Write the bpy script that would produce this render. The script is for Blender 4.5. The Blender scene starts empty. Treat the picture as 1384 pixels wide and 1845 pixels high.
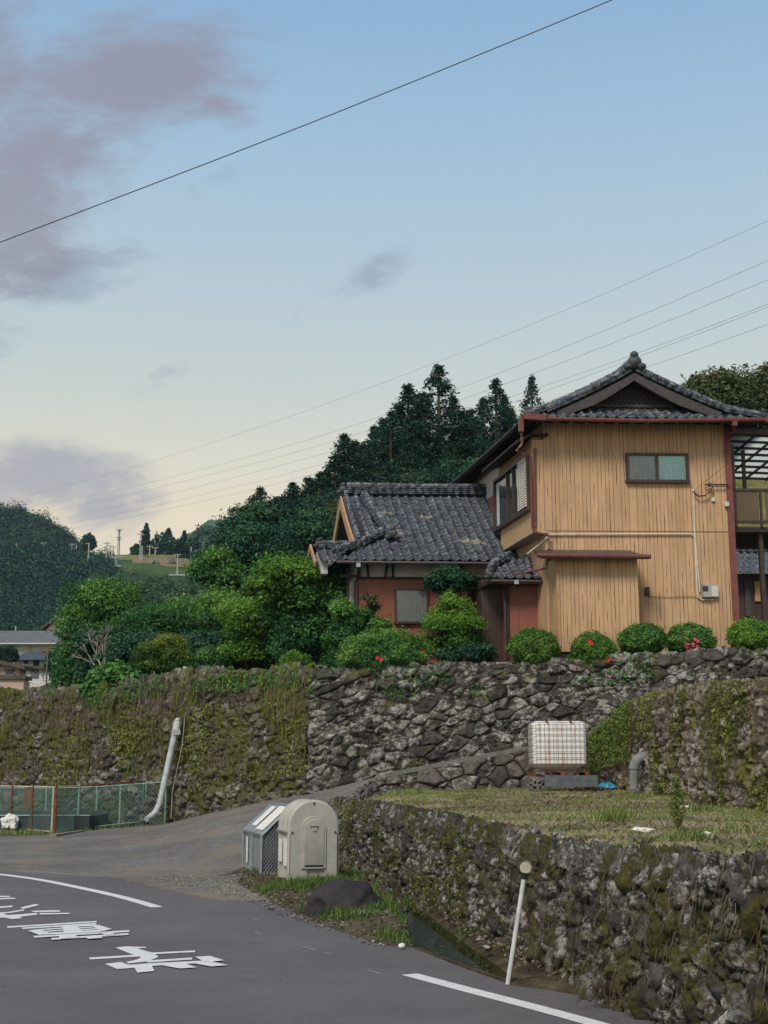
import bpy, bmesh, math, random
import numpy as np
from mathutils import Vector, Matrix, noise as mnoise
R = math.radians
random.seed(7)
sc = bpy.context.scene
col = sc.collection
# ------------------------------------------------------------------ camera
FPX, CX, CY, EYE = 2400.0, 692.0, 922.5, 1.6
TH = math.atan(468 / 2400)
cam_d = bpy.data.cameras.new('camera'); cam = bpy.data.objects.new('camera', cam_d); col.objects.link(cam)
cam.location = (0, 0, EYE); cam.rotation_euler = (math.pi / 2 + TH, 0, 0)
cam_d.sensor_fit = 'VERTICAL'; cam_d.sensor_height = 36; cam_d.lens = 36 * 2400 / 1845
cam_d.clip_start = .1; cam_d.clip_end = 6000
sc.camera = cam
sc.view_settings.view_transform = 'Standard'; sc.view_settings.look = 'None'
sc.view_settings.exposure = 0.45; sc.view_settings.gamma = 1.0
SUN_EL, SUN_AZ = R(48), R(205)      # behind and slightly left of the camera
def ray(px, py):
    u = (px - CX) / FPX; v = (CY - py) / FPX
    return Vector((u, math.cos(TH) - v * math.sin(TH), math.sin(TH) + v * math.cos(TH)))
def at(px, py, Y):
    d = ray(px, py); t = Y / d.y
    return Vector((d.x * t, Y, EYE + d.z * t))
def gr(px, py, z=0.0):
    d = ray(px, py); t = (z - EYE) / d.z
    return Vector((d.x * t, d.y * t, z))
def onpl(px, py, P, N):
    d = ray(px, py); o = Vector((0, 0, EYE))
    t = (P - o).dot(N) / d.dot(N)
    return o + d * t
# ------------------------------------------------------------------ world
w = bpy.data.worlds.new('World'); sc.world = w; w.use_nodes = True
nt = w.node_tree; nt.nodes.clear()
def nd(t, **k):
    n = nt.nodes.new(t)
    for a, b in k.items(): setattr(n, a, b)
    return n
out = nd('ShaderNodeOutputWorld'); mix = nd('ShaderNodeMixShader'); mix.inputs[0].default_value = .88
bgn = nd('ShaderNodeBackground'); bgn.inputs[1].default_value = .08
bgr = nd('ShaderNodeBackground'); bgr.inputs[1].default_value = 1.0
sky = nd('ShaderNodeTexSky', sky_type='NISHITA'); sky.sun_disc = False
sky.sun_elevation = SUN_EL; sky.sun_rotation = SUN_AZ
nt.links.new(sky.outputs[0], bgn.inputs[0])
tc = nd('ShaderNodeTexCoord'); sx = nd('ShaderNodeSeparateXYZ'); nt.links.new(tc.outputs['Generated'], sx.inputs[0])
def ramp(stops, fac=None, interp='LINEAR'):
    r = nd('ShaderNodeValToRGB'); r.color_ramp.interpolation = interp
    e = r.color_ramp.elements
    while len(e) < len(stops): e.new(0.5)
    for i, (p, c) in enumerate(stops): e[i].position = p; e[i].color = (*c, 1) if len(c) == 3 else c
    if fac is not None: nt.links.new(fac, r.inputs[0])
    return r
def mth(op, a, b=None, c=None):
    n = nd('ShaderNodeMath', operation=op)
    for i, x in enumerate((a, b, c)):
        if x is None: continue
        if isinstance(x, (int, float)): n.inputs[i].default_value = x
        else: nt.links.new(x, n.inputs[i])
    return n.outputs[0]
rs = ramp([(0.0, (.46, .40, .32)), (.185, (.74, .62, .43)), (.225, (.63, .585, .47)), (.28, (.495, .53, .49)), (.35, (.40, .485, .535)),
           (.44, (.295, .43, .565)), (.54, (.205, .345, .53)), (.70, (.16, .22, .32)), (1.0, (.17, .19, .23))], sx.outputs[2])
# a little warmer towards the left (where the sun went down)
ys = mth('MAXIMUM', sx.outputs[1], .05)
ca = mth('DIVIDE', sx.outputs[0], ys); cb = mth('DIVIDE', sx.outputs[2], ys)
cmb = nd('ShaderNodeCombineXYZ'); nt.links.new(ca, cmb.inputs[0]); nt.links.new(cb, cmb.inputs[1])
nz = nd('ShaderNodeTexNoise'); nz.inputs['Scale'].default_value = 8.5; nz.inputs['Detail'].default_value = 9
nz.inputs['Roughness'].default_value = .70; nz.inputs['Distortion'].default_value = .25
mp = nd('ShaderNodeMapping'); mp.inputs['Rotation'].default_value = (0, 0, R(-38)); mp.inputs['Scale'].default_value = (.75, 1.5, 1)
mp.inputs['Location'].default_value = (3.1, 1.7, 0)
nt.links.new(cmb.outputs[0], mp.inputs[0]); nt.links.new(mp.outputs[0], nz.inputs['Vector'])
def zone(px, py, rx, ry, ang, k=1.0):
    d = ray(px, py); a0, b0 = d.x / d.y, d.z / d.y
    s = nd('ShaderNodeVectorMath', operation='SUBTRACT'); nt.links.new(cmb.outputs[0], s.inputs[0]); s.inputs[1].default_value = (a0, b0, 0)
    m = nd('ShaderNodeMapping'); m.vector_type = 'POINT'; m.inputs['Rotation'].default_value = (0, 0, R(-ang))
    nt.links.new(s.outputs[0], m.inputs[0])
    m2 = nd('ShaderNodeVectorMath', operation='MULTIPLY'); nt.links.new(m.outputs[0], m2.inputs[0])
    m2.inputs[1].default_value = (FPX / rx, FPX / ry, 0)
    l = nd('ShaderNodeVectorMath', operation='LENGTH'); nt.links.new(m2.outputs[0], l.inputs[0])
    return mth('MULTIPLY', mth('MAXIMUM', mth('SUBTRACT', 1.0, l.outputs['Value']), 0.0), k)
def dens(zs, nsc, lo, hi):
    z = zs[0]
    for q in zs[1:]: z = mth('MAXIMUM', z, q)
    v = mth('ADD', mth('MULTIPLY', z, 1.15), mth('MULTIPLY', mth('MULTIPLY', mth('SUBTRACT', nz.outputs[0], .5), nsc), mth('MINIMUM', mth('MULTIPLY', z, 5.0), 1.0)))
    mr = nd('ShaderNodeMapRange'); mr.interpolation_type = 'SMOOTHSTEP'
    nt.links.new(v, mr.inputs[0]); mr.inputs[1].default_value = lo; mr.inputs[2].default_value = hi
    return mr.outputs[0]
dA = dens([zone(250, 130, 330, 165, 8, 1.1), zone(40, 330, 340, 220, 62, 1.1), zone(-160, 150, 340, 330, 0, 1.1), zone(130, 290, 280, 130, 45, .9), zone(390, 190, 150, 60, -25, .7)], 2.5, .04, .95)
dB = dens([zone(90, 850, 270, 100, -8, 1.0), zone(-60, 860, 260, 130, 0), zone(190, 910, 160, 90, 0, .8)], 3.0, .10, 1.0)
dC = dens([zone(670, 485, 260, 60, 40, .72), zone(80, 540, 330, 110, 35, .7), zone(255, 715, 150, 40, 38, .62), zone(400, 320, 130, 50, 40, .5), zone(570, 560, 220, 50, 20, .4)], 4.4, .22, 1.25)
def mixc(fac, a, b):
    m = nd('ShaderNodeMix', data_type='RGBA')
    nt.links.new(fac, m.inputs[0])
    for i, x in ((6, a), (7, b)):
        if isinstance(x, tuple): m.inputs[i].default_value = (*x, 1)
        else: nt.links.new(x, m.inputs[i])
    return m.outputs[2]
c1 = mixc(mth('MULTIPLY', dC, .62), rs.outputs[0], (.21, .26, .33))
c1 = mixc(mth('MULTIPLY', dA, .82), c1, (.235, .205, .255))
c1 = mixc(mth('MULTIPLY', dB, .72), c1, (.25, .245, .315))
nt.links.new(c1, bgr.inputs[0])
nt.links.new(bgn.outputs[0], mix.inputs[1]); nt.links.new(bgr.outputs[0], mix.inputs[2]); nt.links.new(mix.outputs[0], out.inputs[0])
# ------------------------------------------------------------------ sun
sd = bpy.data.lights.new('sun', 'SUN'); sd.energy = 2.2; sd.angle = R(18); sd.color = (1.0, .91, .80)
so = bpy.data.objects.new('sun', sd); col.objects.link(so)
sdir = Vector((math.sin(SUN_AZ) * math.cos(SUN_EL), math.cos(SUN_AZ) * math.cos(SUN_EL), math.sin(SUN_EL)))
so.rotation_euler = sdir.to_track_quat('Z', 'Y').to_euler(); so.location = (-10, -20, 30)

# ------------------------------------------------------------------ object helpers
BASE = {}
def reg(o, label=None, cat=None, group=None, kind=None):
    if label: o['label'] = label
    if cat: o['category'] = cat
    if group: o['group'] = group
    if kind: o['kind'] = kind
    return o
def thing(name, loc, label, cat, group=None):
    o = bpy.data.objects.new(name, None); col.objects.link(o); o.location = loc; o.empty_display_size = .2
    BASE[o.name] = Vector(loc)
    return reg(o, label, cat, group)
def link(name, me, parent=None):
    o = bpy.data.objects.new(name, me); col.objects.link(o)
    if parent is not None: o.parent = parent
    BASE[o.name] = BASE[parent.name] if parent is not None else Vector((0, 0, 0))
    return o
def mesh_np(name, V, F, mat, parent=None, smooth=False, fattr=None, vattr=None, mats=None, midx=None):
    V = np.asarray(V, dtype=np.float64).reshape(-1, 3); F = np.asarray(F, dtype=np.int64)
    if parent is not None: V = V - np.array(BASE[parent.name])
    me = bpy.data.meshes.new(name); k = F.shape[1]
    me.vertices.add(len(V)); me.vertices.foreach_set('co', V.astype(np.float32).ravel())
    me.loops.add(F.size); me.loops.foreach_set('vertex_index', F.astype(np.int32).ravel())
    me.polygons.add(len(F)); me.polygons.foreach_set('loop_start', np.arange(0, F.size, k, dtype=np.int32))
    me.polygons.foreach_set('loop_total', np.full(len(F), k, dtype=np.int32))
    if mats:
        for m in mats: me.materials.append(m)
        if midx is not None: me.polygons.foreach_set('material_index', midx.astype(np.int32))
    else: me.materials.append(mat)
    me.update(calc_edges=True)
    if smooth: me.polygons.foreach_set('use_smooth', np.ones(len(F), dtype=bool))
    for dom, dd in (('FACE', fattr), ('POINT', vattr)):
        for an, av in (dd or {}).items():
            a = me.attributes.new(an, 'FLOAT', dom); a.data.foreach_set('value', np.asarray(av, dtype=np.float32).ravel())
    me.validate()
    return link(name, me, parent)
class MB:
    def __init__(s): s.v = []; s.f = []; s.m = []; s.cm = 0
    def add(s, vs, fs):
        n = len(s.v); s.v += [tuple(x) for x in vs]; s.f += [[i + n for i in f] for f in fs]; s.m += [s.cm] * len(fs); return s
    def obox(s, O, ex, ey, ez):
        O, ex, ey, ez = Vector(O), Vector(ex), Vector(ey), Vector(ez)
        vs = [O, O + ex, O + ex + ey, O + ey]; vs += [p + ez for p in vs]
        return s.add(vs, [(0, 3, 2, 1), (4, 5, 6, 7), (0, 1, 5, 4), (1, 2, 6, 5), (2, 3, 7, 6), (3, 0, 4, 7)])
    def box(s, x0, x1, y0, y1, z0, z1): return s.obox((x0, y0, z0), (x1 - x0, 0, 0), (0, y1 - y0, 0), (0, 0, z1 - z0))
    def bar(s, a, b, wd, h, up=(0, 0, 1)):
        a, b = Vector(a), Vector(b); d = (b - a); up = Vector(up)
        x = d.cross(up)
        if x.length < 1e-5: x = d.cross(Vector((0, 1, 0)))
        x.normalize(); z = x.cross(d).normalized()
        return s.obox(a - x * wd / 2 - z * h / 2, x * wd, d, z * h)
    def tube(s, pts, r, n=8, cap=True):
        pts = [Vector(p) for p in pts]; rr = r if isinstance(r, (list, tuple)) else [r] * len(pts)
        N = len(pts); vs = []; fs = []; px_ = None
        for i, p in enumerate(pts):
            d = (pts[min(i + 1, N - 1)] - pts[max(i - 1, 0)]).normalized()
            if px_ is None:
                px_ = d.cross(Vector((0, 0, 1)))
                if px_.length < 1e-3: px_ = d.cross(Vector((0, 1, 0)))
            x = (px_ - d * px_.dot(d)).normalized(); px_ = x; y = d.cross(x)
            for k in range(n):
                a = 2 * math.pi * k / n; vs.append(p + (x * math.cos(a) + y * math.sin(a)) * rr[i])
        for i in range(N - 1):
            for k in range(n):
                k2 = (k + 1) % n; fs.append((i * n + k, i * n + k2, (i + 1) * n + k2, (i + 1) * n + k))
        if cap: fs.append(tuple(range(n - 1, -1, -1))); fs.append(tuple((N - 1) * n + k for k in range(n)))
        return s.add(vs, fs)
    def prism(s, poly, ext):
        poly = [Vector(p) for p in poly]; ext = Vector(ext); n = len(poly)
        fs = [tuple(range(n)), tuple(range(2 * n - 1, n - 1, -1))] + [(i, (i + 1) % n, n + (i + 1) % n, n + i) for i in range(n)]
        return s.add(poly + [p + ext for p in poly], fs)
    def blob(s, c, rad, amp=.15, fr=2.0, sub=3, seed=0, flat=None):
        bm = bmesh.new(); bmesh.ops.create_icosphere(bm, subdivisions=sub, radius=1)
        vs = []
        for v in bm.verts:
            p = v.co.copy(); k = 1 + amp * (mnoise.noise(p * fr + Vector((seed * 7.3, seed, 0))) + .5 * mnoise.noise(p * fr * 2.3 + Vector((seed, 5, 0))))
            q = Vector((p.x * rad[0] * k, p.y * rad[1] * k, p.z * rad[2] * k))
            if flat is not None and q.z < flat: q.z = flat
            vs.append(Vector(c) + q)
        fs = [[v.index for v in f.verts] for f in bm.faces]; bm.free()
        return s.add(vs, fs)
    def build(s, name, mats, parent=None, smooth=False, bevel=0, autos=None):
        if not isinstance(mats, (list, tuple)): mats = [mats]
        me = bpy.data.meshes.new(name); b = BASE[parent.name] if parent is not None else Vector((0, 0, 0))
        me.from_pydata([(x - b.x, y - b.y, z - b.z) for x, y, z in s.v], [], s.f)
        for m in mats: me.materials.append(m)
        me.polygons.foreach_set('material_index', s.m)
        bm = bmesh.new(); bm.from_mesh(me); bmesh.ops.recalc_face_normals(bm, faces=bm.faces[:]); bm.to_mesh(me); bm.free()
        if smooth: me.polygons.foreach_set('use_smooth', [True] * len(me.polygons))
        me.update(); o = link(name, me, parent)
        if bevel:
            m = o.modifiers.new('bevel', 'BEVEL'); m.width = bevel; m.segments = 2; m.limit_method = 'ANGLE'; m.angle_limit = R(40)
        if smooth and autos:
            me.set_sharp_from_angle(angle=R(autos))
        return o
# ------------------------------------------------------------------ numpy noise
def _h(ix, iy, iz, seed):
    n = (ix * 374761393 + iy * 668265263 + iz * 2147483647 + seed * 974711) & 0xffffffff
    n = ((n ^ (n >> 13)) * 1274126177) & 0xffffffff
    return ((n ^ (n >> 16)) & 0xffff) / 65535.0
def vnoise(x, y, z=0, seed=0):
    x = np.asarray(x, float); y = np.asarray(y, float); z = np.zeros_like(x) + z
    ix, iy, iz = (np.floor(q).astype(np.int64) for q in (x, y, z)); fx, fy, fz = x - ix, y - iy, z - iz
    fx, fy, fz = (q * q * (3 - 2 * q) for q in (fx, fy, fz)); r = 0
    for a in (0, 1):
        for b in (0, 1):
            for c in (0, 1):
                r = r + _h(ix + a, iy + b, iz + c, seed) * (fx if a else 1 - fx) * (fy if b else 1 - fy) * (fz if c else 1 - fz)
    return r * 2 - 1
def fbm(x, y, z=0, o=4, seed=0):
    r = 0; a = 1; t = 0
    for i in range(o): r = r + a * vnoise(x * 2**i, y * 2**i, z * 2**i, seed + i); t += a; a *= .5
    return r / t
def voro(u, v, cw, ch, seed, jit=.8, win=2):
    """nearest two jittered lattice points; returns F1,F2,random id,offset"""
    iy = np.floor(v / ch).astype(np.int64); F1 = np.full(u.shape, 9.); F2 = np.full(u.shape, 9.)
    idr = np.zeros(u.shape); du = np.zeros(u.shape); dv = np.zeros(u.shape)
    for b in range(-win, win + 1):
        jy = iy + b; off = (jy % 2) * .5; ix = np.floor(u / cw - off).astype(np.int64)
        for a in range(-win, win + 1):
            jx = ix + a; z0 = np.zeros_like(jx)
            cx = (jx + .5 + off + (_h(jx, jy, z0, seed) - .5) * jit) * cw; cy = (jy + .5 + (_h(jx, jy, z0 + 1, seed) - .5) * jit) * ch
            wt = .82 + .36 * _h(jx, jy, z0 + 3, seed)
            d = np.hypot((u - cx) / cw, (v - cy) / ch) * wt; r = _h(jx, jy, z0 + 2, seed)
            near = d < F1; F2 = np.where(near, F1, np.minimum(F2, d)); idr = np.where(near, r, idr)
            du = np.where(near, u - cx, du); dv = np.where(near, v - cy, dv); F1 = np.where(near, d, F1)
    return F1, F2, idr, du, dv
# ------------------------------------------------------------------ materials
class NM:
    """small node-material builder"""
    def __init__(s, name, rough=.8, spec=.3, metallic=0):
        s.m = bpy.data.materials.new(name); s.m.use_nodes = True; s.t = s.m.node_tree
        s.b = s.t.nodes['Principled BSDF']; s.b.inputs['Roughness'].default_value = rough
        s.b.inputs['Specular IOR Level'].default_value = spec; s.b.inputs['Metallic'].default_value = metallic
        s.tc = s.n('ShaderNodeTexCoord')
    def n(s, t, **k):
        x = s.t.nodes.new(t)
        for a, b in k.items(): setattr(x, a, b)
        return x
    def l(s, a, b): s.t.links.new(a, b)
    def coord(s, scale=(1, 1, 1), rot=(0, 0, 0), src='Object'):
        m = s.n('ShaderNodeMapping'); m.inputs['Scale'].default_value = scale; m.inputs['Rotation'].default_value = rot
        s.l(s.tc.outputs[src], m.inputs[0]); return m.outputs[0]
    def noise(s, scale, detail=5, rough=.6, vec=None, dist=0, out=0):
        x = s.n('ShaderNodeTexNoise'); x.inputs['Scale'].default_value = scale; x.inputs['Detail'].default_value = detail
        x.inputs['Roughness'].default_value = rough; x.inputs['Distortion'].default_value = dist
        s.l(vec if vec is not None else s.tc.outputs['Object'], x.inputs['Vector']); return x.outputs[out]
    def ramp(s, fac, stops, interp='LINEAR'):
        r = s.n('ShaderNodeValToRGB'); r.color_ramp.interpolation = interp; e = r.color_ramp.elements
        while len(e) < len(stops): e.new(.5)
        for i, (p, c) in enumerate(stops):
            e[i].position = p; e[i].color = (c, c, c, 1) if isinstance(c, (int, float)) else (*c, 1)
        s.l(fac, r.inputs[0]); return r.outputs[0]
    def mix(s, fac, a, b, mode='MIX'):
        m = s.n('ShaderNodeMix', data_type='RGBA', blend_type=mode)
        for i, x in ((0, fac), (6, a), (7, b)):
            if isinstance(x, (int, float)): m.inputs[i].default_value = x
            elif isinstance(x, tuple): m.inputs[i].default_value = (*x, 1)
            else: s.l(x, m.inputs[i])
        return m.outputs[2]
    def math(s, op, a, b=0.0, clamp=False):
        m = s.n('ShaderNodeMath', operation=op); m.use_clamp = clamp
        for i, x in enumerate((a, b)):
            if isinstance(x, (int, float)): m.inputs[i].default_value = x
            else: s.l(x, m.inputs[i])
        return m.outputs[0]
    def attr(s, name): a = s.n('ShaderNodeAttribute'); a.attribute_name = name; return a.outputs['Fac']
    def sep(s, vec): x = s.n('ShaderNodeSeparateXYZ'); s.l(vec, x.inputs[0]); return x.outputs
    def color(s, c): 
        if isinstance(c, tuple): s.b.inputs['Base Color'].default_value = (*c, 1)
        else: s.l(c, s.b.inputs['Base Color'])
        return s
    def rough(s, r): s.l(r, s.b.inputs['Roughness']); return s
    def bump(s, h, strength=.5, dist=.02):
        b = s.n('ShaderNodeBump'); b.inputs['Strength'].default_value = strength; b.inputs['Distance'].default_value = dist
        s.l(h, b.inputs['Height']); s.l(b.outputs[0], s.b.inputs['Normal']); return s
def flat(name, c, rough=.6, spec=.3, metallic=0, var=.25, scale=6, bump=0):
    """paint / metal / timber with dirt variation"""
    m = NM(name, rough, spec, metallic); nz_ = m.noise(scale, 6, .65)
    lo = tuple(x * (1 - var) for x in c); hi = tuple(min(1, x * (1 + var * .6)) for x in c)
    m.color(m.ramp(nz_, [(.3, lo), (.7, hi)]))
    if bump: m.bump(m.noise(scale * 6, 4), bump, .01)
    return m.m
def foliage(name, stops, trans=.25, rough=.55, attr='rnd'):
    m = NM(name, rough, .25); c = m.ramp(m.attr(attr), stops); m.color(c)
    tr = m.n('ShaderNodeBsdfTranslucent'); m.l(c, tr.inputs[0]); ms = m.n('ShaderNodeMixShader'); ms.inputs[0].default_value = trans
    o = [x for x in m.t.nodes if x.type == 'OUTPUT_MATERIAL'][0]
    m.l(m.b.outputs[0], ms.inputs[1]); m.l(tr.outputs[0], ms.inputs[2]); m.l(ms.outputs[0], o.inputs[0])
    return m.m
# ================================================================== materials of ground and walls
def m_asphalt(name, base, worn, patchy=0.0):
    m = NM(name, .82, .25); a = m.noise(.35, 4, .6); b = m.noise(3.5, 5, .6); g = m.noise(160, 3, .7); s = m.noise(60, 2, .6)
    c = m.ramp(a, [(.35, base), (.65, worn)])
    c = m.mix(m.ramp(b, [(.35, 0.0), (.7, .35)]), c, tuple(x * .8 for x in base))
    c = m.mix(.8, c, m.ramp(g, [(.3, .3), (.5, .9), (.72, 1.9)]), 'MULTIPLY')
    t1 = m.noise(1.0, 4, .6, vec=m.coord((.25, 2.2, 1), (0, 0, R(28)))); c = m.mix(.5, c, m.ramp(t1, [(.35, .9), (.65, 1.1)]), 'MULTIPLY')
    g3 = m.noise(28, 4, .75); c = m.mix(.6, c, m.ramp(g3, [(.3, .6), (.5, 1.0), (.7, 1.35)]), 'MULTIPLY')
    c = m.mix(m.ramp(s, [(.66, 0.0), (.72, .25)]), c, (.23, .22, .21))
    vo = m.n('ShaderNodeTexVoronoi', feature='DISTANCE_TO_EDGE'); vo.inputs['Scale'].default_value = .42; wv_ = m.n('ShaderNodeVectorMath', operation='ADD'); m.l(m.tc.outputs['Object'], wv_.inputs[0]); wn = m.noise(1.6, 5, .7, out=1); m.l(wn, wv_.inputs[1]); m.l(wv_.outputs[0], vo.inputs['Vector'])
    ck = m.math('MULTIPLY', m.ramp(vo.outputs['Distance'], [(0.0, 1.0), (.0045, 0.0)]), m.ramp(m.noise(.6, 3, .6), [(.52, 0.0), (.6, .6)])); c = m.mix(ck, c, (.03, .028, .027))
    if patchy:
        gg_ = m.noise(7, 6, .8); c = m.mix(.9, c, m.ramp(gg_, [(.3, .45), (.5, 1.0), (.7, 1.7)]), 'MULTIPLY')
        d = m.noise(.55, 6, .7, dist=.8)
        c = m.mix(m.ramp(d, [(.48, 0.0), (.62, patchy)]), c, (.24, .19, .135))
        g2 = m.noise(22, 4, .75); c = m.mix(m.ramp(g2, [(.58, 0.0), (.7, .35)]), c, (.21, .195, .175))
    m.color(c); m.bump(g, .5, .008); return m.m
M_road = m_asphalt('asphalt', (.115, .108, .112), (.15, .142, .148))
M_ramp = m_asphalt('old_asphalt', (.115, .112, .106), (.175, .17, .16), .55)
def m_paint():
    m = NM('road_paint', .6, .3); n = m.noise(9, 6, .7); f = m.noise(70, 3, .7)
    c = m.ramp(n, [(.25, (.5, .5, .5)), (.5, (.68, .68, .68)), (.8, (.74, .74, .75))])
    c = m.mix(m.ramp(f, [(.57, 0.0), (.66, .55)]), c, (.2, .2, .21)); c = m.mix(m.ramp(m.noise(3, 6, .8), [(.62, 0.0), (.7, .45)]), c, (.2, .2, .21)); m.color(c); return m.m
M_paint = m_paint()
M_soil = None
def m_soil(name, stops, sc_=1.2, fine=40):
    m = NM(name, .95, .1); a = m.noise(sc_, 6, .65, dist=.4); g = m.noise(fine, 5, .7)
    c = m.ramp(a, stops); c = m.mix(.75, c, m.ramp(g, [(.25, .3), (.5, .9), (.75, 1.8)]), 'MULTIPLY'); m.color(c); m.bump(g, .8, .03); return m.m
M_field = m_soil('field_soil', [(.3, (.12, .15, .05)), (.46, (.19, .20, .08)), (.54, (.32, .27, .16)), (.7, (.40, .32, .21))], .9, 30)
M_verge = m_soil('verge_soil', [(.3, (.05, .055, .025)), (.5, (.09, .08, .05)), (.7, (.15, .125, .09))], 2.0, 45)
M_ledge = m_soil('leaf_litter', [(.3, (.035, .028, .018)), (.5, (.08, .062, .04)), (.7, (.17, .135, .095))], 3.0, 28)
def m_mossface():
    m = NM('mossy_concrete', .9, .15); a = m.noise(4, 6, .7); g = m.noise(30, 4, .7)
    c = m.ramp(a, [(.3, (.018, .016, .01)), (.5, (.05, .055, .012)), (.62, (.07, .05, .02)), (.75, (.09, .085, .06))])
    c = m.mix(.6, c, m.ramp(g, [(.3, .4), (.7, 1.5)]), 'MULTIPLY'); m.color(c); m.bump(g, .7, .03); return m.m
M_moss = m_mossface()
M_conc = flat('weathered_concrete', (.2, .19, .17), .85, .2, 0, .4, 5, .5)
def m_water():
    m = NM('water', .06, .5); m.color((.03, .045, .04)); m.b.inputs['IOR'].default_value = 1.4; m.b.inputs['Specular IOR Level'].default_value = 1.0
    n = m.noise(14, 3, .55, vec=m.coord((1, 2.6, 1)), dist=.8); m.bump(n, 1.0, .16); return m.m
M_water = m_water()
M_ground = flat('earth', (.07, .075, .04), .95, .1, 0, .3, .5)
def m_stone(name, cols, joint=(.014, .011, .009), lichen=.4, moss=.3, lsc=7, msc=1.2, mosscol=((.05, .055, .012), (.10, .11, .02)), lich_lit_col=(.42, .41, .38), moss_lo=.5):
    m = NM(name, .92, .15); cell = m.attr('cell'); jn = m.attr('joint')
    c = m.ramp(cell, [((i + .5) / len(cols), k) for i, k in enumerate(cols)])
    g = m.noise(34, 6, .72); c = m.mix(.8, c, m.ramp(g, [(.28, .35), (.5, .95), (.75, 1.8)]), 'MULTIPLY')
    blot = m.noise(5.5, 6, .7, dist=.3); c = m.mix(m.ramp(blot, [(.5, 0.0), (.62, .75)]), c, (.028, .024, .023))
    ln = m.noise(lsc, 7, .72, dist=.25); lf = m.noise(lsc * 5, 4, .7)
    lm = m.math('MULTIPLY', m.ramp(ln, [(.53 - .12 * lichen, 0.0), (.64 - .08 * lichen, .85)]), m.ramp(lf, [(.36, .25), (.55, 1.0)]))
    lm = m.math('MULTIPLY', lm, m.ramp(m.attr('pick'), [(.55 - .5 * lichen, .12), (.9 - .3 * lichen, 1.0)]))
    c = m.mix(lm, c, lich_lit_col)  # white lichen; on the field stone, lit faces painted into the colour
    mn = m.noise(msc, 6, .68, dist=.5); mf = m.noise(26, 4, .7)
    mcol = m.ramp(mf, [(.35, mosscol[0]), (.65, mosscol[1])])
    c = m.mix(m.math('MULTIPLY', m.ramp(mn, [(moss_lo, 0.0), (moss_lo + .12, 1.0)]), m.ramp(mf, [(.40 - .2 * moss, 0.0), (.62 - .2 * moss, .95)])), c, mcol)
    c = m.mix(m.ramp(jn, [(.0, .97), (.13, .75), (.30, 0.0)]), c, joint)
    m.color(c); h = m.math('ADD', m.math('MULTIPLY', g, .6), m.math('MULTIPLY', ln, .8)); m.bump(h, .75, .035); return m.m
M_stoneA = m_stone('lichen_stone', [(.026, .02, .018), (.05, .045, .04), (.036, .027, .023), (.068, .062, .056), (.02, .018, .017)], lichen=.72, moss=.5, moss_lo=.54, msc=1.3, lsc=4.2, lich_lit_col=(.44, .425, .39))
M_stoneB = m_stone('vine_stone', [(.036, .031, .027), (.09, .08, .068), (.05, .04, .033), (.13, .118, .10)], lichen=.55, moss=.75, moss_lo=.44, msc=.9)
M_stoneC = m_stone('mossy_field_stone', [(.022, .019, .018), (.055, .049, .045), (.04, .031, .026), (.09, .082, .078), (.028, .025, .025)], lichen=.58, lsc=15, moss=.8, moss_lo=.46, msc=2.3, lich_lit_col=(.50, .48, .45),  # lichen mask here paints small pale flecks imitating lit stone faces
                   mosscol=((.028, .026, .009), (.085, .08, .018)))
M_stoneD = m_stone('dry_brown_stone', [(.07, .053, .042), (.14, .115, .094), (.09, .07, .056), (.19, .16, .13)], lichen=.65, lich_lit_col=(.48, .44, .38), moss=.7, moss_lo=.5, msc=1.4, mosscol=((.07, .07, .015), (.16, .15, .025)))

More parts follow.
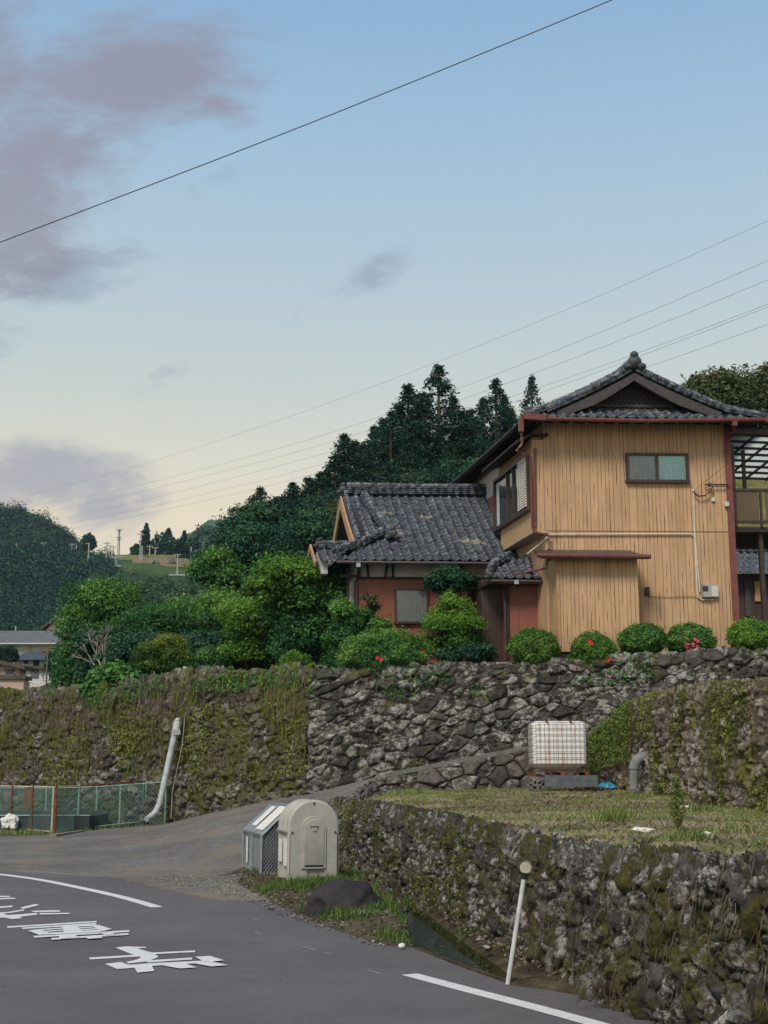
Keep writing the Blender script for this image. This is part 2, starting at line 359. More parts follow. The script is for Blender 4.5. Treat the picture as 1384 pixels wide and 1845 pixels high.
# ================================================================== generic sheets
def resample(pts, n):
    P = np.array([tuple(p) for p in pts], float); d = np.r_[0, np.cumsum(np.linalg.norm(np.diff(P, axis=0), axis=1))]
    t = np.linspace(0, d[-1], n); return np.stack([np.interp(t, d, P[:, k]) for k in range(P.shape[1])], 1), t
def grid_faces(nr, nc):
    i = np.arange(nr - 1)[:, None] * nc + np.arange(nc - 1)[None, :]
    return np.stack([i, i + 1, i + nc + 1, i + nc], -1).reshape(-1, 4)
WALLS = {}
def stone_wall(name, top, base, res, cw, ch, depth, seed, mat, label, cap=.35, topvar=.05, edgew=.35, rough=.02, warp=.3, group=None, extra_top=0.0, sgn=-1, capdrop=0.0, small_frac=.38):
    """dry stone wall: every stone is real relief. top/base are polylines running left to right seen from the road."""
    L = sum((Vector(top[i + 1]) - Vector(top[i])).length for i in range(len(top) - 1)); nc = int(L / res)
    # same parameter on both lines
    T, tt = resample(top, nc)
    dT = np.r_[0, np.cumsum([ (Vector(top[i + 1]) - Vector(top[i])).length for i in range(len(top) - 1)])]
    Bp = np.array([tuple(p) for p in base], float); Bm = np.stack([np.interp(tt, dT, Bp[:, k]) for k in range(3)], 1)
    H = np.linalg.norm(T - Bm, axis=1); nr = int(H.max() / res) + 1; ncap = max(2, int(cap / res))
    tv = np.linspace(0, 1, nr)[:, None]
    P = Bm[None] * (1 - tv[..., None]) + T[None] * tv[..., None]
    tan = np.gradient(T, axis=0); tan[:, 2] = 0; tan /= np.linalg.norm(tan, axis=1)[:, None]
    nrm = np.stack([-tan[:, 1], tan[:, 0], 0 * tan[:, 0]], 1) * sgn          # towards the camera side
    U = np.broadcast_to(tt[None], (nr, nc)).copy(); V = tv * H[None]
    # rows for the cap going back from the top
    cb = (np.arange(1, ncap + 1) / ncap)[:, None] * cap
    Pc = T[None] - nrm[None] * cb[..., None]; Pc[..., 2] -= capdrop * (cb / cap) ** 2
    P = np.concatenate([P, Pc]); U = np.concatenate([U, np.broadcast_to(tt[None], (ncap, nc))]); V = np.concatenate([V, H[None] + cb])
    wu = U + warp * cw * fbm(U / cw * .45, V / ch * .45, 0, 3, seed); wv = V + warp * ch * fbm(U / cw * .45 + 9, V / ch * .45, 0, 3, seed + 4)
    F1, F2, idr, du, dv = voro(wu, wv, cw, ch, seed)
    G1, G2, idf, _a, _b = voro(wu * 1.0 + 3.3, wv, cw * .48, ch * .52, seed + 5)
    G1, G2, idf = G1, G2, idf; fine = idr < small_frac; e = np.clip((F2 - F1) / edgew, 0, 1); e = np.where(fine, np.minimum(e * 1.6, np.clip((G2 - G1) / edgew, 0, 1)), e); idr = np.where(fine, (idf * .93 + .04), idr); prof = e ** .5 * np.where(fine, .62, 1.0)
    pk = (idr * 7.13) % 1; tx = (idr * 13.7) % 1 - .5; ty = (idr * 29.3) % 1 - .5
    small = fbm(U / cw * 3, V / ch * 3, 0, 4, seed + 11); small = small * .6 + .9 * (np.abs(fbm(U / cw * 1.6, V / ch * 1.6, 0, 4, seed + 41)) - .25)
    h = prof * depth * (.45 + .9 * idr) + (tx * du / cw + ty * dv / ch) * depth * .9 * e + small * rough * (0.4 + e)
    h += .5 * depth * fbm(U / (cw * 5), V / (cw * 5), 0, 3, seed + 21)
    up = np.zeros_like(h); up[nr - 1:] = 1; k = max(1, int(.12 / res)); 
    for i in range(k): up[nr - 1 - i] = 1 - i / k
    topn = (idr - .4) * topvar * 2 + (prof - .8) * topvar * 1.2 + small * rough
    N3 = nrm[None] * (1 - up[..., None] * .75)
    P = P + N3 * h[..., None]; P[..., 2] += up * (topn + h * .3)
    allr = nr + ncap; F = grid_faces(allr, nc)
    o = mesh_np(name, P.reshape(-1, 3), F, mat, None, True, vattr={'cell': idr, 'joint': e, 'pick': pk})
    reg(o, label, 'wall', group)
    WALLS[name] = dict(P=P, N=np.broadcast_to(nrm[None], P.shape), e=e, nr=nr, nc=nc, U=U, V=V)
    return o
def heightfield(name, xy_fn, nx, ny, mat, kind='structure', label=None, attr=None, smooth=True):
    s, t = np.meshgrid(np.linspace(0, 1, nx), np.linspace(0, 1, ny)); P = xy_fn(s, t)
    o = mesh_np(name, P.reshape(-1, 3), grid_faces(ny, nx), mat, None, smooth); o['kind'] = kind
    if label: o['label'] = label
    return o
def patch(A, B, n=None):
    """surface between polylines A and B with matching number of points; returns fn(s,t)"""
    A = np.array([tuple(p) for p in A], float); B = np.array([tuple(p) for p in B], float); k = np.linspace(0, 1, len(A)); kb = np.linspace(0, 1, len(B))
    def f(s, t, et=lambda t: t):
        a = np.stack([np.interp(s, k, A[:, i]) for i in range(3)], -1); b = np.stack([np.interp(s, kb, B[:, i]) for i in range(3)], -1)
        return a * (1 - t[..., None]) + b * t[..., None]
    return f

# ================================================================== ground, road
g = MB(); g.add([(-3000, -60, -.9), (3000, -60, -.9), (3000, 5000, -.9), (-3000, 5000, -.9)], [(0, 1, 2, 3)])
reg(g.build('ground', M_ground), kind='structure')
EDGE_PX = [(1700, 2000), (1384, 1868), (1250, 1832), (1150, 1812), (1060, 1796), (990, 1784), (915, 1772), (830, 1742), (745, 1708), (690, 1703), (620, 1680), (560, 1658), (500, 1630), (455, 1610), (425, 1592)]
EDGE = [gr(*p) for p in EDGE_PX]
road_poly = [Vector((-60, 1, 0)), Vector((3.2, 1, 0)), Vector((2.6, 4.5, 0))] + EDGE[1:] + [Vector((-2.9, 21.6, 0)), Vector((-4.5, 22.6, 0)), Vector((-7, 24.2, 0)), Vector((-11.5, 28, 0)), Vector((-18, 33, 0)), Vector((-60, 60, 0))]
def sheet(name, poly, zt, zb, mats, kind='structure', label=None):
    b = MB(); b.prism([Vector((p[0], p[1], zt)) for p in poly], (0, 0, zb - zt)); o = b.build(name, mats); o['kind'] = kind
    if label: o['label'] = label
    return o
sheet('road', road_poly, 0.0, -.8, M_road)
# fine asphalt rim strip is part of the road; painted marks
def quad_line(pts, wd, z):
    V = []; F = []; pts = [Vector(p) for p in pts]
    for i, p in enumerate(pts):
        d = (pts[min(i + 1, len(pts) - 1)] - pts[max(i - 1, 0)]); d.z = 0; d.normalize(); nn = Vector((-d.y, d.x, 0))
        V += [Vector((p.x, p.y, z)) + nn * wd / 2, Vector((p.x, p.y, z)) - nn * wd / 2]
    for i in range(len(pts) - 1): F.append((2 * i, 2 * i + 1, 2 * i + 3, 2 * i + 2))
    return V, F
def smooth_line(px, z=0, n=14):
    p = [gr(a, b, z) for a, b in px]; P, _ = resample(p, n); 
    for _ in range(6): P[1:-1] = (P[:-2] + P[1:-1] * 2 + P[2:]) / 4
    return [Vector(q) for q in P]
mk = MB(); V, F = quad_line(smooth_line([(-260, 1556), (-120, 1563), (0, 1575.5), (60, 1582), (150, 1601), (230, 1618), (283, 1635)], 0, 24), .15, .004); mk.add(V, F)
o = mk.build('road_edge_line', M_paint); reg(o, 'long white road edge line curving off to the left near the side road', 'road marking', 'white edge lines on the road')
mk = MB(); V, F = quad_line(smooth_line([(738, 1756), (850, 1786), (960, 1814), (1080, 1847), (1240, 1893), (1400, 1942)], 0, 24), .15, .004); mk.add(V, F)
o = mk.build('road_edge_line', M_paint); reg(o, 'white road edge line running past the leaning marker post', 'road marking', 'white edge lines on the road')
mk = MB()
for (a, b, c) in [(456, 1656, 8), (458, 1680, 14), (545, 1706, 24), (582, 1716, 16), (660, 1748, 26)]:
    V, F = quad_line([gr(a, b, 0), gr(a + c, b + c * .27, 0)], .022, .004); mk.add(V, F)
o = mk.build('worn_edge_line', flat('worn_paint', (.30, .30, .30), .7, .2, 0, .6, 30)); o['kind'] = 'structure'
def glyph(polys, name, label):
    b = MB()
    for i, pl in enumerate(polys):
        z = .004 + i * .0008; b.add([Vector(gr(x / 3.1455, 1560 + y / 3.1455, z)) for x, y in pl], [tuple(range(len(pl)))])
    o = b.build(name, M_paint); reg(o, label, 'road marking', 'white characters painted on the road')
def bars(l):                                     # thin strokes given as x0,y0,x1,y1,thickness
    return [[(x0, y0 - t / 2), (x1, y1 - t / 2), (x1 + 2, y1 + t / 2), (x0 + 6, y0 + t / 2)] for x0, y0, x1, y1, t in l]
glyph([[(655, 463), (715, 456), (833, 460), (826, 465), (775, 468), (865, 492), (897, 512), (893, 519), (838, 541), (728, 553), (715, 545), (780, 530), (800, 517), (745, 500)]] +
      bars([(505, 525, 790, 508, 11), (860, 496, 1105, 484, 9), (830, 542, 1088, 525, 11)]) +
      [[(595, 555), (685, 545), (735, 562), (765, 562), (765, 577), (665, 585)], [(735, 561), (870, 550), (1060, 542), (1150, 537), (1200, 545), (1100, 553), (910, 563), (760, 577)],
       [(760, 574), (860, 562), (875, 595), (780, 605)], [(905, 561), (1045, 552), (1115, 575), (1020, 581)], [(1105, 515), (1190, 510), (1272, 535), (1195, 543), (1150, 539)], [(1100, 552), (1195, 541), (1293, 562), (1200, 570)]],
      'road_character', 'largest nearest white painted character with a wide cross stroke')
glyph(bars([(38, 347, 547, 316, 8), (122, 354, 545, 328, 8), (215, 363, 360, 352, 7), (240, 373, 372, 363, 6), (262, 383, 385, 375, 7), (400, 343, 548, 336, 6), (412, 354, 570, 344, 6), (425, 364, 600, 353, 7), (190, 402, 733, 369, 10), (290, 414, 728, 386, 10)]) +
      [[(345, 336), (430, 330), (470, 374), (370, 386)], [(158, 366), (225, 359), (290, 384), (225, 392)], [(520, 337), (560, 335), (637, 359), (570, 370)], [(225, 390), (300, 378), (560, 362), (637, 358), (560, 374), (380, 384)],
       [(330, 395), (420, 390), (450, 404), (345, 414)], [(485, 404), (572, 398), (579, 408), (500, 413)], [(560, 378), (620, 372), (660, 388), (600, 392)]],
      'road_character', 'densely barred white painted character in the middle of the row')
glyph([[(-30, 232), (70, 225), (70, 233), (-30, 241)], [(-40, 266), (40, 262), (137, 246), (137, 254), (60, 266), (-40, 276)], [(-40, 284), (110, 275), (210, 267), (213, 276), (120, 288), (-40, 296)], [(20, 292), (110, 286), (125, 297), (70, 302)],
       [(-30, 276), (20, 270), (50, 282), (0, 288)]] + [[(113, 237), (200, 216), (225, 222), (135, 244)], [(177, 255), (335, 251), (343, 260), (190, 263)], [(223, 267), (390, 266), (397, 273), (228, 276)]],
      'road_character', 'white painted character with three loose strokes at the left edge')
glyph([[(-90, 168), (50, 170), (62, 176), (-90, 178)], [(-90, 186), (80, 180), (92, 186), (-90, 194)]],
      'road_character', 'farthest white painted character, only two bars showing at the frame edge')

# ================================================================== side road (apron and ramp)
C_ = [(-18, 33.4, 0), (-12, 34.6, 0), (-8.7, 35.0, 0.0), (-6.1, 38.3, .16), (-3.0, 36.4, .88), (-2.0, 35.7, 1.03), (.4, 34.3, 1.6), (3.3, 33.35, 2.14), (9, 31.6, 3.0)]
D_ = [(-18, 31, 0), (-11, 26.5, 0), (-7.5, 23.6, 0.0), (-4.5, 21.5, 0.0), (-2.5, 21.2, 0.0), (-1.15, 26.8, .45), (-.15, 30.6, 1.45), (3.2, 30.5, 2.08), (8.8, 29.5, 2.95)]
f_ = patch(D_, C_)
def ramp_fn(s, t):
    P = f_(s, t); zn = f_(s, np.zeros_like(t))[..., 2]; zf = f_(s, np.ones_like(t))[..., 2]
    e = t ** np.where(s < .55, 1.0, 1.0); P[..., 2] = zn * (1 - e) + zf * e
    P[..., 2] += .012 * fbm(P[..., 0] * .8, P[..., 1] * .8, 0, 3, 3) + .008
    P[..., 2] += .12 * np.exp(-((s - .5) / .12) ** 2) * np.sin(np.pi * t) 
    return P
s, t = np.meshgrid(np.linspace(0, 1, 260), np.linspace(0, 1, 90)); RP = ramp_fn(s, t)
for _ in range(10): RP[:, 1:-1] = (RP[:, :-2] + 2 * RP[:, 1:-1] + RP[:, 2:]) / 4
sk = [RP[0].copy(), RP[0].copy()]; sk[0][:, 2] -= 1.4; sk[1][:, 2] -= .12; RP2 = np.concatenate([sk[0][None], sk[1][None], RP])
o = mesh_np('side_road', RP2.reshape(-1, 3), grid_faces(92, 260), M_ramp, None, True); o['kind'] = 'structure'
# concrete kerb band along the near edge of the rising part
kb = MB(); ne = [Vector(RP[0, i]) for i in range(196, 260, 3)]
for a, b in zip(ne[:-1], ne[1:]):
    a = a + Vector((0, .05, .035)); b = b + Vector((0, .05, .035)); kb.bar(a, b, .2, .1)
o = kb.build('kerb', flat('kerb_concrete', (.17, .165, .155), .85, .2, 0, .4, 4, .4)); o['kind'] = 'structure'
sheet('gravel_apron', [(-4.2, 21.2), (-2.2, 17.6), (-2.0, 17.4), (-.9, 17.5), (-.6, 20), (-.9, 24), (-1.2, 27.5), (-2.6, 24.5)], .012, -.8, m_asphalt('gravelly_ground', (.13, .12, .105), (.20, .185, .16), .5))
# gravel scatter
def scatter_stones(name, pts, smin, smax, mat, label=None, seed=1):
    rg = np.random.default_rng(seed); V = []; F = []
    base = np.array([(1, 0, 0), (-1, 0, 0), (0, 1, 0), (0, -1, 0), (0, 0, 1), (0, 0, -1)], float); bf = np.array([(0, 2, 4), (2, 1, 4), (1, 3, 4), (3, 0, 4), (2, 0, 5), (1, 2, 5), (3, 1, 5), (0, 3, 5)])
    pts = np.asarray(pts); n = len(pts); s_ = rg.uniform(smin, smax, n)[:, None, None] * rg.uniform(.6, 1.2, (n, 1, 3)); a = rg.uniform(0, 6.3, n)
    B = base[None] * s_ * rg.uniform(.7, 1.2, (n, 6, 1)); x = B[..., 0] * np.cos(a)[:, None] - B[..., 1] * np.sin(a)[:, None]; y = B[..., 0] * np.sin(a)[:, None] + B[..., 1] * np.cos(a)[:, None]
    V = np.stack([x, y, B[..., 2] * .6], -1) + pts[:, None]; F = (bf[None] + np.arange(n)[:, None, None] * 6).reshape(-1, 3)
    o = mesh_np(name, V.reshape(-1, 3), F, mat, None, False, fattr={'rnd': np.repeat(rg.random(n), 8)}); o['kind'] = 'stuff'
    if label: o['label'] = label
    return o
M_pebble = NM('pebbles', .9, .2); M_pebble.color(M_pebble.ramp(M_pebble.attr('rnd'), [(0, (.05, .045, .04)), (.6, (.15, .14, .125)), (1, (.36, .34, .31))])); M_pebble = M_pebble.m
def in_poly(x, y, poly):
    c = np.zeros(x.shape, bool); n = len(poly)
    for i in range(n):
        x0, y0 = poly[i][:2]; x1, y1 = poly[(i + 1) % n][:2]
        cond = ((y0 > y) != (y1 > y)) & (x < (x1 - x0) * (y - y0) / (y1 - y0 + 1e-12) + x0); c ^= cond
    return c
def rnd_in(poly, n, seed):
    rg = np.random.default_rng(seed); P = np.array([p[:2] for p in poly]); lo, hi = P.min(0), P.max(0)
    q = rg.uniform(lo, hi, (n * 4, 2)); q = q[in_poly(q[:, 0], q[:, 1], poly)][:n]; return q
gp = [gr(*p) for p in [(250, 1580), (380, 1560), (440, 1565), (470, 1600), (560, 1655), (700, 1703), (690, 1712), (520, 1655), (430, 1620), (340, 1600)]]
q = rnd_in(gp, 2600, 5); scatter_stones('gravel', np.c_[q, np.full(len(q), .012)], .006, .024, M_pebble, 'loose grey gravel between the road and the side road')

# ================================================================== verge, ditch, ledge
VERGE = [gr(*p) for p in [(425, 1592), (455, 1610), (500, 1630), (560, 1658), (620, 1680), (690, 1703), (745, 1708)]] + [gr(742, 1697), gr(715, 1655), gr(692, 1632), gr(672, 1600), gr(655, 1588), gr(612, 1562), gr(520, 1560), gr(440, 1575)]
def verge_h(x, y):
    d = np.full(np.shape(x), 9.0)
    P = [v for v in VERGE[:7]]
    for a, b in zip(P[:-1], P[1:]):
        ax, ay, bx, by = a.x, a.y, b.x, b.y; tt = np.clip(((x - ax) * (bx - ax) + (y - ay) * (by - ay)) / ((bx - ax) ** 2 + (by - ay) ** 2), 0, 1)
        d = np.minimum(d, np.hypot(x - ax - tt * (bx - ax), y - ay - tt * (by - ay)))
    return .015 + .075 * np.clip(d / .6, 0, 1) + .02 * fbm(x * 3, y * 3, 0, 3, 8)
b = bmesh.new(); bvs = [b.verts.new((v.x, v.y, 0)) for v in VERGE]; b.faces.new(bvs)
bmesh.ops.triangulate(b, faces=b.faces[:])
for _ in range(5): bmesh.ops.subdivide_edges(b, edges=[e for e in b.edges if e.calc_length() > .12], cuts=1, use_grid_fill=True); bmesh.ops.triangulate(b, faces=[f for f in b.faces if len(f.verts) > 4])
for v in b.verts:
    v.co.z = float(verge_h(np.array(v.co.x), np.array(v.co.y))) if not v.is_boundary else .01
me = bpy.data.meshes.new('verge'); be = [e for e in b.edges if e.is_boundary]; ex = bmesh.ops.extrude_edge_only(b, edges=be)
for v in ex['geom']:
    if isinstance(v, bmesh.types.BMVert): v.co.z = -.8
b.to_mesh(me); b.free(); me.materials.append(M_verge); o = link('verge', me); o['kind'] = 'structure'
# ditch: ledge outer edge
LEDGE_PX = [(600, 1556), (655, 1578), (713, 1612), (770, 1647), (838, 1698), (885, 1731), (930, 1762), (1000, 1788), (1100, 1806), (1200, 1826), (1384, 1872)]
LEDGE = [gr(a, b_, -.06) for a, b_ in LEDGE_PX]
def yz(px, py, Y): q = at(px, py, Y); return (q.x, Y, q.z)
WB_PX = [(585, 26.6, 1443), (612, 24.6, 1443), (650, 21.6, 1447), (713, 18.6, 1460), (800, 15.8, 1477), (895, 13.1, 1500), (950, 11.8, 1512), (997, 10.8, 1521), (1050, 10.1, 1530), (1110, 9.5, 1536), (1200, 8.75, 1542), (1300, 8.2, 1548), (1384, 7.85, 1551), (1700, 6.6, 1560), (2100, 5.4, 1570)]
WB_PX = [(p + .13 * 2400 / Y_, Y_, t_) for p, Y_, t_ in WB_PX]
WTOP_ = [yz(p, t_ + 95 / Y_, Y_ + .32) for p, Y_, t_ in WB_PX]
WBASE_ = [(at(p, 1600, Y_)[0] - .06, Y_ - .08, -.3) for p, Y_, t_ in WB_PX]
n_ = 220
LP, lt = resample(LEDGE, n_)
WB, wt_ = resample([(p[0] + .05, p[1] + .08, .06) for p in WBASE_[:14]], n_)
s, t = np.meshgrid(np.linspace(0, 1, n_), np.linspace(0, 1, 12)); P = LP[None] * (1 - t[..., None]) + WB[None] * t[..., None]
P[..., 2] = -.07 + .16 * t ** 1.3 + .035 * fbm(P[..., 0] * 4, P[..., 1] * 4, 0, 4, 17) * (t > 0)
dn = P[0].copy(); dn[:, 2] = -.8; mid = P[0].copy(); mid[:, 2] = -.22; mid[:, 0] -= .02; lip = P[0].copy(); lip[:, 2] = -.1
o = mesh_np('ditch_ledge', P.reshape(-1, 3), grid_faces(12, n_), M_ledge, None, True); o['kind'] = 'structure'
W_ = np.stack([dn, mid, lip, P[0]]); W_[1:3, :, 1] += .02 * vnoise(lt * 6, lt * 0, 0, 4)[None]
o = mesh_np('ditch_wall', W_.reshape(-1, 3), grid_faces(4, n_), M_moss, None, True); o['kind'] = 'structure'
wv = MB(); wp = [gr(590, 1556, -.3), gr(640, 1560, -.3), gr(655, 1640, -.3), gr(740, 1715, -.3), gr(915, 1790, -.3), gr(1010, 1830, -.3), gr(1080, 1810, -.3), gr(960, 1740, -.3), gr(740, 1600, -.3), gr(660, 1550, -.3)]
wv.add([(-2.5, 27, -.17), (-2.2, 14, -.17), (2.8, 4, -.17), (3.5, 6, -.17), (.6, 20, -.17), (-.5, 27, -.17)], [(0, 1, 2, 3, 4, 5)]); o = wv.build('water', M_water); o['kind'] = 'structure'
# wet concrete rim where the channel runs past the road
rm = MB(); rp = [gr(*p) for p in [(745, 1709), (790, 1726), (830, 1742), (875, 1757), (915, 1772), (990, 1784), (1060, 1796), (1150, 1812), (1250, 1832), (1384, 1868)]]
for a, c in zip(rp[:-1], rp[1:]): rm.bar(a + Vector((.025, .02, -.02)), c + Vector((.025, .02, -.02)), .05, .06)
o = rm.build('ditch_rim', M_ledge); o['kind'] = 'structure'
ra = resample([tuple(gr(*p)) for p in [(919, 1775), (990, 1784.5), (1060, 1796.5), (1150, 1812.5), (1250, 1832.5), (1384, 1868)]], 60)[0]; rb = resample([tuple(gr(924, 1765))] + [(p[0] + .10, p[1] + .06, 0) for p in WBASE_[6:12]], 60)[0]
s, t = np.meshgrid(np.linspace(0, 1, 200), np.linspace(0, 1, 16)); P = patch(ra, rb)(s, t); P[..., 2] = .006 + .05 * t + .02 * (fbm(P[..., 0] * 6, P[..., 1] * 6, 0, 3, 5) + .4) * np.clip(t * 6, 0, 1)
dnr = P[:1].copy(); dnr[..., 2] = -.3; P = np.concatenate([dnr, P]); P = np.concatenate([np.concatenate([P[:, :1, :2], P[:, :1, 2:] * 0 - .5], -1), P], 1)
o = mesh_np('road_shoulder', P.reshape(-1, 3), grid_faces(17, 201), M_ledge, None, True); o['kind'] = 'structure'

# ================================================================== stone walls
stone_wall('field_wall', WTOP_, WBASE_, .0145, .135, .19, .095, 31, M_stoneC, 'low mossy dry stone wall along the ditch below the field', cap=.42, topvar=.05, edgew=.3, rough=.05, warp=.85, capdrop=.12, small_frac=.35)
# big quoined wall under the houses
xw = lambda px, py, Y: tuple(at(px, py, Y))
HT = [xw(561, 1213, 35.9), xw(720, 1205, 35.3), xw(960, 1194, 34.6), xw(1200, 1180, 34.3), xw(1384, 1172, 33.9), xw(1640, 1165, 33.2)]
HB = [(-2.0, 35.35, .6), (.4, 34.6, 1.0), (3.4, 33.8, 1.6), (6.9, 33.1, 1.6), (9.6, 32.6, 1.6), (13, 32.2, 1.6)]
HB[1] = (xw(720, 1400, 34.7)[0], 34.75, 1.0); HB[0] = (xw(553, 1440, 35.4)[0], 35.4, .6)
stone_wall('terrace_wall', HT, HB, .025, .46, .29, .13, 52, M_stoneA, 'tall grey stone wall with white lichen carrying the two houses', cap=1.0, topvar=.06, edgew=.22, rough=.06, warp=.6)
VT = [xw(-340, 1232, 48), xw(-150, 1240, 45.5), xw(0, 1252, 43.5), xw(100, 1251, 42), xw(190, 1240, 40.8), xw(330, 1216, 39), xw(450, 1216, 37.4), xw(562, 1206, 36.05)]
VB = [(xw(-340, 1400, 47)[0], 47, -.1), (xw(-150, 1400, 44.6)[0], 44.6, -.1), (xw(0, 1400, 42.6)[0], 42.6, -.1), (xw(100, 1400, 41.2)[0], 41.2, -.1), (xw(190, 1400, 40.0)[0], 40.0, -.1), (xw(330, 1400, 38.3)[0], 38.3, -.1), (xw(450, 1400, 36.7)[0], 36.7, .3), (xw(556, 1430, 35.4)[0], 35.4, .6)]
stone_wall('vine_wall', VT, VB, .032, .30, .27, .13, 77, M_stoneB, 'tall wall hung with vines and moss behind the pool fence', cap=1.2, topvar=.16, edgew=.3, rough=.07, warp=.7, small_frac=.5)
RT = [xw(1062, 1338, 29.2), xw(1085, 1312, 28.6), xw(1110, 1285, 28.0), xw(1150, 1260, 26.8), xw(1225, 1241, 23.6), xw(1384, 1229, 18.0), xw(1620, 1205, 13.5)]
RB = [(xw(1060, 1400, 29)[0], 29.0, 1.1), (xw(1085, 1400, 28.2)[0], 28.2, 1.1), (xw(1110, 1400, 27.5)[0], 27.5, 1.1), (xw(1150, 1400, 26.2)[0], 26.2, 1.1), (xw(1228, 1400, 22.9)[0], 22.9, 1.05), (xw(1384, 1400, 17.0)[0], 17.0, 1.0), (xw(1620, 1400, 12.6)[0], 12.6, .9)]
stone_wall('upper_field_wall', RT, RB, .021, .2, .17, .10, 91, M_stoneD, 'brown stone terrace wall with yellow green creeper right of the grey bent pipe', cap=.5, topvar=.025, edgew=.3, rough=.05, warp=.7, small_frac=.5)
RWT = [(-1.12, 26.6, .36), (-.75, 28.6, .95), (-.2, 30.5, 1.40), (1.5, 30.45, 1.74), (3.2, 30.4, 2.02), (5.5, 30.0, 2.4), (9, 29.3, 2.9)]
RWB = [(-1.15, 26.4, -.3), (-.8, 28.3, .6), (-.25, 30.2, 1.1), (1.5, 30.15, 1.1), (3.2, 30.1, 1.1), (5.5, 29.7, 1.1), (9, 29.0, 1.1)]
stone_wall('ramp_wall', RWT, RWB, .022, .46, .36, .12, 13, m_stone('dark_boulder', [(.055, .045, .042), (.09, .075, .068), (.07, .058, .052), (.12, .10, .09)], lichen=.3, moss=.3, moss_lo=.6), 'low wall of big dark rounded stones carrying the side road', cap=.15, topvar=.03, edgew=.35, rough=.02, warp=.3)
# terraces of soil behind the walls
def idw(x, y, pts, p=2.5):
    n = 0; d = 0
    for (a, b_, c) in pts:
        w_ = 1 / (np.hypot(x - a, y - b_) + .3) ** p; n = n + w_ * c; d = d + w_
    return n / d
FP = [(-.8, 24.6, 1.05), (.1, 21.8, 1.03), (.75, 15.8, 1.02), (1.05, 12.6, 1.02), (1.35, 10.4, 1.02), (1.9, 9, 1.02), (2.5, 8.3, 1.0), (3.4, 7.3, 1.0), (3.6, 27, 1.27), (.5, 30.3, 1.25), (-.6, 28.4, 1.15), (5.4, 27.5, 1.31), (5.2, 23, 1.24), (4.7, 17.4, 1.17), (4.9, 13, 1.08), (2.5, 20, 1.14), (3.2, 30, 1.28), (5.5, 30, 1.3), (3, 12, 1.06)]
def field_z(x, y): return idw(x, y, FP) - .05 + .02 * fbm(x * 1.2, y * 1.2, 0, 3, 61)
fa = resample([(p[0] + .12, p[1] + .1, 0) for p in WTOP_[1:]], 30)[0]; fb_ = [(.2, 30.6, 0), (1.5, 30.6, 0), (3.2, 30.6, 0), (5.6, 30.2, 0), (6.4, 29, 0), (6.3, 27, 0), (6.2, 25, 0), (5.8, 22, 0), (5.6, 18, 0), (5.5, 15, 0), (5.7, 12, 0), (6, 8, 0)]
fb_ = resample(fb_, 30)[0]
s, t = np.meshgrid(np.linspace(0, 1, 240), np.linspace(0, 1, 160)); P = patch(fa, fb_)(s, t); P[..., 2] = field_z(P[..., 0], P[..., 1]) + .012 * fbm(P[..., 0] * 9, P[..., 1] * 9, 0, 3, 5)
o = mesh_np('field', P.reshape(-1, 3), grid_faces(160, 240), M_field, None, True); o['kind'] = 'structure'
M_dry = m_soil('dry_soil', [(.3, (.1, .09, .05)), (.5, (.17, .14, .09)), (.7, (.24, .2, .14))], 1.5, 30)
s, t = np.meshgrid(np.linspace(0, 1, 60), np.linspace(0, 1, 20)); P = patch([(p[0] + .2, p[1] + .2, p[2] - .03) for p in RT], [(p[0] + 6, p[1] + 3.5, p[2] + .1) for p in RT])(s, t); P[..., 2] += .03 * fbm(P[..., 0] * 2, P[..., 1] * 2, 0, 3, 5)
o = mesh_np('upper_terrace', P.reshape(-1, 3), grid_faces(20, 60), M_dry, None, True); o['kind'] = 'structure'
sheet('house_terrace', [(-2.0, 36.3), (1, 35.9), (5, 35.4), (13.5, 33.6), (30, 33), (30, 70), (-5, 70), (-8, 50)], 4.3, -.8, M_ground)
sheet('garden_terrace', [(-19, 48.5), (-13, 44.8), (-9.6, 41.9), (-6.3, 39.6), (-4, 38), (-2.2, 36.9), (-3, 70), (-40, 70)], 3.72, -.8, M_ground)
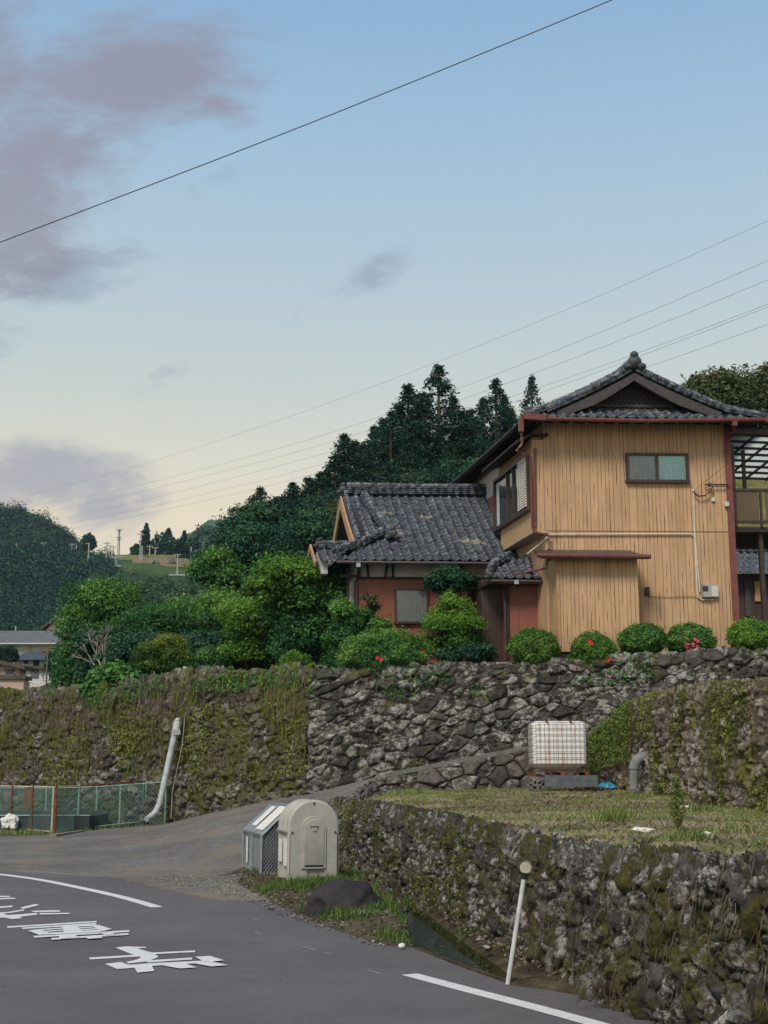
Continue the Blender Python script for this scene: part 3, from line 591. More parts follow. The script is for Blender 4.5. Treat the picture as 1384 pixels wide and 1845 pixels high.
# ================================================================== houses
def m_siding(name, base, streak, pitch, su=(1, 0), dark=.8, seam=True, groove=.35):
    """vertical board-look siding; pattern runs on the UV-like attributes su (m along wall) stored per vertex"""
    m = NM(name, .62, .25); u = m.attr('wu'); z = m.attr('wz')
    uu = m.math('DIVIDE', u, pitch); idx = m.math('FLOOR', uu); fr = m.math('FRACT', uu)
    cmb = m.n('ShaderNodeCombineXYZ'); m.l(m.math('MULTIPLY', u, 16.0), cmb.inputs[0]); m.l(m.math('MULTIPLY', z, 2.2), cmb.inputs[1]); m.l(m.math('MULTIPLY', idx, 3.7), cmb.inputs[2])
    g = m.noise(1.0, 5, .6, vec=cmb.outputs[0], dist=.6)
    c2 = m.n('ShaderNodeCombineXYZ'); m.l(m.math('MULTIPLY', idx, 17.3), c2.inputs[0]); m.l(m.math('MULTIPLY', z, .5), c2.inputs[1])
    tone = m.noise(1.0, 1, .5, vec=c2.outputs[0])
    c = m.ramp(g, [(.3, tuple(x * .86 for x in base)), (.55, base), (.75, tuple(min(1, x * 1.08) for x in base))])
    c = m.mix(.6, c, m.ramp(tone, [(.3, .78), (.7, 1.12)]), 'MULTIPLY')
    # dark knots and streaks close to the board joints
    c3 = m.n('ShaderNodeCombineXYZ'); m.l(m.math('MULTIPLY', idx, 5.1), c3.inputs[0]); m.l(m.math('MULTIPLY', z, .9), c3.inputs[1])
    brk = m.noise(1.0, 3, .6, vec=c3.outputs[0])
    wob = m.math('MULTIPLY', m.math('SUBTRACT', m.noise(1.0, 3, .6, vec=(lambda k: (m.l(m.math('MULTIPLY', z, 9.0), k.inputs[1]), m.l(m.math('MULTIPLY', idx, 2.3), k.inputs[0]), k.outputs[0])[2])(m.n('ShaderNodeCombineXYZ'))), .5), .16)
    d = m.math('ABSOLUTE', m.math('SUBTRACT', m.math('ADD', fr, wob), .5))
    wd = m.ramp(brk, [(.44, .0), (.52, .035), (.72, .085)]); st = m.math('LESS_THAN', d, wd)
    c = m.mix(m.math('MULTIPLY', st, dark), c, streak)
    j = m.math('LESS_THAN', fr, .07); c = m.mix(m.math('MULTIPLY', j, .75), c, streak)
    wet = m.noise(.9, 5, .6); c = m.mix(m.ramp(wet, [(.45, 0.0), (.75, .35)]), c, tuple(x * .55 for x in base))
    m.color(c); m.bump(m.math('SUBTRACT', 1.0, m.math('ADD', j, m.math('MULTIPLY', st, .5))), groove, .01); return m.m
M_side = m_siding('board_siding', (.545, .35, .20), (.07, .035, .02), .215)
M_side2 = m_siding('narrow_siding', (.52, .35, .18), (.12, .06, .03), .075, dark=.3)
def m_corr(name, c0, c1, pitch=.06, gl=.5):
    m = NM(name, gl, .35); u = m.attr('wu'); f = m.math('FRACT', m.math('DIVIDE', u, pitch)); n = m.noise(2.2, 5, .6)
    c = m.ramp(n, [(.3, c0), (.7, c1)]); c = m.mix(m.math('MULTIPLY', m.math('LESS_THAN', f, .22), .55), c, tuple(x * .4 for x in c0))
    st = m.noise(1, 5, .7, vec=m.coord((6, 6, .5))); c = m.mix(m.ramp(st, [(.5, 0.0), (.75, .4)]), c, tuple(x * .55 for x in c0)); m.color(c)
    m.bump(m.math('SINE', m.math('MULTIPLY', u, 6.283 / pitch)), .6, .012); return m.m
M_red = m_corr('red_corrugated', (.24, .088, .062), (.31, .12, .085))
M_brownc = m_corr('brown_corrugated', (.05, .03, .026), (.08, .05, .042), .07)
M_timber = flat('dark_timber', (.035, .028, .026), .7, .25, 0, .4, 8, .3)
M_timber2 = flat('weathered_timber', (.075, .068, .07), .8, .2, 0, .35, 10, .4)
M_plaster = flat('white_plaster', (.52, .52, .5), .9, .15, 0, .2, 2.5, .1)
M_cream = flat('tan_bargeboard', (.46, .28, .16), .8, .2, 0, .3, 6, .2)
M_gut = flat('red_brown_gutter', (.16, .05, .042), .4, .4, 0, .35, 5)
M_gutd = flat('dark_gutter', (.07, .05, .048), .45, .4, 0, .35, 5)
M_pipew = flat('cream_conduit', (.62, .56, .48), .5, .3, 0, .2, 6)
M_frame = flat('brown_frame', (.05, .032, .027), .5, .4, 0, .2, 6)
M_glass = NM('window_glass', .08, .6); M_glass.color((.035, .04, .042)); M_glass.b.inputs['Transmission Weight'].default_value = .0; M_glass = M_glass.m
def m_pane():
    m = bpy.data.materials.new('clear_pane'); m.use_nodes = True; t = m.node_tree; t.nodes.clear()
    o = t.nodes.new('ShaderNodeOutputMaterial'); a = t.nodes.new('ShaderNodeBsdfTransparent'); a.inputs[0].default_value = (.97, .98, .98, 1)
    g_ = t.nodes.new('ShaderNodeBsdfGlossy'); g_.inputs['Roughness'].default_value = .03; g_.inputs[0].default_value = (.8, .85, .9, 1); f = t.nodes.new('ShaderNodeFresnel'); f.inputs[0].default_value = 1.5
    x = t.nodes.new('ShaderNodeMixShader'); t.links.new(f.outputs[0], x.inputs[0]); t.links.new(a.outputs[0], x.inputs[1]); t.links.new(g_.outputs[0], x.inputs[2]); t.links.new(x.outputs[0], o.inputs[0]); return m
M_pane = m_pane()
M_curtT = flat('turquoise_curtain', (.62, .95, .92), .9, .1, 0, .15, 4); M_curtG = flat('grey_curtain', (.42, .50, .50), .9, .1, 0, .2, 4); M_curtD = flat('dull_grey_curtain', (.45, .46, .46), .9, .1, 0, .2, 5)
def m_tile():
    m = NM('kawara_tile', .55, .35); c = m.ramp(m.attr('rnd'), [(0, (.006, .011, .021)), (.35, (.012, .021, .035)), (.7, (.021, .032, .048)), (.93, (.04, .05, .064)), (.965, (.12, .11, .08)), (1, (.24, .22, .15))])
    n = m.noise(8, 6, .7); f = m.noise(34, 5, .75); c = m.mix(.55, c, m.ramp(f, [(.3, .5), (.5, .95), (.75, 1.6)]), 'MULTIPLY')
    e = m.attr('roll'); k = m.math('MULTIPLY', m.ramp(n, [(.46, .06), (.58, 1.0)]), m.math('MULTIPLY', m.ramp(f, [(.42, 0.1), (.58, 1.0)]), m.math('ADD', m.math('MULTIPLY', e, .75), .22)))
    c = m.mix(k, c, (.36, .38, .40)); b_ = m.noise(1.6, 5, .7); c = m.mix(m.ramp(b_, [(.55, 0.0), (.75, .55)]), c, (.05, .042, .035)); m.color(c)
    m.rough(m.ramp(n, [(.3, .35), (.7, .8)])); m.bump(f, .4, .012); return m.m
M_tile = m_tile()

class Frame:
    """local building frame: u along the front, v into the depth, z up"""
    def __init__(s, O, au, av): s.O = Vector(O); s.U = Vector((math.cos(R(au)), math.sin(R(au)), 0)); s.V = Vector((-math.sin(R(av)), math.cos(R(av)), 0))
    def p(s, u, v, z): q = s.O + s.U * u + s.V * v; return Vector((q.x, q.y, z))
    def front(s, px, py, v=0):                     # picture point on the plane v = const -> (u, z)
        P = s.O + s.V * v; N = Vector((-s.U.y, s.U.x, 0)); q = onpl(px, py, P, N); d = q - P
        return d.dot(s.U), q.z
    def side(s, px, py, u=0):                      # picture point on the plane u = const -> (v, z)
        P = s.O + s.U * u; N = Vector((-s.V.y, s.V.x, 0)); q = onpl(px, py, P, N); return (q - P).dot(s.V), q.z
    def box(s, mb, u0, u1, v0, v1, z0, z1): return mb.obox(s.p(u0, v0, z0), s.U * (u1 - u0), s.V * (v1 - v0), (0, 0, z1 - z0))
def wallbox(F, name, boxes, mat, parent, res=None):
    """boxes in a frame with wu / wz attributes for the siding pattern"""
    V = []; Fc = []; wu = []; wz = []
    for (u0, u1, v0, v1, z0, z1) in boxes:
        for face in ([(u0, v0), (u1, v0), 0], [(u1, v0), (u1, v1), 1], [(u1, v1), (u0, v1), 0], [(u0, v1), (u0, v0), 1]):
            (a, b_), (c, d), k = face; n = len(V)
            for (uu, vv, zz) in ((a, b_, z0), (c, d, z0), (c, d, z1), (a, b_, z1)):
                V.append(F.p(uu, vv, zz)); wu.append((vv if k else uu) + 50); wz.append(zz)
            Fc.append((n, n + 1, n + 2, n + 3))
        for zz in (z0, z1):
            n = len(V)
            for (uu, vv) in ((u0, v0), (u1, v0), (u1, v1), (u0, v1)): V.append(F.p(uu, vv, zz)); wu.append(uu + 50); wz.append(zz)
            Fc.append((n, n + 1, n + 2, n + 3))
    return mesh_np(name, [tuple(v) for v in V], Fc, mat, parent, False, vattr={'wu': wu, 'wz': wz})
def tile_patch(name, O, eu, es, LU, LS, parent, mask=None, seed=1, sag=.12, tw=.27, tl=.235, lichen=None, curl=0.0):
    O, eu, es = Vector(O), Vector(eu).normalized(), Vector(es).normalized(); en = eu.cross(es).normalized()
    if en.z < 0: en = -en
    ntu = int(round(LU / tw)); nts = int(round(LS / tl)); fu = np.array([0, .12, .24, .36, .5, .62, .74, .88]); fs = np.array([0.0, .06, .55, .985])
    U = (np.arange(ntu)[:, None] + fu[None]).ravel() * (LU / ntu); S = (np.arange(nts)[:, None] + fs[None]).ravel() * (LS / nts); U = np.r_[U, LU]; S = np.r_[S, LS]
    iu = np.minimum((U / (LU / ntu)).astype(int), ntu - 1); is_ = np.minimum(np.floor(S / (LS / nts) + 1e-6).astype(int), nts - 1)
    fu_ = (U / (LU / ntu)) % 1; fs_ = S / (LS / nts) - is_
    prof = np.exp(-((np.minimum(fu_, 1 - fu_)) / .17) ** 2) - .35 * np.sin(np.pi * fu_)
    rg = np.random.default_rng(seed); T = rg.random((nts, ntu)); jit = (rg.random((nts, ntu)) - .5) * .012
    UU, SS = np.meshgrid(U, S); h = .045 * prof[None, :] + .034 * (1 - np.clip(fs_, 0, 1))[:, None] + jit[np.ix_(is_, iu)]
    h = h - sag * 4 * (SS / LS) * (1 - SS / LS) * .5 + curl * (np.abs(UU / LU - .5) * 2) ** 4 * (1 - SS / LS) ** 2
    P = np.array(O)[None, None] + UU[..., None] * np.array(eu) + SS[..., None] * np.array(es) + h[..., None] * np.array(en)
    nr, nc = UU.shape; F = grid_faces(nr, nc); uc = (UU[:-1, :-1] + UU[1:, 1:]) / 2; scn = (SS[:-1, :-1] + SS[1:, 1:]) / 2
    keep = np.ones(uc.size, bool)
    if mask is not None: keep = mask(uc, scn).ravel()
    rnd = np.broadcast_to(T[np.ix_(is_[:-1], iu[:-1])], uc.shape)
    rnd = rnd * .93
    if lichen is not None: rnd = np.where(lichen(uc, scn), .985, rnd)
    roll = np.broadcast_to((np.clip(prof, 0, 1) ** 1.5)[None] , UU.shape) * .8 + (fs_ < .1)[:, None] * .5
    return mesh_np(name, P.reshape(-1, 3), F[keep], M_tile, parent, False, fattr={'rnd': rnd.ravel()[keep]}, vattr={'roll': np.clip(roll, 0, 1).ravel()})
def ridge(name, pts, parent, wd=.26, h=.24, seed=2, cap_r=.085, end=True, step=.24):
    """stacked ridge tiles with a row of round cap tiles along a polyline"""
    rg = random.Random(seed); V = []; F = []; rn = []; rl = []
    def addm(mb, val, roll):
        n = len(V); V.extend(mb.v)
        for f in mb.f:
            for k in (f if len(f) == 4 else []): pass
            if len(f) == 4: F.append([i + n for i in f]); rn.append(val)
            else:
                for k in range(1, len(f) - 1, 2):
                    q = [f[0], f[k], f[k + 1], f[min(k + 2, len(f) - 1)]]; F.append([i + n for i in q] if len(set(q)) == 4 else [q_ + n for q_ in (q[0], q[1], q[2], q[2])]); rn.append(val)
        rl.extend([roll] * len(mb.v))
    P, tt = resample(pts, max(2, int(sum((Vector(pts[i + 1]) - Vector(pts[i])).length for i in range(len(pts) - 1)) / step) + 1))
    for i in range(len(P) - 1):
        a, b_ = Vector(P[i]), Vector(P[i + 1]); d = (b_ - a).normalized(); x = d.cross(Vector((0, 0, 1))).normalized(); up = x.cross(d)
        lay = max(1, int(h / .06))
        for k in range(lay):
            m = MB(); ww = wd * (1 - .22 * k / lay) + (rg.random() - .5) * .01; m.obox(a - x * ww / 2 + up * (k * .06 + .002 * k), x * ww, (b_ - a) * .985, up * .055); addm(m, rg.random() * .9, .25)
        m = MB(); r_ = cap_r * (1 + (rg.random() - .5) * .1); z_ = up * (h + cap_r * .15)
        m.tube([a + z_ - d * .01, a + z_ + d * .03, b_ + z_ + up * .0, b_ + z_ + d * .03], [r_ * 1.18, r_ * 1.18, r_, r_], 10); addm(m, rg.random() * .9, .9)
    F2 = [f for f in F if len(set(f)) == 4]; r2 = [rn[i] for i, f in enumerate(F) if len(set(f)) == 4]
    o = mesh_np(name, [tuple(v) for v in V], F2, M_tile, parent, False, fattr={'rnd': r2}, vattr={'roll': rl})
    return o
def onigawara(p, s, parent, d=(0, -1, 0)):
    b_ = MB(); b_.blob(Vector(p) + Vector((0, 0, .10 * s)), (.16 * s, .09 * s, .15 * s), .25, 2.5, 2, 3); b_.blob(Vector(p) + Vector((0, 0, .26 * s)), (.10 * s, .10 * s, .09 * s), .15, 2, 2, 4)
    b_.blob(Vector(p) + Vector((-.15 * s, 0, .0)), (.11 * s, .07 * s, .08 * s), .2, 2, 2, 5); b_.blob(Vector(p) + Vector((.15 * s, 0, .0)), (.11 * s, .07 * s, .08 * s), .2, 2, 2, 6)
    o = b_.build('ridge_end_tile', M_tile_plain, parent, True); return o
M_tile_plain = flat('ridge_end_clay', (.06, .068, .075), .6, .4, 0, .6, 12, .5)

# ------------------------------------------------------------------ two storey house
A0 = at(962, 1000, 36.0); HF = Frame((A0.x, 36.0, 0), 2.0, 10.5)
zb = HF.front(1250, 1178)[1]; W1 = HF.front(1316, 980)[0]; u_low = HF.front(985, 1050)[0]
house = thing('two_storey_house', HF.p(W1 / 2, 0, zb), 'tall two storey house clad in tan streaked boards under a dark gabled tile roof', 'house')
ztop = HF.front(1150, 752, 0)[1]; zsof = HF.side(960, 958, 0)[1]
DEP = 8.5
wallbox(HF, 'wall', [(u_low, W1, 0, DEP, zb, ztop + .05)], M_side, house)
# upper bay overhanging on the left side
vb = 3.3; zbt = HF.front(965, 795)[1]
bay = wallbox(HF, 'bay_window', [(0, u_low - .003, 0, vb, zsof, zbt)], M_side2, house)
b_ = MB(); HF.box(b_, -.03, u_low + .12, -.04, vb, zsof - .05, zsof - .004); b_.build('sill_board', flat('pale_soffit_board', (.36, .33, .28), .8), bay)
# front face of the bay carries the wide boards as well
wallbox(HF, 'front_cladding', [(-.004, u_low + .001, -.014, 0.0, zsof, zbt + .04)], M_side, bay)
v0, zw0 = HF.side(951, 916, 0); v1, zw1 = HF.side(897, 952, 0); _, zw2 = HF.side(951, 826, 0)
zlo = (zw0 + zw1) / 2; zhi = zw2
b_ = MB()
HF.box(b_, -.10, -.004, .14, .24, zlo - .12, zhi + .08); HF.box(b_, -.10, -.004, v1 + .02, v1 + .12, zlo - .12, zhi + .08); HF.box(b_, -.12, -.004, .24, v1 + .02, zlo - .12, zlo - .02); HF.box(b_, -.12, -.004, .24, v1 + .02, zhi, zhi + .08)
vl = .95
for vv in (vl, vl + .72, vl + 1.35): HF.box(b_, -.085, -.004, vv, vv + .05, zlo - .02, zhi)
fr = b_.build('side_window_frame', M_frame, bay)
b_ = MB(); HF.box(b_, -.03, -.005, vl + .05, v1 + .02, zlo, zhi); b_.build('pane', M_glass, fr)
b_ = MB(); HF.box(b_, -.032, -.036, v1 - .35, v1 - .05, zlo + .05, zhi - .05)
b_.build('curtain', M_plaster, fr)
b_ = MB()
nsl = 19
for k in range(nsl):
    z = zlo + (zhi - zlo) * (k + .2) / nsl; HF.box(b_, -.14, -.09, .22, vl, z, z + (zhi - zlo) / nsl * .6)
for vv in (.22, .45, .7, vl - .03): HF.box(b_, -.15, -.142, vv, vv + .02, zlo, zhi)
b_.build('louvre', flat('white_louvre', (.62, .60, .55), .6, .3, 0, .15, 9), bay)
# small hood above the bay window
b_ = MB(); zt = zbt + .02
b_.add([HF.p(-.48, -.22, zt - .06), HF.p(-.48, vb + .3, zt - .06), HF.p(u_low + .0, vb + .3, zt + .2), HF.p(.0, -.22, zt + .2), HF.p(-.48, -.22, zt - .12), HF.p(-.48, vb + .3, zt - .12), HF.p(u_low, vb + .3, zt + .12), HF.p(.0, -.22, zt + .12)],
       [(0, 1, 2, 3), (7, 6, 5, 4), (0, 4, 5, 1), (1, 5, 6, 2), (2, 6, 7, 3), (3, 7, 4, 0)])
HF.box(b_, .0, .42, -.22, 0.0, zt + .10, zt + .16); b_.build('hood', M_timber, bay)
# ground floor projection
u2, z2 = HF.front(1148, 1005, -.75); uL = HF.front(1004, 1050, -.75)[0]
annex = wallbox(HF, 'projecting_bay', [(uL, u2, -.75, -.003, zb - .02, z2 - .02)], M_side, house)
wallbox(HF, 'side_cladding', [(uL - .012, uL - .002, -.76, 0.0, zb, z2 - .02)], M_side2, annex)
b_ = MB(); HF.box(b_, uL - .03, uL + .05, -.80, -.752, zb, z2 - .02); b_.build('corner_board', M_side2 if 0 else flat('tan_trim', (.42, .25, .13), .7), annex)
ua, za = HF.front(975, 1000, -1.1); ub, _ = HF.front(1168, 1000, -1.1)
b_ = MB(); b_.add([HF.p(ua, -1.12, za - .03), HF.p(ub, -1.12, za - .03), HF.p(ub - .1, -.02, za + .32), HF.p(ua + .15, -.02, za + .32), HF.p(ua, -1.12, za - .10), HF.p(ub, -1.12, za - .10), HF.p(ub - .1, -.02, za + .22), HF.p(ua + .15, -.02, za + .22)],
                  [(0, 1, 2, 3), (7, 6, 5, 4), (0, 4, 5, 1), (1, 5, 6, 2), (2, 6, 7, 3), (3, 7, 4, 0)])
b_.tube([HF.p(ua - .08, -1.15, za - .01), HF.p(ub + .05, -1.15, za - .03)], .055, 8); aw = b_.build('awning', M_gutd, house)
b_ = MB(); b_.tube([HF.p(ua - .12, -1.15, za - .02), HF.p(ub + .02, -1.16, za - .04)], .06, 8); b_.build('awning_gutter', M_gut, aw)
# front window
def window(F, rect, v, parent, name='window', curtains=(), frame_m=M_frame, fw=.07, mull=True):
    (x0, y0, x1, y1) = rect; ua_, zt_ = F.front(x0, y0, v); ub_, zb_ = F.front(x1, y1, v)
    b_ = MB(); F.box(b_, ua_, ub_, v - .09, v + .02, zt_ - fw, zt_); F.box(b_, ua_ - .02, ub_ + .02, v - .12, v + .02, zb_ - .02, zb_ + fw * .9)
    F.box(b_, ua_, ua_ + fw, v - .09, v + .02, zb_ + fw * .9, zt_ - fw); F.box(b_, ub_ - fw, ub_, v - .09, v + .02, zb_ + fw * .9, zt_ - fw)
    um = (ua_ + ub_) / 2
    if mull: F.box(b_, um - .04, um + .03, v - .075, v + .02, zb_ + fw * .9, zt_ - fw)
    w_ = b_.build(name, frame_m, parent)
    b_ = MB(); F.box(b_, ua_ + fw, ub_ - fw, v - .062, v - .058, zb_ + fw, zt_ - fw); b_.build('pane', M_pane, w_)
    for (f0, f1, m_, amp) in curtains:
        n = 60; V = []; Fc = []
        for i in range(n):
            u = ua_ + fw + (ub_ - ua_ - 2 * fw) * (f0 + (f1 - f0) * i / (n - 1)); vv = v - .022 + amp * math.sin(i * .95 + .8 * math.sin(i * .31)) * .5
            V += [F.p(u, vv, zb_ + .02), F.p(u, vv, zt_ - .02)]
        for i in range(n - 1): Fc.append((2 * i, 2 * i + 2, 2 * i + 3, 2 * i + 1))
        c = MB(); c.add(V, Fc); c.build('curtain', m_, w_, True)
    return w_
window(HF, (1126, 817, 1240, 870), 0, house, curtains=((0.0, .5, M_curtG, .03), (.52, 1.0, M_curtT, .04)))
# horizontal seam
us, zs = HF.front(1150, 957)
b_ = MB(); HF.box(b_, u_low, W1, -.012, -.001, zs - .012, zs + .012); b_.build('belt_flashing', M_side2 if 0 else flat('tan_flashing', (.30, .18, .10), .6), house)
b_ = MB(); HF.box(b_, W1 - .04, W1 + .13, -.05, .12, zb, ztop - .25); b_.build('corner_pipe_cover', flat('red_brown_corner', (.19, .068, .055), .6, .3, 0, .3, 4), house)
# plinth
b_ = MB(); HF.box(b_, u_low + .05, W1 - .05, .02, .6, zb - .35, zb - .004); HF.box(b_, uL + .05, u2 - .05, -.7, -.01, zb - .35, zb - .03); b_.build('footing', M_timber, house)

# roof geometry in the house frame
EV = -.72                                           # eave line in front
eL, zeL = HF.front(950, 754, EV); eR = HF.front(1378, 754, EV)[0]; ze = HF.front(1160, 755, EV)[1]
VG = -.30; m_u, zr = HF.front(1141, 668, VG)        # verge plane and ridge
vg2 = .12; h0 = HF.front(1141, 738, .12)[1] - ze    # gable foot
print('eaves', eL, eR, ze, 'ridge', m_u, zr, 'h0', h0, 'W1', W1, 'ulow', u_low, 'ztop', ztop, 'zb', zb)
BACK = 9.3
roof = thing('roof_tmp', (0, 0, 0), None, None); bpy.data.objects.remove(roof)
def pt(u, v, z): return HF.p(u, v, z)
def side_roof(e, sgn, nm, seed):
    O = pt(e, EV, ze); rise = zr - ze; run = abs(m_u - e); LS = math.hypot(rise, run); es = (pt(m_u, EV, zr) - O); LU = BACK - EV
    hs = h0 / rise * LS
    # mask: U runs along V
    def mask(u, s_): 
        fr_ = np.where(s_ < hs, (vg2 - EV) * s_ / hs, VG - EV); return u > fr_ - .02
    return tile_patch(nm, O, HF.V, es, LU, LS, house, mask, seed, sag=.16, curl=.0)
rl_ = side_roof(eL, 1, 'roof_slope', 3); rr_ = side_roof(eR, -1, 'roof_slope', 4)
# front skirt
fl = math.hypot(h0, vg2 - EV); esk = pt(0, vg2, ze + h0) - pt(0, EV, ze); aL = h0 / (zr - ze) * (m_u - eL); aR = h0 / (zr - ze) * (eR - m_u)
tile_patch('front_skirt_roof', pt(eL, EV, ze), HF.U, esk, eR - eL, fl, house, lambda u, s_: (u > aL * s_ / fl) & (u < (eR - eL) - aR * s_ / fl), 5, sag=.02)
# hips and verge ridges (concave line)
def verge_line(e, n=14, v=VG, lift=.03, t0=0.0, t1=1.0):
    r_ = []
    for i in range(n):
        k = t0 + (t1 - t0) * i / (n - 1); z = ze + (zr - ze) * k - .16 * 2 * k * (1 - k) + lift; r_.append(pt(e + (m_u - e) * k, v, z))
    return r_
k0 = h0 / (zr - ze)
for e in (eL, eR):
    ridge('verge_ridge', verge_line(e, v=VG + .10, t0=.16, t1=.99, lift=.05), house, .30, .10, 5, .09)
    vt = ridge('verge_tiles', verge_line(e, v=VG - .03, t0=.22, t1=.99, lift=-.02), house, .16, .12, 9, .075)
    ridge('hip_ridge', [pt(e + (.06 if e < m_u else -.06), EV + .05, ze + .05), pt(e + (m_u - e) * k0 * .5, (EV + vg2) / 2, ze + h0 * .5 + .03), pt(e + (m_u - e) * k0, vg2, ze + h0 + .03)], house, .22, .10, 6, .08)
    oo = pt(e + (.02 if e < m_u else -.02), EV + .02, ze + .08); onigawara(oo, .75, house)
ridge('main_ridge', [pt(m_u, VG - .02, zr + .02), pt(m_u, 3, zr - .03), pt(m_u, BACK, zr + .02)], house, .34, .26, 7, .1)
onigawara(pt(m_u, VG - .12, zr + .10), 1.25, house)
# bargeboards: curved thick timber under the verge
def barge(e):
    b_ = MB(); n = 18; V = []
    for i in range(n):
        k = .30 + .70 * i / (n - 1); z = ze + (zr - ze) * k - .16 * 2 * k * (1 - k) - .07; u = e + (m_u - e) * k; wd_ = .17 + .12 * (1 - abs(2 * (k - .3) / .7 - 1)) ** .8 + .05 * k
        for vv in (VG - .06, VG + .02): V += [pt(u, vv, z), pt(u, vv, z - wd_)]
    F_ = []
    for i in range(n - 1):
        a = 4 * i; c = a + 4; F_ += [(a, c, c + 1, a + 1), (a + 2, a + 3, c + 3, c + 2), (a, a + 2, c + 2, c), (a + 1, c + 1, c + 3, a + 3)]
    F_ += [(0, 1, 3, 2), (4 * n - 4, 4 * n - 2, 4 * n - 1, 4 * n - 3)]
    b_.add(V, F_); return b_.build('bargeboard', M_timber2, house)
for e in (eL, eR): barge(e)
# gable wall with lattice
gb = MB(); gz0 = ze + h0 - .12; ul = m_u - (m_u - eL) * .78; ur = m_u + (eR - m_u) * .78
gb.prism([pt(ul, vg2, gz0), pt(ur, vg2, gz0), pt(m_u, vg2, zr - .08)], HF.V * .1); gab = gb.build('gable', M_timber, house)
gb = MB(); zl = gz0 + .22
for k in range(-14, 15):
    for sg in (1, -1):
        # slats clipped to the triangle under the bargeboards
        pts = []
        for i in range(40):
            zz = zl + .04 + i * .02; uu = m_u + k * .14 + sg * (zz - zl) * 1.0; q = (zz - ze + .34) / (zr - ze)
            eu_ = (m_u - (m_u - eL) * (1 - q)) if uu < m_u else (m_u + (eR - m_u) * (1 - q))
            if (uu < m_u and uu > eu_) or (uu >= m_u and uu < eu_):
                if zz < zr - .42: pts.append((uu, zz))
        if len(pts) > 2: gb.bar(pt(pts[0][0], vg2 - .03, pts[0][1]), pt(pts[-1][0], vg2 - .03, pts[-1][1]), .02, .022, up=(0, 1, 0))
gb.build('lattice', M_timber2, gab)
gb = MB(); HF.box(gb, m_u - 1.25, m_u + 1.25, vg2 - .07, vg2 - .002, zl - .05, zl + .03); HF.box(gb, m_u - 1.8, m_u + 1.8, vg2 - .07, vg2 - .002, gz0 + .04, gz0 + .12)
gb.build('tie_beam', M_timber2, gab)
# soffits, fascia and rafters
sb = MB(); th = .06
sb.add([pt(eL + .06, EV + .05, ze - .05), pt(eR - .06, EV + .05, ze - .05), pt(W1 + .0, .02, ze + .16), pt(u_low, .02, ze + .16)], [(0, 1, 2, 3)])
sb.add([pt(eL + .06, EV + .05, ze - .05), pt(u_low, .02, ze + .16), pt(u_low, BACK, ze + .16), pt(eL + .06, BACK, ze - .05)], [(0, 1, 2, 3)])
sb.add([pt(eR - .06, EV + .05, ze - .05), pt(eR - .06, BACK, ze - .05), pt(W1, BACK, ze + .16), pt(W1, .02, ze + .16)], [(0, 1, 2, 3)])
sb.build('soffit', M_timber, house)
for i in range(int((eR - eL) / .42)):
    u = eL + .3 + i * .42; rb = MB(); rb.bar(pt(u, EV + .08, ze - .09), pt(u, .0, ze + .09), .06, .08); rb.build('rafter', M_timber, house)
for i in range(int((BACK - EV) / .42)):
    v = EV + .5 + i * .42; rb = MB(); rb.bar(pt(eL + .1, v, ze - .09), pt(u_low, v, ze + .1), .06, .08); rb.build('rafter', M_timber, house)
fb2 = MB(); fb2.bar(pt(eL, EV, ze - .045), pt(eR, EV, ze - .045), .05, .10); fb2.bar(pt(eL, EV, ze - .045), pt(eL, BACK, ze - .045), .05, .10); fb2.build('fascia', M_timber, house)
# gutters
gt = MB(); gt.tube([pt(eL - .08, EV - .06, ze - .02), pt(m_u, EV - .08, ze - .07), pt(eR + .05, EV - .06, ze - .0)], .058, 8)
gt.build('gutter', M_gut, house); gt = MB(); gt.tube([pt(eL - .08, EV - .08, ze - .02), pt(eL - .09, 2.0, ze - .05), pt(eL - .09, BACK, ze - .02)], .05, 8); gt.build('gutter', M_timber2, house)
gt = MB(); gt.bar(pt(eL - .13, EV - .1, ze + .02), pt(eL + .5, EV - .1, ze - .02), .14, .16); gt.build('gutter_corner', M_gut, house); gt = MB(); gt.bar(pt(eR - .05, EV - .1, ze - .02), pt(eR + .34, EV - .1, ze + .03), .12, .13); gt.build('gutter_corner', M_gut, house)
def hp(l, u=None, v=None):                          # pixel list -> points on a side plane or a front plane
    r_ = []
    for (a, b_) in l:
        if v is not None: q = HF.front(a, b_, v); r_.append(pt(q[0], v, q[1]))
        else: q = HF.side(a, b_, u); r_.append(pt(u, q[0], q[1]))
    return r_
d_ = MB(); d_.tube(hp([(939, 775), (941, 800), (936, 806), (931, 811)], v=-.62) + hp([(938, 817), (956, 823), (957, 850), (958, 900), (959, 948), (962, 958), (990, 966)], v=-.12) + hp([(989, 990)], v=-.3), .035, 8)
d_.build('downpipe', M_gut, house)
d_ = MB(); d_.tube(hp([(964, 808), (964, 950)], v=-.06), .04, 8); d_.box(*[0] * 6) if 0 else None; d_.build('downpipe', M_gut, house)
d_ = MB(); d_.bar(hp([(939, 752)], v=-.70)[0], hp([(939, 778)], v=-.70)[0], .13, .13); d_.build('rain_head', M_gut, house); d_ = MB(); d_.bar(hp([(1323, 756)], v=-.75)[0], hp([(1323, 768)], v=-.75)[0], .16, .14)
d_.tube(hp([(1323, 768)], v=-.72) + hp([(1323, 775)], v=-.6) + hp([(1312, 788), (1308, 800)], v=-.05), .035, 8); d_.build('rain_head', M_gut, house)
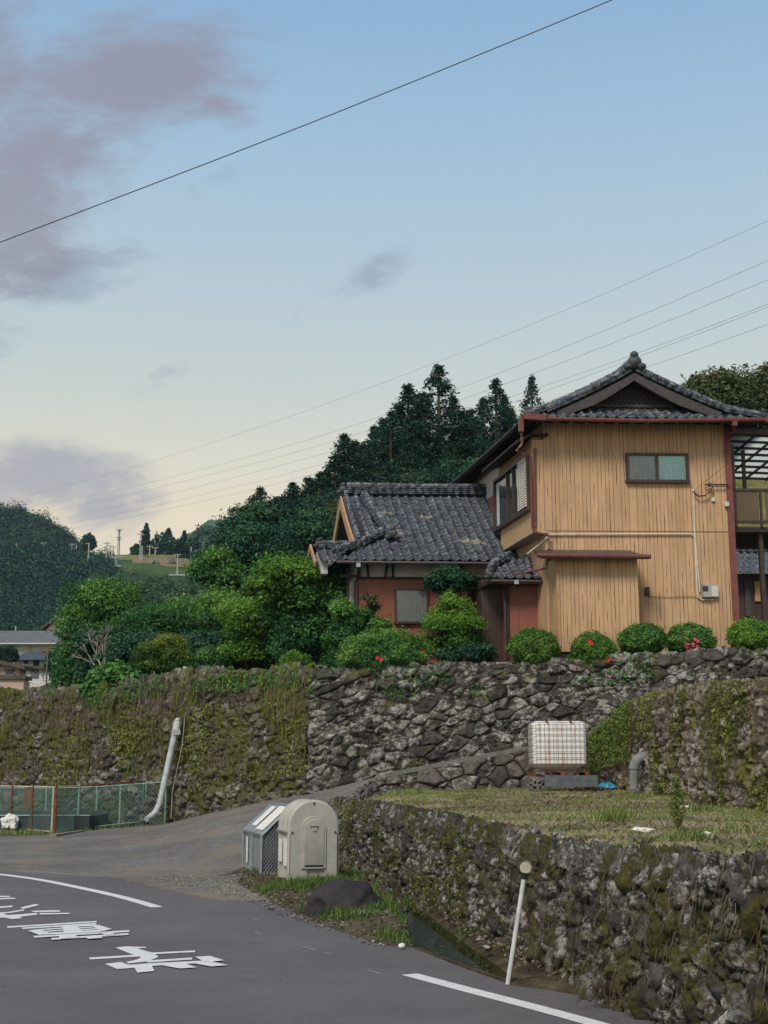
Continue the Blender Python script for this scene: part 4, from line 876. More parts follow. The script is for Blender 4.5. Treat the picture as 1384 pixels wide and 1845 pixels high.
# conduits, meter box, insulators
d_ = MB(); d_.tube(hp([(988, 963), (1244, 962), (1250, 964), (1252, 970), (1256, 1060), (1258, 1076), (1265, 1081), (1284, 1081)], v=-.05), .022, 8); d_.build('conduit', M_pipew, house)
d_ = MB(); d_.tube(hp([(1250, 886), (1252, 960), (1261, 1066)], v=-.05), .022, 8); d_.blob(hp([(1250, 884)], v=-.07)[0], (.05, .05, .05), .05, 2, 2); d_.build('conduit', M_pipew, house)
def pbox(x0, y0, x1, y1, v0_, v1_, name, m_, par, bev=.01):
    a = HF.front(x0, y1, v1_); c = HF.front(x1, y0, v1_); b_ = MB(); HF.box(b_, a[0], c[0], v0_, v1_, a[1], c[1]); return b_.build(name, m_, par, bevel=bev)
M_gry = flat('grey_enamel', (.35, .36, .36), .5, .4, 0, .2, 8); M_whi = flat('ivory_plastic', (.56, .54, .49), .5, .4, 0, .15, 8)
mb_ = pbox(1264, 1052, 1277, 1077, -.16, -.01, 'electricity_meter', M_gry, house); pbox(1266, 1056, 1275, 1064, -.185, -.161, 'dial', M_frame, mb_, 0); pbox(1278, 1057, 1291, 1076, -.13, -.01, 'meter_box', M_whi, house)
pbox(1162, 1058, 1169, 1074, -.08, -.01, 'tap_box', M_frame, house); pbox(1281, 897, 1287, 904, -.06, -.01, 'junction_cap', M_whi, house); pbox(1305, 905, 1312, 913, -.10, -.03, 'junction_cap', M_whi, house)
d_ = MB(); d_.tube(hp([(1270, 873), (1312, 873)], v=-.12), .02, 6); d_.tube(hp([(1280, 876), (1312, 876)], v=-.08), .012, 6); d_.blob(hp([(1278, 873)], v=-.14)[0], (.05, .05, .06), .1, 2, 2); d_.build('cable_bracket', M_frame, house)
d_ = MB(); d_.tube(hp([(1251, 887), (1258, 894), (1270, 893), (1279, 886), (1284, 877)], v=-.12), .022, 6); d_.tube(hp([(1250, 884), (1308, 838)], v=-.12), .006, 5); d_.build('cable', M_frame, house); d_ = MB(); d_.tube(hp([(1170, 1075), (1200, 1076), (1240, 1075), (1262, 1076)], v=-.03), .007, 5); d_.build('cable', M_frame, house)
d_ = MB(); d_.tube(hp([(950, 998)], v=.3) + hp([(988, 968)], v=-.03), .02, 6); d_.build('conduit', M_pipew, house)
d_ = MB(); d_.tube(hp([(986, 1006)], v=-1.1) + hp([(986, 1016), (984, 1024), (925, 1035)], v=-.9), .03, 8); d_.build('awning_drain', M_gut, house)
# far left end of the upper floor seen past the bay (white and red bits)
wallbox(HF, 'rear_wall', [(u_low - .10, u_low - .005, vb + .1, DEP, zsof + .1, zbt - .51)], M_red, house)
wallbox(HF, 'rear_plaster_wall', [(u_low - .06, u_low - .004, vb + 1.21, DEP, zbt - .5, ze - .15)], M_plaster, house)

# ------------------------------------------------------------------ balcony on the right side
bal_z = HF.front(1350, 948, 0.0)[1]
bal = MB(); HF.box(bal, W1 + .14, W1 + 3.2, .15, 3.0, bal_z - .14, bal_z); balc = bal.build('balcony', M_timber, house)
def post(u, v, z0, z1, wd_=.1, nm='post', m_=M_frame, par=None):
    b_ = MB(); HF.box(b_, u, u + wd_, v, v + wd_, z0, z1); return b_.build(nm, m_, par or balc)
post(W1 + .95, .3, zb - .3, bal_z - .145, .11); post(W1 + 2.9, .2, zb - .3, bal_z - .145, .11); post(W1 + .16, .1, bal_z, HF.front(1322, 800)[1], .12)
b_ = MB(); HF.box(b_, W1 + .3, W1 + .42, 1.2, 1.6, zb - .2, bal_z - 1.6) if 0 else None
zr1 = HF.front(1350, 880)[1]
b_ = MB(); HF.box(b_, W1 + .14, W1 + 3.2, .1, .18, zr1 - .06, zr1 + .02); HF.box(b_, W1 + .14, W1 + 3.2, .1, .16, bal_z + .1, bal_z + .18)
for k in range(5): HF.box(b_, W1 + .2 + k * .74, W1 + .26 + k * .74, .105, .155, bal_z, zr1 - .06)
b_.build('railing', M_frame, balc)
b_ = MB(); HF.box(b_, W1 + .28, W1 + .90, .12, .14, bal_z + .19, zr1 - .07); HF.box(b_, W1 + 1.1, W1 + 1.7, .12, .14, bal_z + .19, zr1 - .07); b_.build('railing_panel', flat('bronze_panel', (.12, .085, .05), .5, .3, 0, .15, 3), balc)
# polycarbonate roof
cz = HF.front(1318, 785)[1]
M_poly = NM('pale_polycarbonate', .35, .3); M_poly.color((.62, .66, .6)); 
_tr = M_poly.n('ShaderNodeBsdfTranslucent'); _tr.inputs[0].default_value = (.75, .8, .72, 1); _ms = M_poly.n('ShaderNodeMixShader'); _ms.inputs[0].default_value = .7
_o = [x for x in M_poly.t.nodes if x.type == 'OUTPUT_MATERIAL'][0]; M_poly.l(M_poly.b.outputs[0], _ms.inputs[1]); M_poly.l(_tr.outputs[0], _ms.inputs[2]); M_poly.l(_ms.outputs[0], _o.inputs[0]); M_poly = M_poly.m
def cp(u, v): return pt(W1 + .1 + u, v, cz - .03 * u - .0 + (.0 if v < 1 else .0) - .12 * (v - .2) * 0 - .10 * (v) * 0 + .0 - .13 * v)
cn = MB(); cn.add([cp(0, -.2), cp(3.4, -.2), cp(3.4, 3.2), cp(0, 3.2)], [(0, 1, 2, 3)]); can = cn.build('canopy_roof', M_poly, balc)
cn = MB(); dz = Vector((0, 0, -.05))
for k in range(8): cn.bar(cp(0, -.2 + k * .48) + dz, cp(3.4, -.2 + k * .48) + dz, .05, .07)
for k in range(6): cn.bar(cp(k * .62 + .02, -.2) + dz * 1.3, cp(k * .62 + .02, 3.2) + dz * 1.3, .05, .06)
cn.bar(cp(-.0, -.26) + Vector((0, 0, .03)), cp(3.4, -.26) + Vector((0, 0, .03)), .14, .16)
cn.bar(cp(.75, .8) + dz * 2, pt(W1 + .85, .8, zr1), .09, .09, up=(0, 1, 0)); cn.build('canopy_frame', M_frame, balc)

# ------------------------------------------------------------------ single storey house
P0 = at(643, 1190, 38.8); SF = Frame((P0.x, 38.8, 0), 2.0, 10.5)
zsb = 4.6; zb1 = SF.front(760, 1043)[1]; uR = SF.front(884, 1060)[0]; ze2 = SF.front(760, 1011, -.7)[1]
low = thing('single_storey_house', SF.p(uR / 2, 0, zsb), 'low house with red corrugated wall, white plaster band and lichen spotted dark tile roof', 'house')
wallbox(SF, 'wall', [(0, uR + 1.2, 0, 6.2, zsb - .3, zb1)], M_red, low)
wallbox(SF, 'plaster_band', [(.02, uR + 1.2, .03, 6.15, zb1 + .04, ze2 + .35)], M_plaster, low)
b_ = MB(); SF.box(b_, -.03, uR + 1.2, -.04, .0, zb1 - .02, zb1 + .05); 
for (x0, y0, x1, y1) in ((660, 1012, 664, 1042), (700, 1012, 694, 1042), (708, 1012, 708, 1042), (828, 1012, 835, 1042), (648, 1012, 648, 1042)):
    a, za_ = SF.front(x0, y0, -.01); c, zc_ = SF.front(x1, y1, -.01); b_.bar(SF.p(a, -.02, za_ + .2), SF.p(c, -.02, zb1), .07, .09, up=(0, 1, 0))
b_.build('timber_framing', M_timber, low)
window(SF, (711, 1061, 771, 1123), 0, low, curtains=((0, 1, M_curtD, .03),), mull=False, fw=.05)
# left side small white panel wall, timber posts
b_ = MB(); SF.box(b_, -.32, -.24, -.1, -.02, zsb, ze2 - .1); SF.box(b_, -.5, .0, -.12, -.03, zb1 + .02, zb1 + .10); b_.build('porch_post', M_timber, low)
wallbox(SF, 'side_plaster', [(-.22, -.02, .4, .46, zb1 - 1.3, zb1 - .01)], M_plaster, low)
# roof planes
eL2, _ = SF.front(607, 1010, -.7); eR2, _ = SF.front(918, 1010, -.7)
run2 = 3.8; _, zr2 = SF.front(800, 893, -.7 + run2); rise2 = zr2 - ze2; LS2 = math.hypot(run2, rise2); es2 = SF.p(0, run2 - .7, zr2) - SF.p(0, -.7, ze2)
P_ = SF.p(0, -.7, ze2); N_ = SF.U.cross(es2).normalized()
def onroof(px, py):
    q = onpl(px, py, P_, N_); d = q - P_; return d.dot(SF.U), d.dot(es2.normalized())
vu = onroof(640, 915); hj = onroof(700, 966); vb2 = onroof(660, 975); cr_ = onroof(606, 1006); print('roof2', ze2, zr2, vu, hj, vb2, cr_, eL2, eR2)
uv = (vu[0] + vb2[0]) / 2
def mask2(u, s_):
    U_ = u + eL2; hip = cr_[0] + (hj[0] - cr_[0]) * (s_ - 0) / hj[1]
    return np.where(s_ < hj[1], (U_ > hip) | ((U_ > uv) & (s_ > vb2[1])), U_ > uv)
LI = [onroof(*p) for p in [(718, 918), (790, 922), (715, 940), (722, 950), (728, 955), (850, 962), (870, 964), (862, 961)]]
def lich(u, s_):
    r_ = np.zeros(u.shape, bool)
    for a, b__ in LI: r_ |= (np.abs(u + eL2 - a) < .2) & (np.abs(s_ - b__) < .10)
    return r_
tile_patch('roof_slope', SF.p(eL2, -.7, ze2), SF.U, es2, eR2 - eL2 + 1.3, LS2, low, mask2, 8, sag=.10, lichen=lich)
bk = MB(); bk.add([SF.p(uv, run2 - .7, zr2 - .02), SF.p(eR2 + 1.2, run2 - .7, zr2 - .02), SF.p(eR2 + 1.2, 2 * run2 - .7, ze2), SF.p(uv, 2 * run2 - .7, ze2)], [(0, 1, 2, 3)]); bk.build('rear_slope', M_tile_plain, low)
esn = es2.normalized(); RP_ = lambda q, up=0.0: P_ + SF.U * q[0] + esn * q[1] + Vector((0, 0, up))
rA = SF.p(uv + .15, run2 - .7, zr2 + .02); rB = SF.p(SF.front(902, 890, run2 - .7)[0], run2 - .7, zr2 + .02)
ridge('main_ridge', [rA, (rA + rB) / 2 + Vector((0, 0, -.02)), rB], low, .32, .28, 3, .09); onigawara(rA + Vector((-.12, 0, .08)), .9, low)
q0 = onroof(684, 897); q1 = onroof(716, 970); ridge('descending_ridge', [RP_(q0, .05), RP_(((q0[0] + q1[0]) / 2, (q0[1] + q1[1]) / 2), .0), RP_(q1, .07)], low, .30, .14, 4, .10); onigawara(RP_(q1, .10) + Vector((.02, -.1, 0)), .95, low)
q2 = onroof(703, 962); q3 = cr_; ridge('hip_ridge', [RP_(q2, .06), RP_(((q2[0] + q3[0]) / 2, (q2[1] + q3[1]) / 2), -.02), RP_(q3, .10)], low, .24, .12, 5, .085)
for k in range(2): ridge('verge_tiles', [RP_((uv + .10 + .30 * k, LS2 * .99), .06 - .03 * k), RP_((uv + .10 + .30 * k, LS2 * .6), -.02 - .03 * k), RP_((uv + .10 + .3 * k, vb2[1] + .1), .02 - .03 * k)], low, .12, .05, 6 + k, .06)
# left gable with tan bargeboards
ap = RP_((uv, LS2), -.05); f1_ = RP_((uv, vb2[1] - .1), -.02); f2_ = SF.p(uv, 2 * run2 - .7 - .75, f1_.z)
def gboard(a, c, wd_=.26):
    b_ = MB(); n = 12; V = []
    for i in range(n):
        k = i / (n - 1); p = a.lerp(c, k) + Vector((0, 0, -.30 * 2 * k * (1 - k) * .5)); 
        V += [p, p - Vector((0, 0, wd_ * (1.25 - .1 * k))), p + SF.U * .06, p + SF.U * .06 - Vector((0, 0, wd_ * (1.25 - .1 * k)))]
    F_ = [(0, 1, 3, 2), (4 * n - 4, 4 * n - 2, 4 * n - 1, 4 * n - 3)]
    for i in range(n - 1): a_ = 4 * i; c_ = a_ + 4; F_ += [(a_, c_, c_ + 1, a_ + 1), (a_ + 2, a_ + 3, c_ + 3, c_ + 2), (a_, a_ + 2, c_ + 2, c_), (a_ + 1, c_ + 1, c_ + 3, a_ + 3)]
    b_.add([v - SF.U * .07 for v in V], F_); return b_.build('bargeboard', M_cream, low)
gboard(ap, f1_, .3); gboard(ap, f2_, .3)
b_ = MB(); b_.prism([ap + SF.U * .45, f1_ + SF.U * .45, f2_ + SF.U * .45], SF.U * .05); b_.build('gable', M_timber, low)
b_ = MB(); b_.prism([ap + SF.U * .06, f1_ + SF.U * .06, f1_ + SF.U * .06 - Vector((0, 0, .02)), ap + SF.U * .06 - Vector((0, 0, .02))], SF.U * .4); b_.build('verge_lining', M_timber, low)
ridge('rear_verge_tiles', [ap + Vector((0, 0, .06)), ap.lerp(f2_, .5) + Vector((0, 0, -.12)), f2_ + Vector((0, 0, .03))], low, .12, .06, 12, .06)
# skirt roof on the left (hip end)
esL = SF.p(uv, vb2[1], f1_.z) - SF.p(eL2, vb2[1], ze2)
tile_patch('side_skirt_roof', SF.p(eL2, -.7, ze2), SF.V, esL, 6.5, esL.length, low, lambda u, s_: u > s_ * (.72), 15, sag=.03)
# soffit, gutter
sb = MB(); sb.add([SF.p(eL2 + .05, -.66, ze2 - .05), SF.p(eR2 + .3, -.66, ze2 - .05), SF.p(eR2 + .3, .05, ze2 + .2), SF.p(0, .05, ze2 + .2)], [(0, 1, 2, 3)]); sb.add([SF.p(eL2 + .05, -.66, ze2 - .05), SF.p(0, .05, ze2 + .2), SF.p(0, 5.8, ze2 + .2), SF.p(eL2 + .05, 5.8, ze2 - .05)], [(0, 1, 2, 3)]); sb.build('soffit', M_timber, low)
gt = MB(); gt.tube([SF.p(eL2 - .02, -.78, ze2 - .05), SF.p(eR2, -.78, ze2 - .07)], .045, 8); gu = gt.build('gutter', M_gutd, low)
b_ = MB(); a = SF.front(646, 1018, -.78); b_.bar(SF.p(a[0], -.78, a[1] - .06), SF.p(a[0], -.78, a[1] + .06), .12, .09); b_.build('rain_head', M_gry, low)
b_ = MB(); b_.tube([SF.p(a[0], -.78, a[1]), SF.p(-.02, -.08, a[1] - .35), SF.p(-.05, -.08, zsb)], .035, 8); b_.build('downpipe', M_gutd, low)
# side wing on the far left with its own little gable
wgu, wgz = SF.front(574, 978, 1.6); wr = SF.front(640, 978, 1.6)[0]
ridge('wing_ridge', [SF.p(wgu, 1.6, wgz - .18), SF.p(wr, 1.6, wgz - .18)], low, .24, .16, 21, .08); onigawara(SF.p(wgu, 1.55, wgz - .1), .7, low)
tile_patch('wing_roof', SF.p(wgu - .1, .4, wgz - .78), SF.U, SF.p(0, 1.6, wgz - .18) - SF.p(0, .4, wgz - .78), wr - wgu + .2, 1.34, low, None, 22, sag=.02)
b_ = MB(); b_.prism([SF.p(wgu - .05, .6, wgz - .75), SF.p(wgu - .05, 1.6, wgz - .22), SF.p(wgu - .05, 3.2, wgz - 1.0), SF.p(wgu - .05, .6, wgz - 1.0), SF.p(wgu - .05, 3.2, wgz - 1.2)][:3] + [SF.p(wgu - .05, 3.2, wgz - 1.3), SF.p(wgu - .05, .6, wgz - 1.1)], SF.U * .2); b_.build('wing_wall', M_plaster, low)
b_ = MB()
for s_ in (0, 1): b_.bar(SF.p(wgu - .25, 1.6, wgz - .12), SF.p(wgu - .25, .35 if s_ == 0 else 3.3, wgz - .85 if s_ == 0 else wgz - 1.05), .05, .16)
b_.build('wing_bargeboard', M_cream, low)
# entrance wing between the two houses
EF = Frame(tuple(HF.p(0, 0, 0)), 2.0, 10.5)
ve = .9; ea, _ = EF.front(915, 1100, ve); eb, _ = EF.front(988, 1100, ve); ezt = EF.front(950, 1046, ve)[1]
wallbox(EF, 'entrance_wall', [(ea, eb, ve, ve + 2.4, zsb - .3, ezt + .15)], M_red, low)
e0, _ = EF.front(868, 1100, ve + .5); wallbox(EF, 'entrance_recess', [(e0, ea - .004, ve + .5, ve + 2.4, zsb - .3, ezt + .1)], M_brownc, low)
b_ = MB(); EF.box(b_, ea - .08, ea + .02, ve - .06, ve + .05, zsb - .3, ezt + .1); b_.build('entrance_post', M_timber, low)
pe = -.0; pa, pz = EF.front(880, 1043, ve - .5); pb, _ = EF.front(990, 1043, ve - .5)
esp = EF.p(0, ve + .7, pz + .72) - EF.p(0, ve - .5, pz)
tile_patch('entrance_roof', EF.p(pa, ve - .5, pz), EF.U, esp, pb - pa, esp.length, low, lambda u, s_: u > s_ * .42, 31, sag=.04, tw=.25)
ridge('entrance_ridge', [EF.p(pa + .02, ve - .48, pz + .06), EF.p(pa + .28, ve + .15, pz + .40), EF.p(pa + .95, ve + .7, pz + .80)], low, .2, .10, 33, .08)
ridge('entrance_verge', [EF.p(pb - .5, ve - .3, pz + .2), EF.p(pb - .35, ve + .3, pz + .52), EF.p(pb - .3, ve + .7, pz + .75)], low, .18, .06, 34, .06); onigawara(EF.p(pa + .05, ve - .55, pz + .05), .7, low)
b_ = MB(); b_.prism([EF.p(pa + .03, ve - .46, pz - .03), EF.p(pb, ve - .46, pz - .03), EF.p(pb, ve + 2, pz - .03), EF.p(pa + .03, ve + 2, pz - .03)], (0, 0, -.1)); b_.build('entrance_soffit', M_timber, low)
b_ = MB(); b_.tube([EF.p(pa + .05, ve - .55, pz - .06), EF.p(pb, ve - .55, pz - .07)], .04, 8); b_.build('entrance_gutter', M_gutd, low)
b_ = MB(); ex_, ez_ = EF.front(929, 1050, ve - .5); b_.bar(EF.p(ex_, ve - .58, ez_ - .05), EF.p(ex_, ve - .58, ez_ + .06), .12, .09); b_.build('rain_head', M_gry, low)
b_ = MB(); b_.tube([EF.p(ex_, ve - .55, ez_ - .04), EF.p(ea - .1, ve - .1, ez_ - .4), EF.p(ea - .1, ve - .1, zsb)], .03, 8); b_.build('downpipe', M_gutd, low)
# ------------------------------------------------------------------ neighbour house behind on the right
NF = Frame(tuple(at(1320, 1100, 46)), 2, 8); NF.O.z = 0
nz0 = NF.front(1350, 1040)[1]; nb = thing('neighbour_house', NF.p(2, 0, 4.6), 'neighbouring house with blue grey tile roof seen under the balcony at the right edge', 'house')
n0, nzb = NF.front(1318, 1034, -.6); n1 = n0 + 4.5; _, nzt = NF.front(1350, 1000, 2.2)
ess = NF.p(0, 2.2, nzt + .1) - NF.p(0, -.6, nzb); tile_patch('roof_slope', NF.p(n0, -.6, nzb), NF.U, ess, n1 - n0, ess.length, nb, None, 41, sag=.05)
ridge('main_ridge', [NF.p(n0, 2.2, nzt + .1), NF.p(n1, 2.2, nzt + .1)], nb, .3, .2, 44, .09)
wallbox(NF, 'wall', [(n0 + .2, n1 - .2, 0, 4, 4.3, nzb + .1)], M_brownc, nb)
b_ = MB(); a = NF.front(1358, 1048, 0); c = NF.front(1378, 1084, 0); NF.box(b_, a[0], c[0], -.08, -.004, c[1], a[1]); b_.build('shutter', M_cream, nb)
b_ = MB(); a = NF.front(1340, 1048, 0); c = NF.front(1352, 1110, 0); NF.box(b_, a[0], c[0], -.06, -.004, c[1], a[1]); b_.build('door', M_timber2, nb)
# ================================================================== vegetation helpers
def leaf_arrays(C, N, size, asp, rg, bend=.18):
    n = len(C); N = N / (np.linalg.norm(N, axis=1)[:, None] + 1e-9); r = rg.normal(size=(n, 3)); t = np.cross(N, r); t /= (np.linalg.norm(t, axis=1)[:, None] + 1e-9); b = np.cross(N, t)
    s = (size * rg.uniform(.6, 1.35, n))[:, None]; V = np.stack([C - t * s * .5 - N * s * bend * .3, C + b * s * asp * .5, C + t * s * .5 - N * s * bend, C - b * s * asp * .5], 1)
    return V.reshape(-1, 3), np.arange(n * 4).reshape(-1, 4)
def clump_points(clumps, n, rg, shell=(.55, 1.05), zs=.85, up=.45, spread=.5):
    c = np.array([k[0] for k in clumps], float); r = np.array([k[1] for k in clumps], float); w_ = r ** 2; w_ = w_ / w_.sum(); i = rg.choice(len(c), n, p=w_)
    d = rg.normal(size=(n, 3)); d /= np.linalg.norm(d, axis=1)[:, None]; d[:, 2] = np.where(d[:, 2] < -.35, -d[:, 2] * .6, d[:, 2])
    P = c[i] + d * (r[i] * rg.uniform(shell[0], shell[1], n) * np.where(rg.random(n) < .09, rg.uniform(1.1, 1.5, n), 1))[:, None] * np.array([1, 1, zs]); N = d * .8 + np.array([0, 0, up]) + rg.normal(size=(n, 3)) * spread
    return P, N, i
def ell_clumps(ells, K, rr, rg, surf=.55):
    out_ = []; vol = np.array([e[1][0] * e[1][2] for e in ells]); vol = vol / vol.sum()
    for _ in range(K):
        e = ells[rg.choice(len(ells), p=vol)]; d = rg.normal(size=3); d /= np.linalg.norm(d); q = rg.uniform(surf, 1.0) ** .6
        out_.append((tuple(np.array(e[0]) + d * q * np.array(e[1])), rg.uniform(*rr)))
    return out_
def foliage_mesh(name, clumps, n, size, asp, mat, parent, seed, zs=.85, up=.45, bias=0.0, spread=.5, shell=(.55, 1.05)):
    rg = np.random.default_rng(seed); P, N, i = clump_points(clumps, n, rg, shell, zs, up, spread); V, F = leaf_arrays(P, N, size, asp, rg); cr = rg.random(len(clumps))
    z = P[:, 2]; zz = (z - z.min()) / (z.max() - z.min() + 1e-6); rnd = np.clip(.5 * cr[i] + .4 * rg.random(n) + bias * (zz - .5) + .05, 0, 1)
    return mesh_np(name, V, F, mat, parent, False, fattr={'rnd': rnd})
F_dark = foliage('evergreen_leaves', [(0, (.008, .040, .028)), (.5, (.022, .082, .045)), (1, (.065, .165, .065))], .2)
F_mid = foliage('broad_leaves', [(0, (.010, .055, .030)), (.42, (.045, .155, .045)), (.75, (.12, .28, .045)), (1, (.25, .41, .075))], .32)
F_lite = foliage('young_leaves', [(0, (.04, .11, .02)), (.5, (.11, .25, .035)), (1, (.26, .44, .07))], .4)
F_yel = foliage('yellow_green_leaves', [(0, (.02, .07, .02)), (.5, (.085, .17, .03)), (1, (.30, .34, .055))], .35)
F_ced = foliage('cedar_needles', [(0, (.008, .032, .026)), (.5, (.018, .058, .042)), (.85, (.04, .09, .05)), (1, (.09, .075, .05))], .1)
F_far = foliage('far_forest_leaves', [(0, (.005, .024, .028)), (.45, (.013, .052, .048)), (.8, (.035, .10, .06)), (1, (.085, .15, .06))], .08)
F_az = foliage('azalea_leaves', [(0, (.035, .10, .02)), (.5, (.09, .21, .035)), (1, (.20, .34, .06))], .35)
F_olive = foliage('olive_brown_leaves', [(0, (.03, .065, .025)), (.5, (.065, .105, .035)), (1, (.15, .14, .055))], .2)
F_vine = foliage('wall_creeper', [(0, (.05, .06, .015)), (.4, (.12, .145, .022)), (.75, (.26, .28, .035)), (1, (.38, .36, .08))], .3)
F_moss = foliage('bank_moss', [(0, (.025, .03, .010)), (.6, (.06, .075, .018)), (1, (.12, .15, .03))], .2)
F_straw = foliage('dry_stalks', [(0, (.07, .05, .03)), (.5, (.15, .115, .07)), (1, (.28, .23, .15))], .15)
F_grass = foliage('grass_blades', [(0, (.04, .085, .02)), (.5, (.09, .17, .03)), (1, (.19, .26, .065))], .3)
F_fgrass = foliage('field_grass', [(0, (.10, .14, .04)), (.5, (.18, .25, .065)), (.85, (.30, .32, .11)), (1, (.40, .34, .18))], .3)
M_bark = flat('bark', (.07, .055, .045), .9, .1, 0, .45, 8, .6)
M_deadwood = flat('pale_dead_wood', (.30, .27, .23), .85, .1, 0, .3, 8, .3)
M_fred = flat('red_petals', (.62, .035, .03), .6, .2, 0, .2, 20); M_fpink = flat('pink_petals', (.62, .06, .13), .6, .2, 0, .2, 20)
def limb(rg, b_, p0, p1, r0, r1, n=5, wob=.12):
    p0, p1 = Vector(p0), Vector(p1); L = (p1 - p0).length; pts = [p0.lerp(p1, i / (n - 1)) + (Vector(rg.normal(size=3)) * wob * L * .3 if 0 < i < n - 1 else Vector((0, 0, 0))) for i in range(n)]
    b_.tube(pts, [r0 + (r1 - r0) * i / (n - 1) for i in range(n)], 6)
def px_ell(px, py, rx, ry, Y, depth=.8):
    c = at(px, py, Y); k = (Y * math.cos(TH) + (c.z - EYE) * math.sin(TH)) / FPX; return (tuple(c), (rx * k, rx * k * depth, ry * k))
def broad(name, ells_px, Y, nl, size, mat, seed, label, cat='tree', base_z=3.7, K=40, rr=(.35, .75), group=None, asp=.5, bias=.25, depth=.8, trunk=True, surf=.5, up=.45, base_px=None, flowers=None, shell=(.55, 1.05)):
    rg = np.random.default_rng(seed); sh = sum(rr) / 2 * .4; ells = [px_ell(*e, Y, depth) for e in ells_px]; ells = [(e[0], tuple(max(q - sh, q * .3) for q in e[1])) for e in ells]
    cx = ells[0][0][0] if base_px is None else at(base_px, 1200, Y)[0]; t = thing(name, (cx, Y, base_z), label, cat, group)
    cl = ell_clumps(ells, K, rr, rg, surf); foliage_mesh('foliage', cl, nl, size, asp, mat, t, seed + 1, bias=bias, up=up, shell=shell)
    if trunk:
        b_ = MB(); c0 = Vector(ells[0][0]); top = Vector((c0.x, c0.y, c0.z - ells[0][1][2] * .2)); h = max(.5, top.z - base_z); limb(rg, b_, (cx, Y, base_z - .1), top, .03 + .022 * h, .03 + .01 * h, 6, .08)
        for k in rg.choice(len(cl), min(7, len(cl)), False): limb(rg, b_, Vector((cx, Y, base_z)).lerp(top, rg.uniform(.4, .95)), cl[k][0], .015 + .008 * h, .012, 5, .15)
        b_.build('trunk', M_bark, t, True)
    if flowers:
        for (fx, fy, n, sp, m_) in flowers:
            b_ = MB(); 
            for _ in range(n):
                c = at(fx + rg.normal() * sp, fy + rg.normal() * sp * .7, Y - ells[0][1][1] * .97)
                for q in range(5):
                    a = q * 1.257 + rg.random(); d = Vector((math.cos(a), -.35, math.sin(a))) * .035; e_ = Vector((-math.sin(a), 0, math.cos(a))) * .018
                    b_.add([c, c + d * .6 + e_, c + d * 1.3, c + d * .6 - e_], [(0, 1, 2, 3)])
            b_.build('flowers', m_, t)
    return t
# ------------------------------------------------------------------ clipped azaleas along the house
AZ = [(962, 1167, 46, 34, 35.0, 'bright green clipped azalea ball left of the projecting bay, by the red wall', None, F_az),
      (1070, 1178, 43, 38, 34.8, 'clipped azalea ball with a few orange red flowers, spilling over the wall', [(1060, 1160, 2, 5, M_fred), (1082, 1195, 3, 5, M_fred)], F_az),
      (1158, 1153, 43, 30, 35.05, 'plain deep green clipped azalea ball between two flowering ones', None, F_mid),
      (1244, 1155, 45, 31, 35.3, 'dark clipped azalea ball with pink flowers low on its left side', [(1238, 1167, 14, 8, M_fpink)], F_mid),
      (1356, 1147, 46, 32, 34.9, 'light green clipped azalea ball beneath the balcony at the right edge', None, F_lite)]
def azalea(px, py, rx, ry, Y, label, fl, mat, seed, n=9000, size=.07, lump=.14):
    e = px_ell(px, py, rx, ry, Y, .9); t = thing('azalea', (e[0][0], Y, e[0][2] - e[1][2]), label, 'shrub', 'clipped azaleas on the wall top'); rg = np.random.default_rng(seed)
    d = rg.normal(size=(n, 3)); d /= np.linalg.norm(d, axis=1)[:, None]; k = 1 + lump * vnoise(d[:, 0] * 3.2 + seed, d[:, 1] * 3.2, d[:, 2] * 3.2, seed) + .5 * lump * vnoise(d[:, 0] * 7, d[:, 1] * 7, d[:, 2] * 7, seed + 3)
    P = np.array(e[0]) + d * (k * rg.uniform(.82, 1.03, n) * np.where(rg.random(n) < .05, rg.uniform(1.03, 1.16, n), 1))[:, None] * np.array(e[1]); V, F = leaf_arrays(P, d + rg.normal(size=(n, 3)) * .55 + np.array([0, 0, .3]), size, .5, rg)
    mesh_np('foliage', V, F, mat, t, False, fattr={'rnd': np.clip(rg.random(n) * .6 + .45 * (k - 1) / lump * .6 + .25, 0, 1)})
    b_ = MB(); 
    for q in range(6): limb(rg, b_, (e[0][0], Y, e[0][2] - e[1][2]), np.array(e[0]) + rg.normal(size=3) * .25 * np.array(e[1]), .02, .01, 4)
    b_.build('stems', M_bark, t, True)
    for (fx, fy, m, sp, m_) in (fl or []):
        b_ = MB()
        for _ in range(m):
            u_, v_ = rg.normal() * sp, rg.normal() * sp * .6; c = at(fx + u_, fy + v_, Y); dx = (c.x - e[0][0]) / e[1][0]; dz = (c.z - e[0][2]) / e[1][2]; c.y = Y - e[1][1] * math.sqrt(max(.0, 1 - dx * dx - dz * dz)) - .05
            for q in range(5):
                a = q * 1.257 + rg.random(); dd = Vector((math.cos(a), -.3, math.sin(a))) * .045; e_ = Vector((-math.sin(a), 0, math.cos(a))) * .025
                b_.add([c, c + dd * .6 + e_, c + dd * 1.2, c + dd * .6 - e_], [(0, 1, 2, 3)])
        b_.build('flowers', m_, t)
    return t
for i, a in enumerate(AZ): azalea(*a, seed=100 + i)
azalea(697, 1187, 80, 50, 36.2, 'largest azalea mound with red flowers, hanging over the wall before the red walled house', [(725, 1224, 6, 4, M_fred), (683, 1192, 2, 3, M_fred), (765, 1180, 1, 2, M_fred)], F_mid, 120, 20000, .075, .22)
